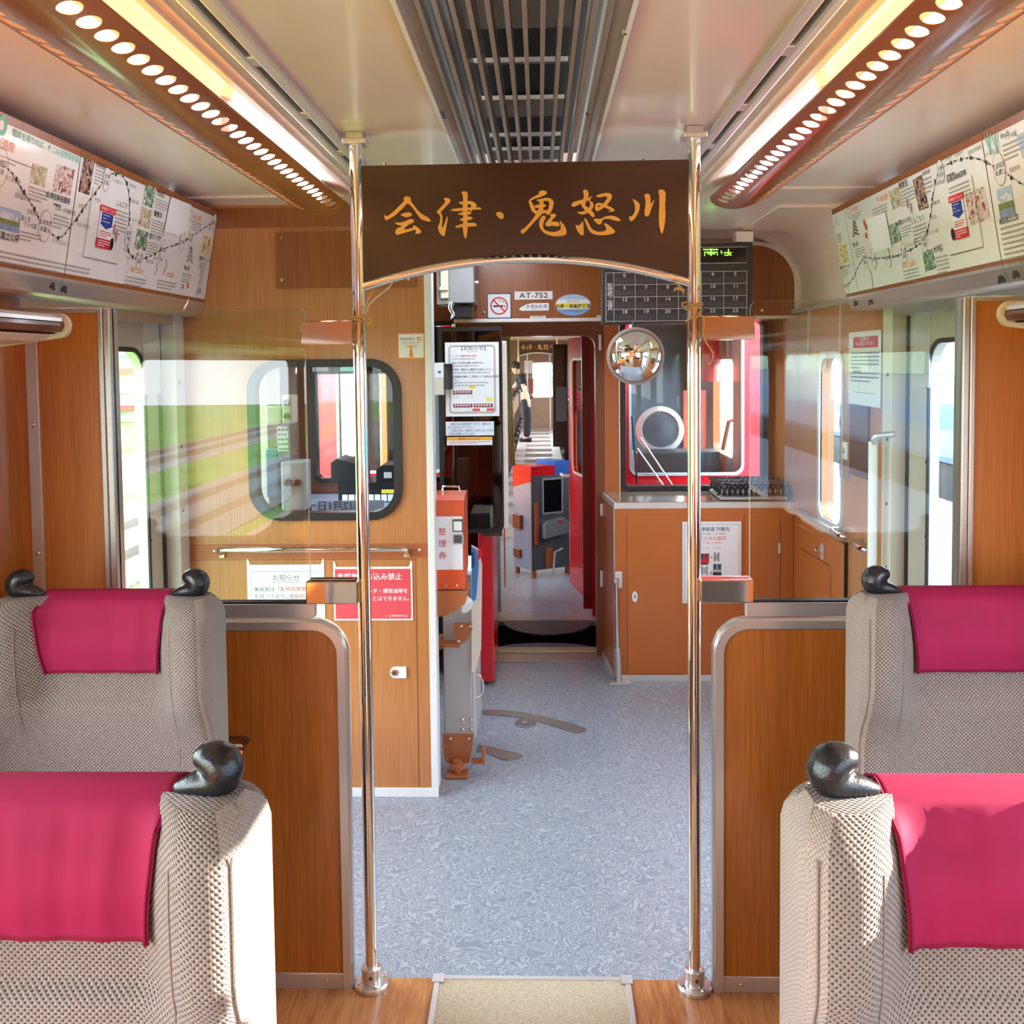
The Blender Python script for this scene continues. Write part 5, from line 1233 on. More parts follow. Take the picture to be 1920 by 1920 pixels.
# ------------------------------------------------------------------ bulkhead above the cab, with plates and stickers
fbk = front(YB)
bz = fbk.px(1000, 603)[1]
pr = [(-.42, bz), (1.262, bz), (1.262, 1.965)] + [(1.062+.2*math.cos(a), 1.965+.2*math.sin(a)) for a in [PI/2*i/10 for i in range(1, 11)]] + [(-.42, CZ)]
struct(MB().prism(fbk, pr, .38, WM), 'wall_front', WM, label='wood bulkhead with rounded corner above the cab entrance')
rim = [(1.262, bz)] + [(1.262, 1.965)] + [(1.062+.2*math.cos(a), 1.965+.2*math.sin(a)) for a in [PI/2*i/10 for i in range(1, 11)]] + [(.95, CZ)]
b = MB().line(fbk, rim, .018, ALUW, h=.004); struct(b, 'trim_15', ALUW, label='pale rim along the rounded bulkhead corner')
b = MB().box((-.42, YB-.012, bz-.002), (1.27, YB, bz+.016), bev=.002); struct(b, 'trim_16', ALUW, label='pale strip along the lower edge of the bulkhead')
b = MB()
for x, y in ((907, 587), (1428, 582)): b.lathe([(.007, 0), (.007, .002), (.004, .003)], fbk.p(*fbk.px(x, y)), fbk.n, 12)
struct(b, 'trim_17', CHR, label='screws in the bulkhead above the cab entrance')
t, u0, v0, u1, v1 = poster(fbk, 'no_smoking_sign', 'square no smoking sign with dark blue border on the bulkhead', 'sign', (913, 598), (959, 549))
u, v = (u0+u1)/2, (v0+v1)/2; r = (u1-u0)/2
b = MB().prism(fbk, rrect(u0, v0, u1, v1, .008), .003, mat('navy_border', '#2c3468', .4), h=.003).flat(fbk, rrect(u0+.006, v0+.006, u1-.006, v1-.006, .004), PAPER, h=.0034); b.build('plate', PAPER, t)
b = MB().flat(fbk, rect(u-r*.48, v-.006, u+r*.3, v+.003), INK, h=.0042).flat(fbk, rect(u+r*.34, v-.006, u+r*.5, v+.003), INKG, h=.0042)
b.line(fbk, [(u+r*.1, v+.02), (u+r*.0, v+.026), (u+r*.1, v+.032), (u+r*.2, v+.03)], .003, INK, h=.0042).line(fbk, [(u+r*.25, v+.026), (u+r*.35, v+.02), (u+r*.42, v+.012)], .003, INK, h=.0042)
b.line(fbk, ell(u, v, r*.66, r*.66, 32), .007, INKR, h=.005, closed=True).line(fbk, [(u-r*.45, v+r*.45), (u+r*.45, v-r*.45)], .007, INKR, h=.0048); b.build('symbol', INKR, t)
t, u0, v0, u1, v1 = poster(fbk, 'number_plate', 'white car number plate on the bulkhead', 'plate', (965, 562), (1036, 546))
MB().prism(fbk, rect(u0, v0, u1, v1), .003, WHT, h=.003).build('plate', WHT, t); MB().text(fbk, 'AT-752', (u0+u1)/2, v0+.008, .036, INK, h=.0035, al='c', sx=1.28, bold=.012).build('lettering', INK, t)
t, u0, v0, u1, v1 = poster(fbk, 'maker_plate', 'white maker plate with curved left end below the number plate', 'plate', (973, 583), (1029, 568))
W, H = u1-u0, v1-v0
MB().prism(fbk, [(u0, v0+H*.25), (u0+W*.03, v0+H*.1), (u0+W*.1, v0), (u1, v0), (u1, v1), (u0+W*.45, v1), (u0+W*.25, v0+H*.85), (u0+W*.08, v0+H*.5)], .002, WHT, h=.003).build('plate', WHT, t)
MB().text(fbk, 'トランシス', u1-W*.06, v0+H*.38, H*.5, INKB, h=.0035, al='r', bold=.04, sx=1.12).lines(fbk, u0+W*.45, v0+H*.28, u1-W*.25, v0+H*.12, 1, INKB, h=.0035).build('lettering', INKB, t)
t, u0, v0, u1, v1 = poster(fbk, 'oval_sticker', 'blue and yellow oval sticker on the bulkhead', 'sticker', (1041, 592), (1108, 551))
u, v = (u0+u1)/2, (v0+v1)/2; ra, rb = (u1-u0)/2, (v1-v0)/2; LB = mat('sticker_blue', '#7fa6dc', .4)
def band(lo, hi):
    n = 14; return [(u+ra*.96*math.sqrt(max(0, 1-(lo+(hi-lo)*i/n)**2)), v+rb*.96*(lo+(hi-lo)*i/n)) for i in range(n+1)] + [(u-ra*.96*math.sqrt(max(0, 1-(hi+(lo-hi)*i/n)**2)), v+rb*.96*(hi+(lo-hi)*i/n)) for i in range(n+1)]
b = MB().flat(fbk, ell(u, v, ra, rb, 40), LB, h=.001).flat(fbk, band(-.4, .5), PAPER, h=.0015).flat(fbk, band(-.3, .15), INKY, h=.002).flat(fbk, band(.5, .98), mat('sticker_pale_blue', '#b4cdec', .4), h=.0015).build('sheet', LB, t)
b = MB().text(fbk, '抗菌・消臭施工済', u, v-.015, .0215, INK, h=.0026, al='c', bold=.02).text(fbk, '抗ウイルス', u, v+.012, .012, INK, h=.0026, al='c').text(fbk, 'でつみきべ', u, v+rb*.62, .010, INKG, h=.0026, al='c').text(fbk, '第三者評価認証株式会社', u, v-.034, .0085, INKG, h=.0026, al='c'); b.build('lettering', INK, t)
for (q0, q1, lb, tx) in (((994, 597), (1023, 592), 'tiny white label at the lower edge of the bulkhead below the maker plate', '車体 防護板'), ((1119, 596), (1130, 591), 'tiny white label left of the fare display', '車体')):
    t, u0, v0, u1, v1 = poster(fbk, 'label', lb, 'label', q0, q1); MB().flat(fbk, rect(u0, v0, u1, v1), PAPER, h=.001).build('sheet', PAPER, t); MB().text(fbk, tx, (u0+u1)/2, v0+.003, .010, INKG, h=.0015, al='c').build('lettering', INKG, t)
EQG = mat('equipment_grey', '#8e8c8a', .45)
# grey equipment box at the corner
f = front(4.42); a, c = f.px(842, 568), f.px(888, 500); t = thing('equipment_box', 'grey equipment box hung high beside the cabin wall corner', 'box', f.p(*a))
MB().box((a[0], 4.42, a[1]), (c[0], YB-.001, 2.15), bev=.004).build('body', EQG, t)
a2, c2 = f.px(823, 583), f.px(842, 500); MB().box((a2[0]-.01, 4.42, a2[1]+.03), (a[0], 4.62, 2.15), bev=.004).build('side_unit', EQG, t)
a3, c3 = f.px(827, 560), f.px(841, 500); MB().box((a3[0], 4.40, a3[1]), (c3[0], 4.42, 2.15), bev=.003).build('cover_strip', OFFW, t)
p = f.px(833, 542); MB().box((p[0]-.02, 4.385, p[1]-.008), (p[0]+.022, 4.405, p[1]+.008), bev=.002).build('catch', OFFW, t)
p = f.px(893, 527); MB().cyl((p[0]-.012, 4.5, p[1]), (p[0]+.006, 4.5, p[1]), .008, 10).build('knob', ALUW, t)
a, c = f.px(846, 595), f.px(884, 570); t = thing('junction_box', 'black junction box with loose wires under the grey equipment box', 'junction box', f.p(*a)); MB().box((a[0], 4.46, a[1]), (c[0], 4.62, c[1]-.002), bev=.003).build('body', BLK, t)
for k, (x0, x1, x2) in enumerate(((845, 842, 848), (848, 847, 852), (852, 850, 846))): MB().tube(cat([V(f.p(*f.px(x0, 566), .01)), V(f.p(*f.px(x1, 578), .02)), V(f.p(*f.px(x2, 590), .015)), V(f.p(*f.px(845, 598), .01))], 5), .003, 6).build('wire', WHT if k < 2 else BLK, t, smooth=True)
# fare display
YD = 4.21
fd = front(YD); a, c = fd.px(1129, 608), fd.px(1411, 456)
t = thing('fare_display', 'large dark fare display panel hung below the ceiling', 'fare display', fd.p(*a)); DSP = mat('display_grey', '#343437', .3, var=.05); WLN = mat('display_white', '#dcdcdc', .5)
z_top = fd.px(1411, 455)[1]
MB().box((a[0], YD, a[1]), (c[0], YD+.09, z_top), bev=.004).build('housing', DSP, t)
rows = [(512, 532, 553, 579, 601)]
us = [fd.px(x, 560)[0] for x in (1151, 1191, 1231.5, 1272, 1315, 1357, 1400)]
ztop, zbot = fd.px(1200, 511)[1], fd.px(1200, 602)[1]
vz = [ztop + (zbot-ztop)*i/4 for i in range(5)]
b = MB(); ul = fd.px(1136, 560)[0]
for v in (vz[0], vz[4]): b.line(fd, [(ul, v), (us[-1], v)], .002, WLN, h=.001)
for v in vz[1:4]: b.line(fd, [(us[0], v), (us[-1], v)], .002, WLN, h=.001)
for u in us + [ul]: b.line(fd, [(u, vz[0]), (u, vz[4])], .002, WLN, h=.0012)
n = 0; hh = (vz[0]-vz[1])
for r_ in range(4):
    for k in range(6): b.text(fd, str(n), (us[k]+us[k+1])/2, vz[r_]-hh*.36, hh*.42, WLN, h=.0015, al='c', sx=1.15, bold=.01); n += 1
for i, ch in enumerate('整理券／運賃'): b.text(fd, ch, (ul+us[0])/2, vz[0]-hh*(1.25+.36*i), .026, WLN, h=.0015, al='c')
uu = [fd.px(x, 480)[0] for x in (1150, 1400)]; va, vb = fd.px(1380, 463)[1], fd.px(1380, 493)[1]
b.line(fd, rect(uu[0], vb, uu[1], va), .002, WLN, h=.001, closed=True); b.build('grid_and_numbers', WLN, t)
b = MB().flat(fd, rect(uu[0]+.004, vb+.004, uu[1]-.004, va-.004), BLKG, h=.0008); b.build('message_screen', BLKG, t)
SEG = mat('segment_grey', '#5a5a5c', .4)
b = MB()
for r_ in range(4):
    for k in range(6):
        for j in range(4):
            w_ = (us[k+1]-us[k]); x0 = us[k]+w_*(.12+.21*j); x1 = x0+w_*.13; y1 = vz[r_]-hh*.48; y0 = vz[r_+1]+hh*.1; ym = (y0+y1)/2
            b.line(fd, [(x0, y0), (x1, y0), (x1, y1), (x0, y1)], .0035, SEG, h=.001, closed=True).line(fd, [(x0, ym), (x1, ym)], .0035, SEG, h=.001)
b.build('digit_segments', SEG, t)
b = MB(); px_ = lambda x, y: fd.px(x, y)
for P in ([(1312, 467), (1312, 480)], [(1318, 468), (1346, 468)], [(1321, 480), (1321, 473), (1345, 473), (1345, 479)], [(1333, 466), (1333, 480)], [(1326, 476), (1341, 476)], [(1352, 470), (1353, 476)], [(1357, 474), (1372, 474)], [(1366, 467), (1365, 479), (1358, 478)], [(1366, 476), (1371, 479)]): b.line(fd, [px_(*p) for p in P], .0045, GREENLED, h=.002)
b.build('green_message', GREENLED, t)
p, q_ = fd.px(1380, 447), fd.px(1412, 437); MB().box((p[0], YD-.01, z_top+.004), (q_[0], YD+.07, CZ-.006), bev=.003).build('ceiling_mount', WHT, t); MB().box((fd.px(1398, 450)[0], YD+.005, z_top-.002), (c[0]-.001, YD+.06, z_top+.03)).build('arm', DGR, t)
# convex mirror
fm = front(4.10); p = fm.px(1192, 668); r = .1175
t = thing('convex_mirror', 'round convex mirror with pale rim hung under the fare display', 'mirror', fm.p(*p))
n_ = V((.05, -1, -.12)).normalized(); ctr = fm.p(*p)
prof = [(r*math.sin(.62*i/12)/math.sin(.62), .045*(1-(1-math.cos(.62*i/12))/(1-math.cos(.62)))) for i in range(12, -1, -1)]
prof[-1] = (1e-4, .045)
MB().lathe([(r*.98, -.01)] + prof, ctr, n_, 48).build('mirror_face', mat('mirror', '#f4f6f6', .01, 1, var=0), t, smooth=True, ang=40)
MB().lathe([(r+.006, -.022), (r+.008, -.005), (r+.006, .006), (r-.003, .010), (r-.006, .004), (r-.004, -.02)], ctr, n_, 48).build('rim', mat('mirror_rim', '#b49c94', .4), t, smooth=True, ang=40)
MB().tube([ctr+V((0, .02, 0)), ctr+V((0, .08, .04)), ctr+V((0, .10, .152))], .008, 10).build('arm', DGR, t, smooth=True)
# ------------------------------------------------------------------ ticket machine and stowed fare box at the aisle corner
ORG = mat('machine_orange', '#e2562c', .35, var=.03, coat=.3)
ft = front(3.45)
P = lambda x, y: ft.px(x, y)
xl, xr = P(814, 1000)[0], P(871, 1000)[0]; zt, zb = P(840, 938)[1], P(840, 1105)[1]
t = thing('ticket_machine', 'orange ticket machine with a white front at the aisle corner', 'ticket machine', (xl, 3.45, zb))
MB().extr([(xl, zb), (xr, zb), (xr, zt), (xl, zt)], 3.45, 3.47).build('front_frame', ORG, t)
b = MB(); prof = [(3.47, zb), (3.61, zb+.06), (3.61, zt+.015), (3.49, zt+.015), (3.45, zt)]
vs = [V((xl, y, z)) for y, z in prof] + [V((xr, y, z)) for y, z in prof]; n = len(prof)
b.add(vs, [list(range(n)), list(range(n, 2*n))[::-1]] + [[i, n+i, n+(i+1) % n, (i+1) % n] for i in range(n)]).build('housing', ORG, t)
wz1, wz0 = P(840, 968)[1], P(840, 1068)[1]
MB().flat(ft, rect(xl+.002, wz0, xr-.007, wz1), mat('machine_white', '#eef0f4', .3, coat=.4), h=.002).build('front_sheet', None, t)
b = MB()
for i, ch in enumerate('整理券'): b.text(ft, ch, P(829, 1000)[0], P(829, 1002+22.5*i)[1], .030, INKR, h=.003, al='c')
b.build('lettering', INKR, t)
a, c = P(849, 997), P(868, 973); MB().prism(ft, rrect(a[0], a[1], c[0], c[1], .003), .006, DGR, h=.006).flat(ft, rect(a[0]+.004, a[1]+.005, c[0]-.004, c[1]-.008), PAPER, h=.0065).build('ticket_slot', DGR, t)
a, c = P(849, 1020), P(869, 1000); MB().prism(ft, rrect(a[0], a[1], c[0], c[1], .004), .008, GRY, h=.008).flat(ft, rrect(a[0]+.005, a[1]+.005, c[0]-.005, c[1]-.005, .003), DGR, h=.0085).build('window_box', GRY, t)
for x in (836, 858): MB().lathe([(.005, 0), (.005, .003), (.003, .004)], ft.p(*P(x, 1098)), ft.n, 10).build('screw', CHR, t)
MB().tube([V((xl+.02, 3.58, zt+.016)), V((xl+.022, 3.58, zt+.035)), V((xl+.085, 3.56, zt+.035)), V((xl+.087, 3.56, zt+.016))], .0045, 8).build('top_handle', CHR, t, smooth=True)
b = MB().prism(Fr((0, 3.443, 0), (1, 0, 0), (0, 0, 1)), [P(811, 1155), P(832, 1155), P(853, 1146), P(872, 1131), P(876, 1119), P(876, 1107), P(811, 1107)], .16, COP); b.build('lower_chute', COP, t)
MB().lathe([(.03, 0), (.03, .03), (.026, .034)], ft.p(*P(864, 1136), -.06), (.6, -.5, -.4), 16).build('outlet', WHT, t)

ff = front(3.62); P = lambda x, y: ff.px(x, y)
xl, xr = P(831, 1200)[0], P(884, 1200)[0]; zb, zt = P(860, 1378)[1], .78
t = thing('fare_box', 'tall pale grey fare box on copper coloured feet behind the ticket machine', 'fare box', (xl, 3.62, 0))
MB().box((xl, 3.62, zb), (xr, 3.98, zt), bev=.004).build('body', GRY, t)
MB().box((xr, 3.63, zb-.02), (xr+.012, 3.97, zt-.1), bev=.003).build('side_door', ALUW, t)
MB().tube(cat([V((xr+.012, 3.75, P(0, 1285)[1])), V((xr+.03, 3.75, P(0, 1292)[1])), V((xr+.036, 3.75, P(0, 1310)[1])), V((xr+.03, 3.75, P(0, 1325)[1])), V((xr+.012, 3.75, P(0, 1330)[1]))], 5), .005, 8).build('handle', CHR, t, smooth=True)
MB().box((xr+.012, 3.70, P(0, 1270)[1]), (xr+.020, 3.79, P(0, 1235)[1]), bev=.002).build('latch_plate', ALUW, t)
for x, y in ((867, 1349), (867, 1367), (883, 1349), (883, 1367)): MB().lathe([(.006, 0), (.006, .003), (.003, .005)], ff.p(*P(x, y)), ff.n, 10).build('rivet', CHR, t)
b = MB().prism(ff, [P(833, 1415), P(838, 1428), P(880, 1428), P(886, 1400), P(888, 1376), P(831, 1376)], .02, COP, h=.014); b.build('foot_plate', COP, t)
pz = P(860, 1428)[1]; px_c = P(859, 1400)[0]; gy = 3.60
MB().lathe([(.028, .0), (.028, .008), (.016, .010), (.016, pz-.01), (.03, pz-.01), (.03, pz+.006), (.018, pz+.008), (.018, pz+.02)], (px_c, gy-.02, .002), (0, 0, 1), 18).build('levelling_foot', COP, t)
MB().obox((px_c, gy-.02, .008), (.085, .07, .012), None, COP, .003).build('foot_base', COP, t)
a = at(905, 1440, 'Y', 3.60); MB().obox((a.x-.02, 3.60, .05), (.05, .03, .012), None, COP, .002).obox((a.x+.004, 3.6, .075), (.012, .05, .06), None, COP, .003).build('floor_bracket', COP, t)
for x, y in ((845, 1382), (879, 1382)): MB().lathe([(.006, 0), (.006, .003), (.003, .005)], ff.p(*P(x, y), .014), ff.n, 10).build('rivet', CHR, t)
fb2 = front(3.60); Q = lambda x, y: fb2.px(x, y)
t2 = thing('latch_bracket', 'copper painted latch bracket sticking out below the ticket machine', 'bracket', fb2.p(*Q(850, 1195)))
MB().prism(fb2, [Q(830, 1215), Q(824, 1215), Q(824, 1190), Q(830, 1190)], .03, COP, h=.02).prism(fb2, [Q(830, 1203), Q(858, 1203), Q(862, 1210), Q(830, 1209)], .05, COP, h=.03).build('arm', COP, t2)
MB().prism(fb2, [Q(852, 1165), Q(885, 1165), Q(886, 1178), Q(875, 1198), Q(862, 1206), Q(856, 1200), Q(853, 1185)], .012, COP, h=.03).build('hook_plate', COP, t2)
for x, y in ((866, 1170), (882, 1170), (861, 1198)): MB().lathe([(.0055, 0), (.0055, .003), (.003, .005)], fb2.p(*Q(x, y), .03), fb2.n, 10).build('rivet', CHR, t2)
# leaflets hanging beside the box
t = thing('leaflet_holder', 'white and blue leaflets hanging beside the fare box', 'leaflets', (xr+.02, 4.0, .6)); CRM = mat('leaflet_cream', '#f2eedc', .5); LBL = mat('leaflet_blue', '#4a92d8', .5)
b = MB(); f = front(3.612); R_ = lambda x, y: f.px(x, y)
for k, (pts, m, h) in enumerate(([[(884, 1262), (891, 1258), (902, 1218), (904, 1060), (898, 1030), (884, 1022)], CRM, .0], [[(885, 1130), (893, 1122), (898, 1055), (893, 1030), (884, 1024)], LBL, .01], [[(884, 1065), (891, 1058), (890, 1035), (884, 1033)], mat('leaflet_teal', '#1c5a90', .5), .014], [[(897, 1050), (905, 1040), (903, 1028), (897, 1030)], INKR, .012])):
    b.prism(f, [R_(*p) for p in pts], .006, m, h=h)
b.build('leaflets', CRM, t)
# opened red gangway door of this car
t = thing('gangway_door', 'red gangway door folded open behind the leaflets', 'door', (-.257, 4.85, 0))
a, c = at(897, 1100, 'Y', 4.6), at(925, 1100, 'Y', 4.6)
MB().box((a.x, 4.6, .02), (c.x, 5.04, 1.66), bev=.006).build('leaf', RED, t)
MB().box((c.x, 4.66, .78), (c.x+.004, 4.98, 1.58)).build('window', BLKG, t)
# plates let into the floor
def fpts(pts): return [(at(x, y, 'Z', 0).x, at(x, y, 'Z', 0).y) for x, y in pts]
fl = Fr((0, 0, 0), (1, 0, 0), (0, 1, 0)); SPL = mat('floor_steel', '#a6a09b', .3, .65)
top = [(905, 1332), (940, 1332), (980, 1337), (1025, 1346), (1065, 1356), (1098, 1366)]; bot = [(1100, 1371), (1090, 1375), (1078, 1376), (1040, 1363), (1000, 1351), (950, 1343), (905, 1341)]
o = MB().prism(fl, fpts(top + bot), .003, SPL, h=.004).build('floor_guide', SPL); tag(o, 'longer curved steel guide let into the vinyl floor', 'floor plate')
o = MB().prism(fl, fpts([(898, 1398), (925, 1402), (950, 1409), (972, 1413), (980, 1418), (972, 1424), (955, 1427), (940, 1425), (920, 1416), (896, 1410)]), .003, SPL, h=.004).build('floor_guide', SPL); tag(o, 'shorter curved steel guide near the fare box foot', 'floor plate')
p = at(986, 1357, 'Z', 0); o = MB().lathe([(.048, 0), (.048, .004), (.044, .006), (.014, .006), (.012, .002)], p, (0, 0, 1), 32).build('floor_socket', SPL, smooth=True, ang=30); tag(o, 'round steel floor socket beside the longer guide', 'floor plate')

# ------------------------------------------------------------------ gangway between the two cars
b = MB().box((dx0-.05, 4.97, 0), (dx1+.06, 5.10, .006), bev=.002); struct(b, 'trim_18', mat('sill_metal', '#b8aca4', .35, .6), label='flat sill plate before the gangway doorway')
b = MB().box((dx0-.02, 5.12, -.02), (dx1+.03, 5.20, .012), bev=.005); struct(b, 'trim_19', mat('sill_beige', '#c8b894', .4, .3), label='beige edge of the gangway step')
CHK = mat('checker_plate', '#6c6664', .45, .6, var=.25, vscale=(90, 90, 90), bump=.6)
def half(cx, y, r, sy, sg): return [(cx + r*math.cos(PI*i/24), y + sg*sy*math.sin(PI*i/24)) for i in range(25)]
gx = (dx0+dx1)/2
o = MB().prism(fl, half(gx, 5.20, .27, .10, 1), .008, CHK, h=.004).build('buffer_plate', CHK); tag(o, 'nearer half round tread plate in the gangway', 'plate')
o = MB().prism(fl, half(gx+.02, 5.76, .275, .30, -1)[::-1], .008, CHK, h=.006).build('buffer_plate', CHK); tag(o, 'farther half round tread plate in the gangway', 'plate')
BEL = mat('bellows_black', '#1a1a1c', .7, var=.1); b = MB()
for i in range(8):
    y = 5.17 + .085*i
    b.box((dx0-.12, y, -.25), (dx0-.07, y+.07, 1.86)).box((dx1+.07, y, -.25), (dx1+.12, y+.07, 1.86)).box((dx0-.12, y, 1.80), (dx1+.12, y+.07, 1.86))
b.box((dx0-.1, 5.16, -.3), (dx1+.1, 5.84, -.25)).box((dx0-.1, 5.83, -.3), (dx1+.1, 5.852, -.035)).box((dx0-.1, 5.142, -.3), (dx1+.1, 5.16, -.03)).box((dx0-.09, 5.15, -.25), (dx0-.08, 5.85, 1.82)).box((dx1+.08, 5.15, -.25), (dx1+.09, 5.85, 1.82)).box((dx0-.1, 5.15, 1.81), (dx1+.1, 5.85, 1.82))
struct(b, 'trim_20', BEL, label='black bellows round the gangway')

# ------------------------------------------------------------------ the next car
NY = 5.86; fo = front(NY)
ol = fo.px(1182, 890); oh = fo.px(1393, 600)
hR = rrect(ol[0], ol[1], oh[0], 1.84, .05); hL = rrect(-1.26, .92, -.60, 1.84, .05); ex0, ex1 = -.275, .318
hD = rrect(ex0, -.02, ex1, 1.78, (0, 0, .06, .06))
b = MB().prism(fo, rrect(-1.43, -.4, 1.38, 2.5, .05), .05, RED, [hR, hL, hD]); struct(b, 'wall_far', RED, label='red end of the next car with windows and doorway')
for h_, nm, lb in ((hR, 'window_5', 'right front window of the next car'), (hL, 'window_6', 'left front window of the next car')):
    us = [p[0] for p in h_]; vs = [p[1] for p in h_]
    b = MB().prism(fo, rrect(min(us)-.008, min(vs)-.008, max(us)+.008, max(vs)+.008, .06), .03, GRY, [rrect(min(us)+.008, min(vs)+.008, max(us)-.008, max(vs)-.008, .05)], h=.006); o = struct(b, nm, GRY, label=lb)
    MB().flat(fo, h_, GLW, h=-.02).build('pane', GLW, o)
t = thing('window_wiper', 'black wiper arm on the right window of the next car', 'wiper', fo.p(*fo.px(1190, 900), .03))
W_ = lambda x, y, h=.03: fo.p(*fo.px(x, y), h)
MB().tube([W_(1184, 780), W_(1194, 906)], .006, 8).build('blade', BLK, t)
MB().tube([W_(1194, 840), W_(1245, 912)], .005, 8).tube([W_(1200, 820), W_(1262, 912)], .005, 8).build('arm', ALUW, t)
b = MB().box((ex0-.06, 5.76, -.03), (ex1+.06, 5.95, .002), bev=.002); struct(b, 'trim_21', mat('sill_metal', '#b8aca4'), label='metal sill of the next car doorway')
b = MB().box((ex1-.055, NY+.002, .05), (ex1+.0, NY+.05, 1.76)); struct(b, 'trim_22', REDSH, label='red jamb of the next car doorway, darkened for shade')
b = MB().box((ex0-.0, NY+.002, .03), (ex0+.02, NY+.05, 1.76)); struct(b, 'trim_23', ALUW, label='pale jamb at the left of the next car doorway')
# its shell
FY = 22.6
struct(MB().box((-1.31, 5.91, -.06), (1.26, 8.6, 0)), 'floor', VIN, label='vinyl floor of the next car')
struct(MB().box((-1.31, 8.6, -.06), (1.26, FY, 0)), 'floor', mat('next_floor', '#b4aba4', .4, var=.1), label='pale floor between the seats of the next car')
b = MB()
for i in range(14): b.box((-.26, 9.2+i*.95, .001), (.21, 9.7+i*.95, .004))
struct(b, 'trim_24', mat('aisle_band_brown', '#8a7a68', .8), label='dark bands across the next car aisle')  # evenly spaced brown bands laid on the aisle floor
struct(MB().box((-1.31, 5.91, 2.1), (1.26, FY, 2.16)), 'ceiling', CREAM, label='cream ceiling of the next car')
for s, x in ((-1, -1.31), (1, 1.26)):
    fr = Fr((x, 0, 0), (0, -s, 0), (0, 0, 1)); holes = []
    for (ya, yb, za, zb_) in [(6.2, 6.9, .95, 1.6), (7.7, 8.05, .5, 1.6)] + [(9.1+1.5*i, 10.4+1.5*i, .8, 1.65) for i in range(8)]:
        u0, u1 = sorted((-s*ya, -s*yb)); holes.append(rrect(u0, za, u1, zb_, .05))
    u0, u1 = sorted((-s*5.91, -s*FY))
    struct(MB().prism(fr, rect(u0, 0, u1, 2.1), .05, WP, holes), 'wall_%s' % ('left' if s < 0 else 'right'), WP, label='%s side wall of the next car' % ('left' if s < 0 else 'right'))
fz = front(FY); a, c = fz.px(999, 745), fz.px(1036, 680)
b = MB().prism(fz, rect(-1.31, 0, 1.26, 2.1), .05, mat('far_end_wood', '#9a8068', .45), [rrect(a[0], a[1], c[0], c[1], .05)]); o = struct(b, 'wall_far', None, label='far end wall of the next car with bright door window')
b = MB().box((-.30, FY-.03, 0), (-.27, FY, 1.9)).box((.24, FY-.03, 0), (.27, FY, 1.9)); struct(b, 'trim_25', ALUW, label='pale door posts at the far end of the next car')
a, c = fz.px(983, 700), fz.px(999, 676); o = MB().box((a[0], FY-.02, a[1]), (c[0], FY-.005, c[1])).build('notice', PAPER); tag(o, 'pale notice left of the far end window in the next car', 'notice')
a, c = fz.px(990, 738), fz.px(1000, 710); o = MB().box((a[0], FY-.03, a[1]), (c[0], FY-.005, c[1])).build('cabinet', RBR); tag(o, 'small brown cabinet left of the far end window', 'cabinet')
# its hanging sign, poles
FS = 20.3; t = thing('hanging_sign', 'small looking brown sign with gold lettering far down the next car', 'sign', (XC, FS, 1.9)); fq = front(FS)
bot2 = [(x, z-.065) for x, z in arcp]
MB().prism(fq, bot2 + [(xb_, 2.03), (xa, 2.03)], .01, SIGNB).build('board', SIGNB, t)
b = MB()
for p in STROKES: b.flat(fq, [(x*1.04, (z-1.95)*1.05+1.90) for x, z in p], GOLD, h=.004)
b.build('lettering', GOLD, t)
MB().tube([V((x, FS, z-.01)) for x, z in bot2], .012, 8).build('arch_rail', ALUW, t)
for x, lb in ((-.446, 'left chrome pole far down the next car'), (.381, 'right chrome pole far down the next car')):
    o = MB().cyl((x, FS, 0), (x, FS, 2.1), .02, 12).build('grab_pole', mat('warm_pole', '#e4cfa4', .3, .5)); tag(o, lb, 'pole')
# its seats
def far_seat():
    b = MB().obox((0, -.06, .78), (.48, .16, .64), None, FAB, .04, 3).obox((0, -.33, .36), (.46, .48, .16), None, FAB, .03)
    b.obox((0, -.27, .14), (.3, .36, .28), None, DGR).obox((0, -.075, 1.035), (.29, .145, .16), None, CLO, .03)
    for s in (-1, 1): b.obox((s*.262, -.27, .57), (.03, .38, .05), None, BLK, .012).sphere((s*.187, -.06, 1.12), .03, 6, BLK)
    return b.build('train_seat', FAB)
fs0 = far_seat(); n = 0
for side, x in (('left', -.58), ('right', .52)):
    for i in range(9):
        o = fs0 if n == 0 else fs0.copy()
        if n: COL.objects.link(o)
        n += 1; o.location = (x, 9.9+.93*i, 0)
        tag(o, 'beige seat in the row of seats %s of the next car aisle' % side, 'seat', 'seats %s of the next car aisle' % side)
# opened red door, screen, curtain, fare machine of the next car
t = thing('gangway_door', 'red gangway door with window swung open in the next car', 'door', (.28, 6.1, 0))
A, B = V((.325, 6.02, 0)), V((.205, 6.64, 0)); fr = Fr((A.x, A.y, 0), (A-B)*-1, (0, 0, 1))
fr = Fr((B.x, B.y, 0), (A-B), (0, 0, 1)); L = (A-B).length
hw_ = rrect(.10, .83, L-.14, 1.62, .05)
MB().prism(fr, rect(0, .03, L, 1.76), .035, RED, [hw_]).build('leaf', RED, t)
MB().prism(fr, hw_, .008, ALUW, [rrect(.115, .845, L-.155, 1.605, .04)], h=.004).build('window_rim', ALUW, t)
MB().flat(fr, hw_, glass('door_glass', '#b8a890', .6), h=-.015).build('pane', GLT, t)
MB().tube([fr.p(.06, .80, .01), fr.p(.05, .80, .05), fr.p(-.05, .80, .05)], .012, 8).build('handle', WHT, t)
fs7 = front(7.25); a, c = fs7.px(1037, 838), fs7.px(1064, 645)
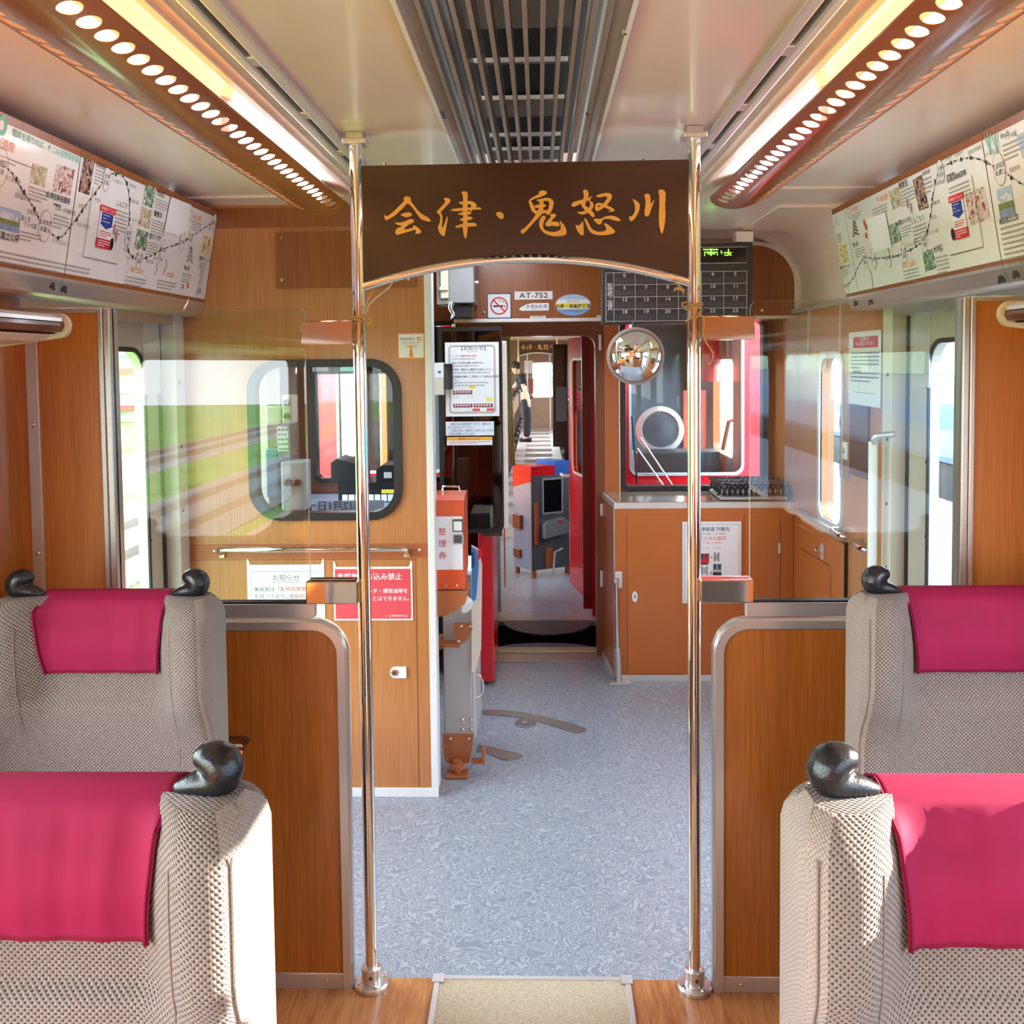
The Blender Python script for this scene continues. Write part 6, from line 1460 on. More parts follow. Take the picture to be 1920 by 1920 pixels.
t = thing('cab_screen', 'black driver screen in the next car beside its red door', 'screen', fs7.p(*a)); MB().box((a[0], 7.25, a[1]), (c[0], 7.27, c[1]), bev=.006).build('panel', BLKG, t); MB().box((c[0]-.03, 7.25, 0), (c[0], 7.27, a[1])).build('foot_post', BLKG, t)
p = fs7.px(1045, 790); q_ = fs7.px(1062, 725); MB().box((p[0]-.01, 7.24, p[1]), (q_[0], 7.25, q_[1])).build('lower_panel', DGR, t)
b = MB(); vs = []
for i in range(25): vs += [V((-.245+.068*i/24, 6.7+.014*math.sin(i*1.3), .86)), V((-.262+.06*i/24, 6.7+.014*math.sin(i*1.3), 1.78))]
o = b.add(vs, [[2*i, 2*i+2, 2*i+3, 2*i+1] for i in range(24)]).build('curtain', mat('curtain_yellow', '#d8cf94', .9, var=.08), smooth=True); tag(o, 'pale yellow curtain at the left side of the next car', 'curtain')
md = o.modifiers.new('thick', 'SOLIDIFY'); md.thickness = .003
struct(MB().box((-.40, 6.3, 0), (-.285, 6.34, 2.1)), 'wall_left', mat('cab_wall_grey', '#b4a69e', .5), label='grey wall edge at the left of the next car entrance')
o = MB().box((-.264, 6.66, 0), (-.254, 6.685, 2.0)).build('wood_post', WP); tag(o, 'narrow wooden post beside the yellow curtain', 'post')
SLV = mat('machine_silver', '#a4acb8', .35, .3); SLD = mat('machine_dark', '#5c666a', .4, .2); BLU = mat('blue_plastic', '#2c6cc8', .4); REDP = mat('red_plastic', '#e0121c', .3)
t = thing('fare_machine', 'grey fare machine with red and blue top in the next car', 'fare machine', (0, 7.0, 0))
C0, R0, L0 = V((-.066, 6.90, 0)), V((.215, 7.05, 0)), V((-.205, 7.08, 0)); K0 = R0 + L0 - C0
def slab(pts, z0, z1, m, name):
    n = len(pts); b = MB(); b.add([V((p.x, p.y, z0)) for p in pts] + [V((p.x, p.y, z1)) for p in pts], [list(range(n))[::-1], list(range(n, 2*n))] + [[i, (i+1) % n, n+(i+1) % n, n+i] for i in range(n)], m); return b.build(name, m, t)
slab([C0, R0, K0, L0], .06, .76, SLD, 'body')
frc = Fr(C0, R0-C0, (0, 0, 1)); frl2 = Fr(L0, C0-L0, (0, 0, 1)); Lr, Ll = (R0-C0).length, (C0-L0).length
MB().flat(frl2, rect(.002, .06, Ll-.002, .72), SLV, h=.002).build('side_plate', SLV, t)
mid = C0 + (R0-C0)*.62; midb = L0 + (R0-C0)*.62
slab([C0, mid, midb, L0], .76, .83, REDP, 'red_top'); slab([mid, R0, K0, midb], .76, .86, BLU, 'blue_top')
MB().flat(frl2, [(0, .66), (Ll, .72), (Ll, .77), (0, .77)], REDP, h=.004).build('red_side', REDP, t)
MB().prism(frc, rect(.085, .47, .26, .74), .012, SLV, [rect(.097, .485, .248, .725)], h=.012).flat(frc, rect(.097, .485, .248, .725), BLKG, h=.004).build('screen', BLKG, t)
MB().prism(frc, [(.08, .30), (.28, .33), (.28, .41), (.25, .44), (.10, .42), (.08, .40)], .06, mat('keypad_grey', '#7c8a8c', .4), h=.06).build('keypad_box', None, t)
MB().flat(frc, rect(.19, .405, .23, .425), INKR, h=.063).build('red_key', INKR, t)
MB().prism(frc, rect(.02, .25, .05, .56), .01, COP, h=.012).build('copper_rail', COP, t); MB().prism(frc, rect(.11, .07, .17, .22), .02, COP, h=.02).build('copper_foot', COP, t)
MB().prism(frl2, rect(.02, .14, .10, .20), .03, RBR, h=.02).build('pedal', RBR, t); MB().prism(frl2, rect(.03, .36, .12, .46), .04, RBR, h=.03).build('lock_block', RBR, t)
MB().tube([frc.p(.16, .03, .03), frc.p(.17, .19, .04), frc.p(.23, .215, .05)], .008, 8).build('lever', ALUW, t)
for p in (C0, R0, L0): MB().cyl((p.x*.9+.005, p.y+.03, .0), (p.x*.9+.005, p.y+.03, .06), .02, 10).build('foot', COP, t)
# cab of the next car, seen through the right front window
t = thing('driver_chair', 'silver rimmed driver seat headrest seen through the right front window', 'seat', (.8, 6.7, 0))
fh = front(6.6); p = fh.px(1236, 807); MB().lathe([(.15, .03), (.165, .0), (.165, .05), (.13, .07), (.125, .045), (.02, .03)], fh.p(*p), (0, -1, .15), 28).build('headrest_rim', WHT, t, smooth=True, ang=40)
MB().lathe([(.122, .05), (.06, .058), (.001, .06)], fh.p(*p), (0, -1, .15), 28).build('headrest_pad', mat('pad_grey', '#5c6068', .35), t, smooth=True)
MB().obox((.86, 6.85, .6), (.46, .12, .7), None, mat('seat_silver', '#c4c8cc', .4), .04, 3).build('backrest', None, t, smooth=True); MB().cyl((.86, 6.85, 0), (.86, 6.85, .3), .05).build('pedestal', DGR, t)
a, c = fh.px(1290, 915), fh.px(1334, 735); o = MB().box((a[0]+.03, 6.98, 0), (c[0]+.03, 7.04, c[1])).build('equipment_cabinet', mat('panel_salmon', '#e07058', .5)); tag(o, 'salmon coloured cabinet in the cab of the next car', 'cabinet')
a, c = fh.px(1312, 715), fh.px(1342, 625); o = MB().cyl(((a[0]+c[0])/2, 6.5, a[1]), ((a[0]+c[0])/2, 6.5, c[1]), .06, 20).build('upright', mat('upright_red', '#d84c44', .35), smooth=True, ang=50); tag(o, 'red cylinder high in the cab of the next car', 'upright')  # plain red cylinder standing in for a red upright shape
a, c = fh.px(1342, 870), fh.px(1385, 780); t = thing('control_stand', 'dark control stand in the cab of the next car', 'control stand', fh.p(*a)); MB().box((a[0]-.03, 6.55, .0), (min(c[0], 1.19), 6.8, a[1]+.12), bev=.01).build('stand', DGR, t); MB().tube([V((a[0]+.05, 6.6, a[1]+.1)), V((a[0]+.08, 6.55, a[1]+.3)), V((a[0]+.15, 6.55, a[1]+.32))], .015, 10).build('lever', RBR, t, smooth=True)
a, c = fh.px(1185, 905), fh.px(1385, 850); o = MB().box((a[0], 6.2, 0), (1.18, 6.42, 1.0), bev=.01).build('cab_desk', mat('desk_dark', '#4a4c4c', .4)); tag(o, 'dark desk below the right front window in the next car', 'desk')
struct(MB().box((.36, 8.2, 0), (1.26, 8.24, 2.1)), 'wall_right', mat('cab_back_grey', '#6e7a84', .5), label='grey rear wall of the next car cab')
struct(MB().box((-1.31, 8.2, 0), (-.45, 8.24, 2.1)), 'wall_left', mat('cab_back_grey', '#6e7a84'), label='grey rear wall left in the next car')

# ------------------------------------------------------------------ person bending over the seats in the next car
SKN = mat('skin', '#dba88c', .5, var=.04); SHT = mat('black_shirt', '#26252c', .8); TRS = mat('dark_trousers', '#1c1d26', .8); HAIR = mat('black_hair', '#2c2018', .6)
def skinned(name, nodes, edges, m, parent, root=0, sub=2):
    me = D.meshes.new(name); off = wl(parent); me.from_pydata([V(n[:3])-off for n in nodes], edges, []); me.materials.append(m)
    o = D.objects.new(name, me); COL.objects.link(o); o.parent = parent
    md = o.modifiers.new('skin', 'SKIN'); md.use_smooth_shade = True
    for i, n in enumerate(nodes):
        v = me.skin_vertices[0].data[i]; v.radius = (n[3], n[4] if len(n) > 4 else n[3]); v.use_root = (i == root)
    s_ = o.modifiers.new('sub', 'SUBSURF'); s_.levels = sub; s_.render_levels = sub; return o
PXX, PYY = -.30, 18.9
t = thing('person', 'person in a black polo shirt bending over the seats in the next car', 'person', (PXX, PYY, 0))
def pp(dx, dy, z, r, r2=None): return (PXX+dx, PYY+dy, z, r, r2 or r)
body = [pp(0, 0, .86, .12, .10), pp(-.03, 0, 1.05, .115, .09), pp(-.08, 0, 1.22, .13, .09), pp(-.13, 0, 1.33, .085, .07), pp(-.15, 0, 1.365, .052), pp(-.165, 0, 1.40, .055), pp(-.18, 0, 1.455, .078, .085), pp(-.19, 0, 1.52, .07, .075),
        pp(.02, -.10, .80, .085), pp(.04, -.10, .45, .06), pp(.03, -.10, .09, .042), pp(-.05, -.10, .03, .035),
        pp(.02, .10, .80, .085), pp(.06, .10, .45, .06), pp(.05, .10, .09, .042), pp(-.03, .10, .03, .035),
        pp(-.06, -.19, 1.30, .055), pp(.0, -.22, 1.05, .042), pp(.08, -.22, .84, .032), pp(.10, -.22, .78, .03, .02),
        pp(-.06, .19, 1.30, .055), pp(-.2, .22, 1.10, .042), pp(-.36, .2, 1.0, .032)]
edges = [(0, 1), (1, 2), (2, 3), (3, 4), (4, 5), (5, 6), (6, 7), (0, 8), (8, 9), (9, 10), (10, 11), (0, 12), (12, 13), (13, 14), (14, 15), (3, 16), (16, 17), (17, 18), (18, 19), (3, 20), (20, 21), (21, 22)]
skinned('body', body, edges, SKN, t)
for k, (dx, dz, L_) in enumerate(((-.012, -.012, .07), (-.004, -.016, .078), (.006, -.016, .075), (.014, -.012, .062))):
    skinned('finger', [pp(.10+dx*.6, -.22+dx, .775, .009), pp(.105+dx*.6, -.22+dx, .745, .008), pp(.10+dx*.5, -.22+dx, .745-L_*.6, .007)], [(0, 1), (1, 2)], SKN, t, sub=1)
skinned('thumb', [pp(.085, -.235, .80, .010), pp(.075, -.25, .77, .009), pp(.078, -.25, .745, .008)], [(0, 1), (1, 2)], SKN, t, sub=1)
sh = [pp(0, 0, .90, .135, .115), pp(-.03, 0, 1.05, .145, .12), pp(-.08, 0, 1.22, .16, .125), pp(-.13, 0, 1.33, .10, .085), pp(-.145, 0, 1.36, .066), pp(-.06, -.19, 1.30, .07), pp(-.02, -.21, 1.14, .062), pp(-.06, .19, 1.30, .07), pp(-.14, .215, 1.18, .06)]
skinned('shirt', sh, [(0, 1), (1, 2), (2, 3), (3, 4), (3, 5), (5, 6), (3, 7), (7, 8)], SHT, t)
tr = [pp(0, 0, .92, .13, .11), pp(.02, -.10, .80, .10), pp(.04, -.10, .45, .075), pp(.03, -.10, .08, .06), pp(.02, .10, .80, .10), pp(.06, .10, .45, .075), pp(.05, .10, .08, .06)]
skinned('trousers', tr, [(0, 1), (1, 2), (2, 3), (0, 4), (4, 5), (5, 6)], TRS, t)
MB().sphere((PXX-.17, PYY, 1.525), .098, 10, sc=(1, .95, .95)).build('hair', HAIR, t, smooth=True, ang=180)
for dy in (-.1, .1): MB().obox((PXX+.01, PYY+dy, .04), (.26, .09, .07), None, BLK, .03).build('shoe', BLK, t, smooth=True)
for dy in (-.03, .03): MB().sphere((PXX-.265, PYY+dy, 1.475), .011, 6).build('eye', WHT, t)
MB().sphere((PXX-.272, PYY, 1.45), .016, 6, sc=(1.2, .8, 1.2)).build('nose', SKN, t); MB().obox((PXX-.258, PYY, 1.415), (.012, .05, .01), None, mat('lips', '#b06a5c'), .004).build('mouth', None, t)
for dy in (-.085, .085): MB().sphere((PXX-.175, PYY+dy, 1.455), .028, 6, sc=(.8, .4, 1.2)).build('ear', SKN, t)

# ------------------------------------------------------------------ counter cabinet at the right
t = thing('counter_cabinet', 'brown counter cabinet with metal edged top under the front window', 'cabinet', (.8, 4.85, 0))
YC = 4.665
poly = [(.366, YC), (1.25, YC), (1.25, YF-.002), (.330, YF-.002)]
CBT = mat('counter_top', '#8c7c64', .12, var=.1, coat=.5)
MB().prism(Fr((0, 0, 0), (1, 0, 0), (0, 1, 0)), poly, .868, BRN, h=.868).build('body', BRN, t)
MB().prism(Fr((0, 0, 0), (1, 0, 0), (0, 1, 0)), [(.364, YC-.002), (1.25, YC-.002), (1.25, YF-.002), (.328, YF-.002)], .028, ALUW, h=.896).build('edge_strip', ALUW, t)
MB().prism(Fr((0, 0, 0), (1, 0, 0), (0, 1, 0)), [(.380, YC+.014), (1.24, YC+.014), (1.24, YF-.01), (.344, YF-.01)], .003, CBT, h=.899).build('top', CBT, t)
fcab = front(YC); G = lambda x, y: fcab.px(x, y)
b = MB(); u0, u1 = G(1176, 1100)[0], G(1393, 1100)[0]; vt, vb = G(1200, 966)[1], G(1200, 1272)[1]
MB().box((u0, YC-.006, .036), (u1, YC, vt), bev=.003).build('door', BRN, t)
u2 = G(1463, 1000)[0]; MB().box((u1+.008, YC-.006, .036), (u2, YC, vt), bev=.003).build('door', BRN, t)
MB().box((u2+.006, YC-.006, .036), (1.245, YC, vt), bev=.003).build('door', BRN, t)
p = G(1461, 1027); MB().cyl((p[0], YC-.008, p[1]-.025), (p[0], YC-.008, p[1]+.025), .007, 10).build('hinge', OFFW, t)
p = G(1190, 1118); k = MB().prism(fcab, ell(p[0], p[1], .014, .027), .004, WHT, h=.010).build('keyhole_plate', WHT, t); MB().flat(fcab, ell(p[0], p[1]+.003, .004, .005, 10), BLK, h=.011).flat(fcab, rect(p[0]-.0015, p[1]-.01, p[0]+.0015, p[1]), BLK, h=.011).build('keyhole', BLK, k)
MB().box((.37, YC-.009, 0), (1.25, YC-.006, .034), bev=.001).build('kick_strip', ALUW, t)
A = V((.366, YC)); Bv = V((.330, YF-.01)); d = (Bv-A).normalized(); fsd = Fr((Bv.x-.001, Bv.y, 0), (A.x-Bv.x, A.y-Bv.y, 0), (0, 0, 1)); Ls = (Bv-A).length
MB().prism(fsd, rect(.002, 0, Ls, .034), .004, ALUW, h=.004).build('kick_strip', ALUW, t); MB().prism(fsd, rect(Ls-.012, .034, Ls, .87), .003, ALUW, h=.003).build('corner_strip', ALUW, t)
# post with latch
p0 = at(1163, 1278, 'Y', 4.62); X0 = p0.x
t = thing('latch_post', 'chrome latch post with sleeve standing at the cabinet corner', 'post', (X0, 4.62, 0))
zz = lambda y: at(1163, y, 'Y', 4.62).z
MB().cyl((X0-.012, 4.635, zz(1220)), (X0-.016, 4.64, zz(1085)), .0105, 14).build('rod', CHR, t, smooth=True, ang=50); MB().cyl((X0-.008, 4.625, .012), (X0-.010, 4.632, zz(1218)), .0165, 14).build('sleeve', ALU, t, smooth=True, ang=50)
MB().box((X0-.055, 4.60, .0), (X0+.05, 4.65, .012), bev=.003).build('foot', ALU, t); MB().obox((X0-.004, 4.652, zz(1090)), (.04, .012, .085), None, ALUW, .006).obox((X0-.016, 4.638, zz(1090)), (.026, .03, .03), None, CHR, .006).build('latch', CHR, t)
# poster
t, u0, v0, u1, v1 = poster(fcab, 'poster', 'white poster with red and grey trains on the counter cabinet door', 'poster', (1279, 1130), (1389, 977))
b = MB().flat(fcab, rect(u0, v0, u1, v1), PAPER, h=.009); b.build('sheet', PAPER, t)
b = MB().line(fcab, rect(u0+.01, v0+.012, u1-.01, v1-.014), .002, mat('slate_line', '#5c6c8c'), h=.0095, closed=True); um = G(1336, 1000)[0]
b.text(fcab, '会津鉄道 列車内', um, G(0, 1002)[1], .0225, mat('slate_ink', '#4a5a78'), h=.01, al='c', bold=.01).text(fcab, '(AT-600形・AT-700形)', um, G(0, 1009)[1], .0125, INKG, h=.01, al='c').text(fcab, 'デジタル鉄印', um-.004, G(0, 1019)[1], .0225, INKR, h=.01, al='c')
b.text(fcab, 'AT-600形・AT-700形Ver.', um-.002, G(0, 1025)[1], .009, INKR, h=.01, al='c').text(fcab, 'AT-700 形', G(1322, 0)[0], G(0, 1034)[1], .008, INKG, h=.01, al='c').text(fcab, 'AT-600 形', G(1345, 0)[0], G(0, 1034)[1], .008, INKG, h=.01, al='c')
b.build('lettering', INKG, t)
b = MB(); r_ = lambda x0, y0, x1, y1, m, h=.01: b.flat(fcab, rect(*G(x0, y1), *G(x1, y0)), m, h)
r_(1311, 1037, 1329, 1055, INKR); r_(1313, 1038, 1319, 1047, DGR, .0105); r_(1321, 1038, 1327, 1047, DGR, .0105); r_(1313, 1055, 1327, 1058, INK)
r_(1338, 1035, 1341, 1052, INKG); r_(1345, 1035, 1348, 1052, INKG); r_(1341, 1038, 1345, 1050, GRY)
r_(1336, 1056, 1352, 1072, GRY); r_(1337, 1057, 1343, 1067, mat('tint', '#3c5260'), .0105); r_(1345, 1057, 1351, 1067, mat('tint', '#3c5260'), .0105); r_(1336, 1072, 1352, 1078, INK)
r_(1314, 1060, 1316, 1078, INKG); r_(1324, 1060, 1326, 1078, INKG); r_(1316, 1063, 1324, 1075, GRY)
for P_ in ([(1331, 1046), (1335, 1041), (1334, 1047)], [(1330, 1074), (1334, 1070), (1331, 1078)]): b.line(fcab, [G(*p) for p in P_], .003, INK, h=.01)
b.build('pictures', INKR, t)
# netted pad on the counter
t = thing('netted_pad', 'grey padded tray under black netting on the counter', 'pad', at(1400, 940, 'Z', .9))
q0, q1 = at(1350, 946, 'Y', 4.70), at(1478, 946, 'Y', 4.70); xa_, xb2 = q0.x, q1.x; ya, yb_ = 4.70, 5.0
MB().box((xa_, ya, .9005), (xb2, yb_, .918), bev=.006).build('tray', GRY, t)
MB().obox(((xa_+xb2)/2, (ya+yb_)/2, .945), (xb2-xa_-.02, yb_-ya-.02, .055), None, mat('pad_white', '#d8d8d4', .6), .018, 3).build('pad', None, t, smooth=True)
b = MB(); rnd = random.Random(4)
for i in range(13):
    x = xa_+.01 + (xb2-xa_-.02)*i/12
    for sg in (-1, 1):
        pts = [V((max(xa_, min(xb2, x+sg*.08*(j/8)+rnd.uniform(-.006, .006))), ya+.004+(yb_-ya-.01)*j/8, .976+rnd.uniform(0, .004))) for j in range(9)]
        b.tube([V((x-sg*.02, ya+.002, .925)), V((x-sg*.01, ya+.003, .955))] + pts, .0068, 5)
for j in range(5):
    y = ya+.03+(yb_-ya-.05)*j/4; b.tube([V((xa_+.004, y, .93)), V((xa_+.012, y, .976))] + [V((xa_+.02+(xb2-xa_-.04)*k/6, y+rnd.uniform(-.01, .01), .979)) for k in range(7)] + [V((xb2-.004, y, .95))], .0068, 5)
b.build('net', BLK, t, smooth=True)

# ------------------------------------------------------------------ right wall of the entrance area
XW = 1.25; fR = Fr((XW, 0, 0), (0, -1, 0), (0, 0, 1)); S = lambda x, y: fR.px(x, y)
wl0, wb0 = S(1537, 975); wl1, wt0 = S(1580, 678)
hole = rrect(wl0, .90, wl1, 1.60, .06)
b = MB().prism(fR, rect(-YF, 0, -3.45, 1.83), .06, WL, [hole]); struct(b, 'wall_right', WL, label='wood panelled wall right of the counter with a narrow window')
b = MB().prism(fR, rrect(wl0-.03, .87, wl1+.02, 1.63, .07), .012, ALUW, [hole], h=.006); o = struct(b, 'window_7', ALUW, label='narrow bright window in the right wall beside the counter'); MB().flat(fR, hole, GLW, h=-.02).build('pane', GLW, o)
b = MB().box((XW-.035, 3.86, .855), (XW, 4.5, .885), bev=.003); struct(b, 'trim_26', ALU, label='silver ledge below the narrow right window')
for x, nm in ((1449, 27), (1517, 28), (1577, 29)):
    u = S(x, 640)[0]; zlo = .9 if x == 1449 else 1.62; b = MB().box((XW-.006, -u-.006, zlo), (XW, -u+.006, 1.83)); struct(b, 'trim_%d' % nm, ALUW, label={1449: 'pale corner strip between front window and right wall', 1517: 'nearer end pale strip above the narrow right window', 1577: 'pale strip at the end of the narrow right window'}[x])
b = MB().box((XW-.012, 3.45, 1.822), (XW, YB, 1.842), bev=.002); struct(b, 'trim_30', ALUW, label='pale rail along the top of the right wood wall')
b = MB().box((XW-.004, 4.28, 0), (XW, 4.66, .86)).box((XW-.012, 3.86, 0), (XW, 4.27, .84), bev=.004); struct(b, 'wall_right', BRN, label='brown lower panel below the narrow right window')
b = MB().line(fR, [S(1505, 1028), S(1563, 1062), S(1563, 1130)], .008, RBR, h=.0135); struct(b, 'trim_31', RBR, label='slanted edge line on the brown lower panel')
b = MB().box((XW-.014, 3.855, 0), (XW, 3.862, .85)); struct(b, 'trim_32', BLK, label='dark joint at the end of the brown lower panel')
p = S(1548, 1034); t = thing('panel_latch', 'chrome knob latch on the brown lower panel', 'latch', fR.p(*p)); MB().prism(fR, rrect(p[0]-.02, p[1]-.035, p[0]+.02, p[1]+.035, .004), .004, ALUW, h=.017).build('plate', ALUW, t); MB().lathe([(.009, 0), (.009, .012), (.013, .016), (.013, .026), (.009, .03)], fR.p(p[0]-.01, p[1]+.005, .017), fR.n, 14).build('knob', CHR, t, smooth=True, ang=40)
t, u0, v0, u1, v1 = poster(fR, 'notice', 'white notice with red heading on the right wood wall', 'notice', (1592, 757), (1654, 618))
b = MB().flat(fR, rect(u0, v0, u1, v1), PAPER, h=.003).flat(fR, rrect(u0+(u1-u0)*.15, v1-(v1-v0)*.22, u1-(u1-u0)*.08, v1-(v1-v0)*.07, .006), mat('heading_red', '#d84854', .5), h=.0035); b.build('sheet', PAPER, t)
b = MB().text(fR, '《お願い》', (u0+u1)/2, v1-(v1-v0)*.125, .024, PAPER, h=.004, al='c').text(fR, 'Suicaの利用エリア外の方へ', (u0+u1)/2+.01, v1-(v1-v0)*.185, .0165, PAPER, h=.004, al='c')
b.lines(fR, u0+.03, v1-(v1-v0)*.27, u1-.02, v1-(v1-v0)*.52, 5, INKG, h=.004, seed=2).lines(fR, u0+.03, v1-(v1-v0)*.54, u1-.02, v1-(v1-v0)*.70, 3, INKG, h=.004, seed=5)
b.line(fR, rect(u0+.06, v0+.05, u1-.06, v0+.11), .002, INKG, h=.004, closed=True).line(fR, [(u0+.13, v0+.05), (u0+.13, v0+.11)], .002, INKG, h=.004).lines(fR, u0+.06, v0+.14, u1-.06, v0+.12, 1, INKG, h=.004); b.build('lettering', INKG, t)
a, c = S(1597, 888), S(1632, 762); t = thing('wall_panel', 'dark brown panel below the notice on the right wall', 'panel', fR.p(*a)); MB().prism(fR, rect(a[0], a[1], c[0], c[1]), .01, mat('panel_brown', '#6c4030', .35), h=.01).build('panel', None, t)
t = thing('switch_plate', 'steel switch plate with dark windows on the right wall', 'switch plate', fR.p(*S(1584, 830)))
a, c = S(1576, 895), S(1595, 760); MB().prism(fR, rect(a[0], a[1], c[0], c[1]), .004, mat('steel_tan', '#b08a70', .3, .4), h=.004).build('plate', None, t)
for y in (792, 874): p = S(1579, y); MB().flat(fR, rect(p[0]-.02, p[1]-.018, p[0]+.02, p[1]+.018), DGR, h=.005).build('indicator', DGR, t)
p = S(1588, 845); MB().prism(fR, rect(p[0]-.03, p[1]-.035, p[0]+.03, p[1]+.035), .004, WHT, h=.009).build('lock_plate', WHT, t); MB().lathe([(.012, 0), (.012, .006)], fR.p(p[0], p[1], .009), fR.n, 14).build('lock', CHR, t)
for (x, y, lb) in ((1588, 998, 'chrome handle just below the end of the narrow right window'), (1630, 1022, 'chrome handle beside the vertical white grab bar')):
    p = S(x, y); o = MB().tube(cat([fR.p(p[0]-.07, p[1]+.0, .0), fR.p(p[0]-.07, p[1], .04), fR.p(p[0], p[1]-.004, .05), fR.p(p[0]+.07, p[1]-.004, .04), fR.p(p[0]+.07, p[1]-.004, 0)], 5), .010, 10).build('pull_bar', CHR, smooth=True); tag(o, lb, 'handle')
fg = Fr((XW-.06, 0, 0), (0, -1, 0), (0, 0, 1)); T = lambda x, y: fg.p(*fg.px(x, y))
t = thing('grab_bar', 'vertical white grab bar beside the right entrance door', 'grab bar', T(1636, 1100))
a, c = T(1637, 1130), T(1637, 828); MB().tube([V((c.x, c.y, a.z-.25)), V((c.x, c.y, c.z))], .017, 12, flat=.75).build('bar', WHT, t, smooth=True, ang=50)
MB().tube(cat([V((c.x, c.y, c.z-.01)), V((c.x+.005, c.y-.02, c.z+.02)), V((XW-.005, c.y-.05, c.z+.03))], 5), .012, 10).build('upper_arm', ALU, t, smooth=True)
MB().tube([V((c.x, c.y, a.z-.24)), V((XW-.003, c.y-.02, a.z-.25))], .012, 10).build('lower_arm', ALU, t)

# ------------------------------------------------------------------ outside
GRS = mat('grass', '#7ca44c', .9, var=.35, vscale=(1.2, 1.2, 1.2), spec=.1); BAL = mat('ballast', '#a49c94', .95, var=.4, vscale=(9, 9, 9), spec=.1)
g = MB().box((-120, -60, -1.3), (-1.6, 140, -1.15)); o = g.build('grass_field', GRS); o['kind'] = 'structure'; o['label'] = 'green grass field left of the train'; o['category'] = 'ground'
o = MB().box((1.75, -40, -1.3), (4.6, 60, -.02)).build('platform', mat('platform_concrete', '#888c94', .8, var=.1, vscale=(3, 3, 3))); o['kind'] = 'structure'; o['label'] = 'pale concrete platform right of the train'; o['category'] = 'platform'
o = MB().box((4.6, -40, -1.4), (60, 120, -1.15)).build('ballast_bed', BAL); o['kind'] = 'structure'; o['label'] = 'ballast bed beyond the platform'; o['category'] = 'ground'
o = MB().box((-1.6, -40, -1.4), (1.75, 60, -1.25)).build('ballast_bed', BAL); o['kind'] = 'structure'; o['label'] = 'ballast under the train'; o['category'] = 'ground'
for x0 in (-6.4, -11.2):
    o = MB().box((x0-1.3, -40, -1.15), (x0+1.3, 120, -1.12)).build('ballast_bed', BAL); o['kind'] = 'structure'; o['label'] = 'ballast strip of a side track'; o['category'] = 'ground'
    for k in (-.53, .53): o = MB().box((x0+k-.04, -40, -1.12), (x0+k+.04, 88, -.98)).build('rail', mat('rail_steel', '#8c7c70', .5, .5)); tag(o, 'steel rail of the %s side track in the grass' % ('nearer' if x0 > -8 else 'farther') , 'rail', 'rails of the side tracks')
t = thing('yard_building', 'yard building with blue, yellow and red steel framing beyond the grass', 'building', (-22, 44, -1.15))
b = MB().box((-34, 46, -1.15), (-12, 52, 5)); b.build('wall', mat('yard_white', '#d8dcd8', .7), t)
for k, (z, m) in enumerate(((-.6, '#a8483c'), (.3, '#c8d0cc'), (1.2, '#a85848'), (2.1, '#8cb0d8'), (3.0, '#e0c860'), (3.9, '#9cc0e0'))): MB().box((-34, 45.4, z), (-12, 45.8, z+.28)).build('beam', mat('beam_%s' % m[1:], m, .6), t)
for i in range(16): MB().box((-34+1.45*i, 45.2, -1.15), (-33.75+1.45*i, 45.5, 4.6)).build('post', mat('post_%d' % (i % 3), ('#e4cc5c', '#e8ecec', '#8cacd4')[i % 3], .6), t)
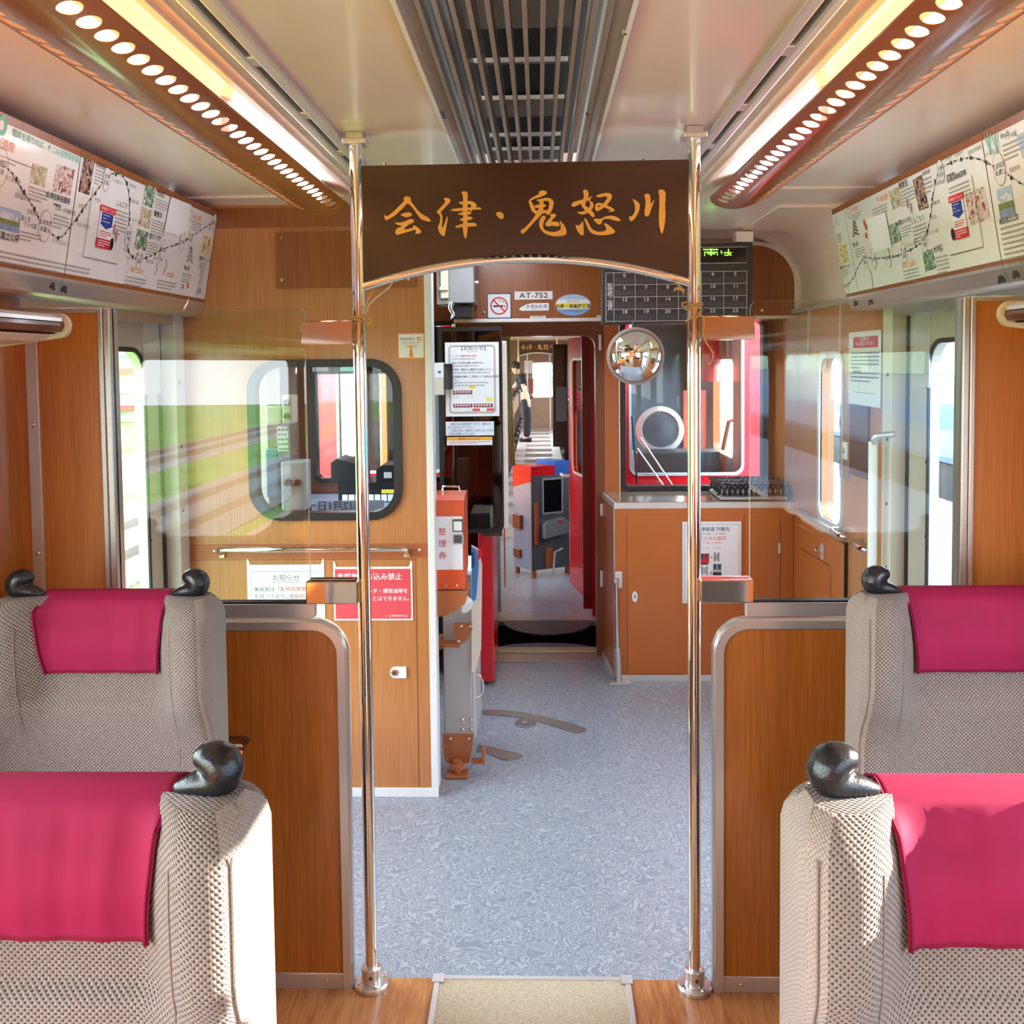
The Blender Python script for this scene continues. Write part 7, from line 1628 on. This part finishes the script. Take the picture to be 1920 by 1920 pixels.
t = thing('yard_wagon', 'dark red wagon standing on the farther side track', 'wagon', (-11.2, 34, -.9)); MB().box((-12.5, 30, -.6), (-9.9, 38, .1), bev=.05).build('body', mat('wagon_red', '#b0584c', .6), t); MB().box((-12.2, 31, .1), (-10.2, 33.5, 1.6), bev=.05).build('cab', mat('wagon_cab', '#c06a58', .6), t)
for y in (31, 33, 35, 37): MB().cyl((-12.0, y, -.655), (-10.4, y, -.655), .32, 16).build('wheelset', DGR, t)
t = thing('rail_car', 'pale blue and white rail car beyond the platform', 'rail car', (7, 18, -.9)); RBL = mat('car_pale_blue', '#8aa6c6', .4); 
MB().box((5.6, -28, .1), (8.4, 27, 2.70), bev=.12).build('body', RBL, t); MB().box((5.585, -27.6, .62), (5.6, 26.6, .95)).build('blue_band', mat('car_blue', '#5c9cdc', .4), t)  # stretched back out of view and roof lowered to shape the low sun
for i in range(-15, 8): MB().box((5.58, 7.8+2.35*i, 1.35), (5.6, 9.6+2.35*i, 2.15), bev=.005).build('window', mat('car_glass_green', '#b4d8b8', .2), t)
for y in (-25, -22, -5, -2, 9, 12, 22, 25): MB().cyl((6, y, -.65), (8, y, -.65), .4, 16).build('wheelset', DGR, t)
MB().box((5.7, -27, -.6), (8.3, 26, .1)).build('underframe', DGR, t)
o = MB().cyl((4.3, 9.8, -.02), (4.3, 9.8, 1.35), .05, 10).build('bollard', mat('bollard_orange', '#f0a468', .6)); tag(o, 'orange post on the platform outside the right door', 'post')
LEAF = mat('leaf_green', '#5c8a44', .8, var=.5, vscale=(6, 6, 6)); TRK = mat('bark', '#6c5a48', .9)
for i in range(8):
    x, y = -46+ (i % 3)*3, 18 + 9*i; rnd = random.Random(i)
    t = thing('tree', 'leafy green tree at the far edge of the grass field', 'tree', (x, y, -1.15), 'trees beyond the grass field')
    MB().cyl((x, y, -1.15), (x, y, 3), .3, 8).build('trunk', TRK, t); b = MB()
    for k in range(16): b.sphere((x+rnd.uniform(-2, 2), y+rnd.uniform(-2, 2), 4.2+rnd.uniform(-2, 2.2)), rnd.uniform(.8, 1.6), 6)
    b.build('crown', LEAF, t, smooth=True)
o = MB().box((-50, 90, -1.15), (60, 92, .1)).build('hedge', mat('hedge_green', '#8ca88c', .8, var=.3)); tag(o, 'long dark hedge across the far end of the yard', 'hedge')
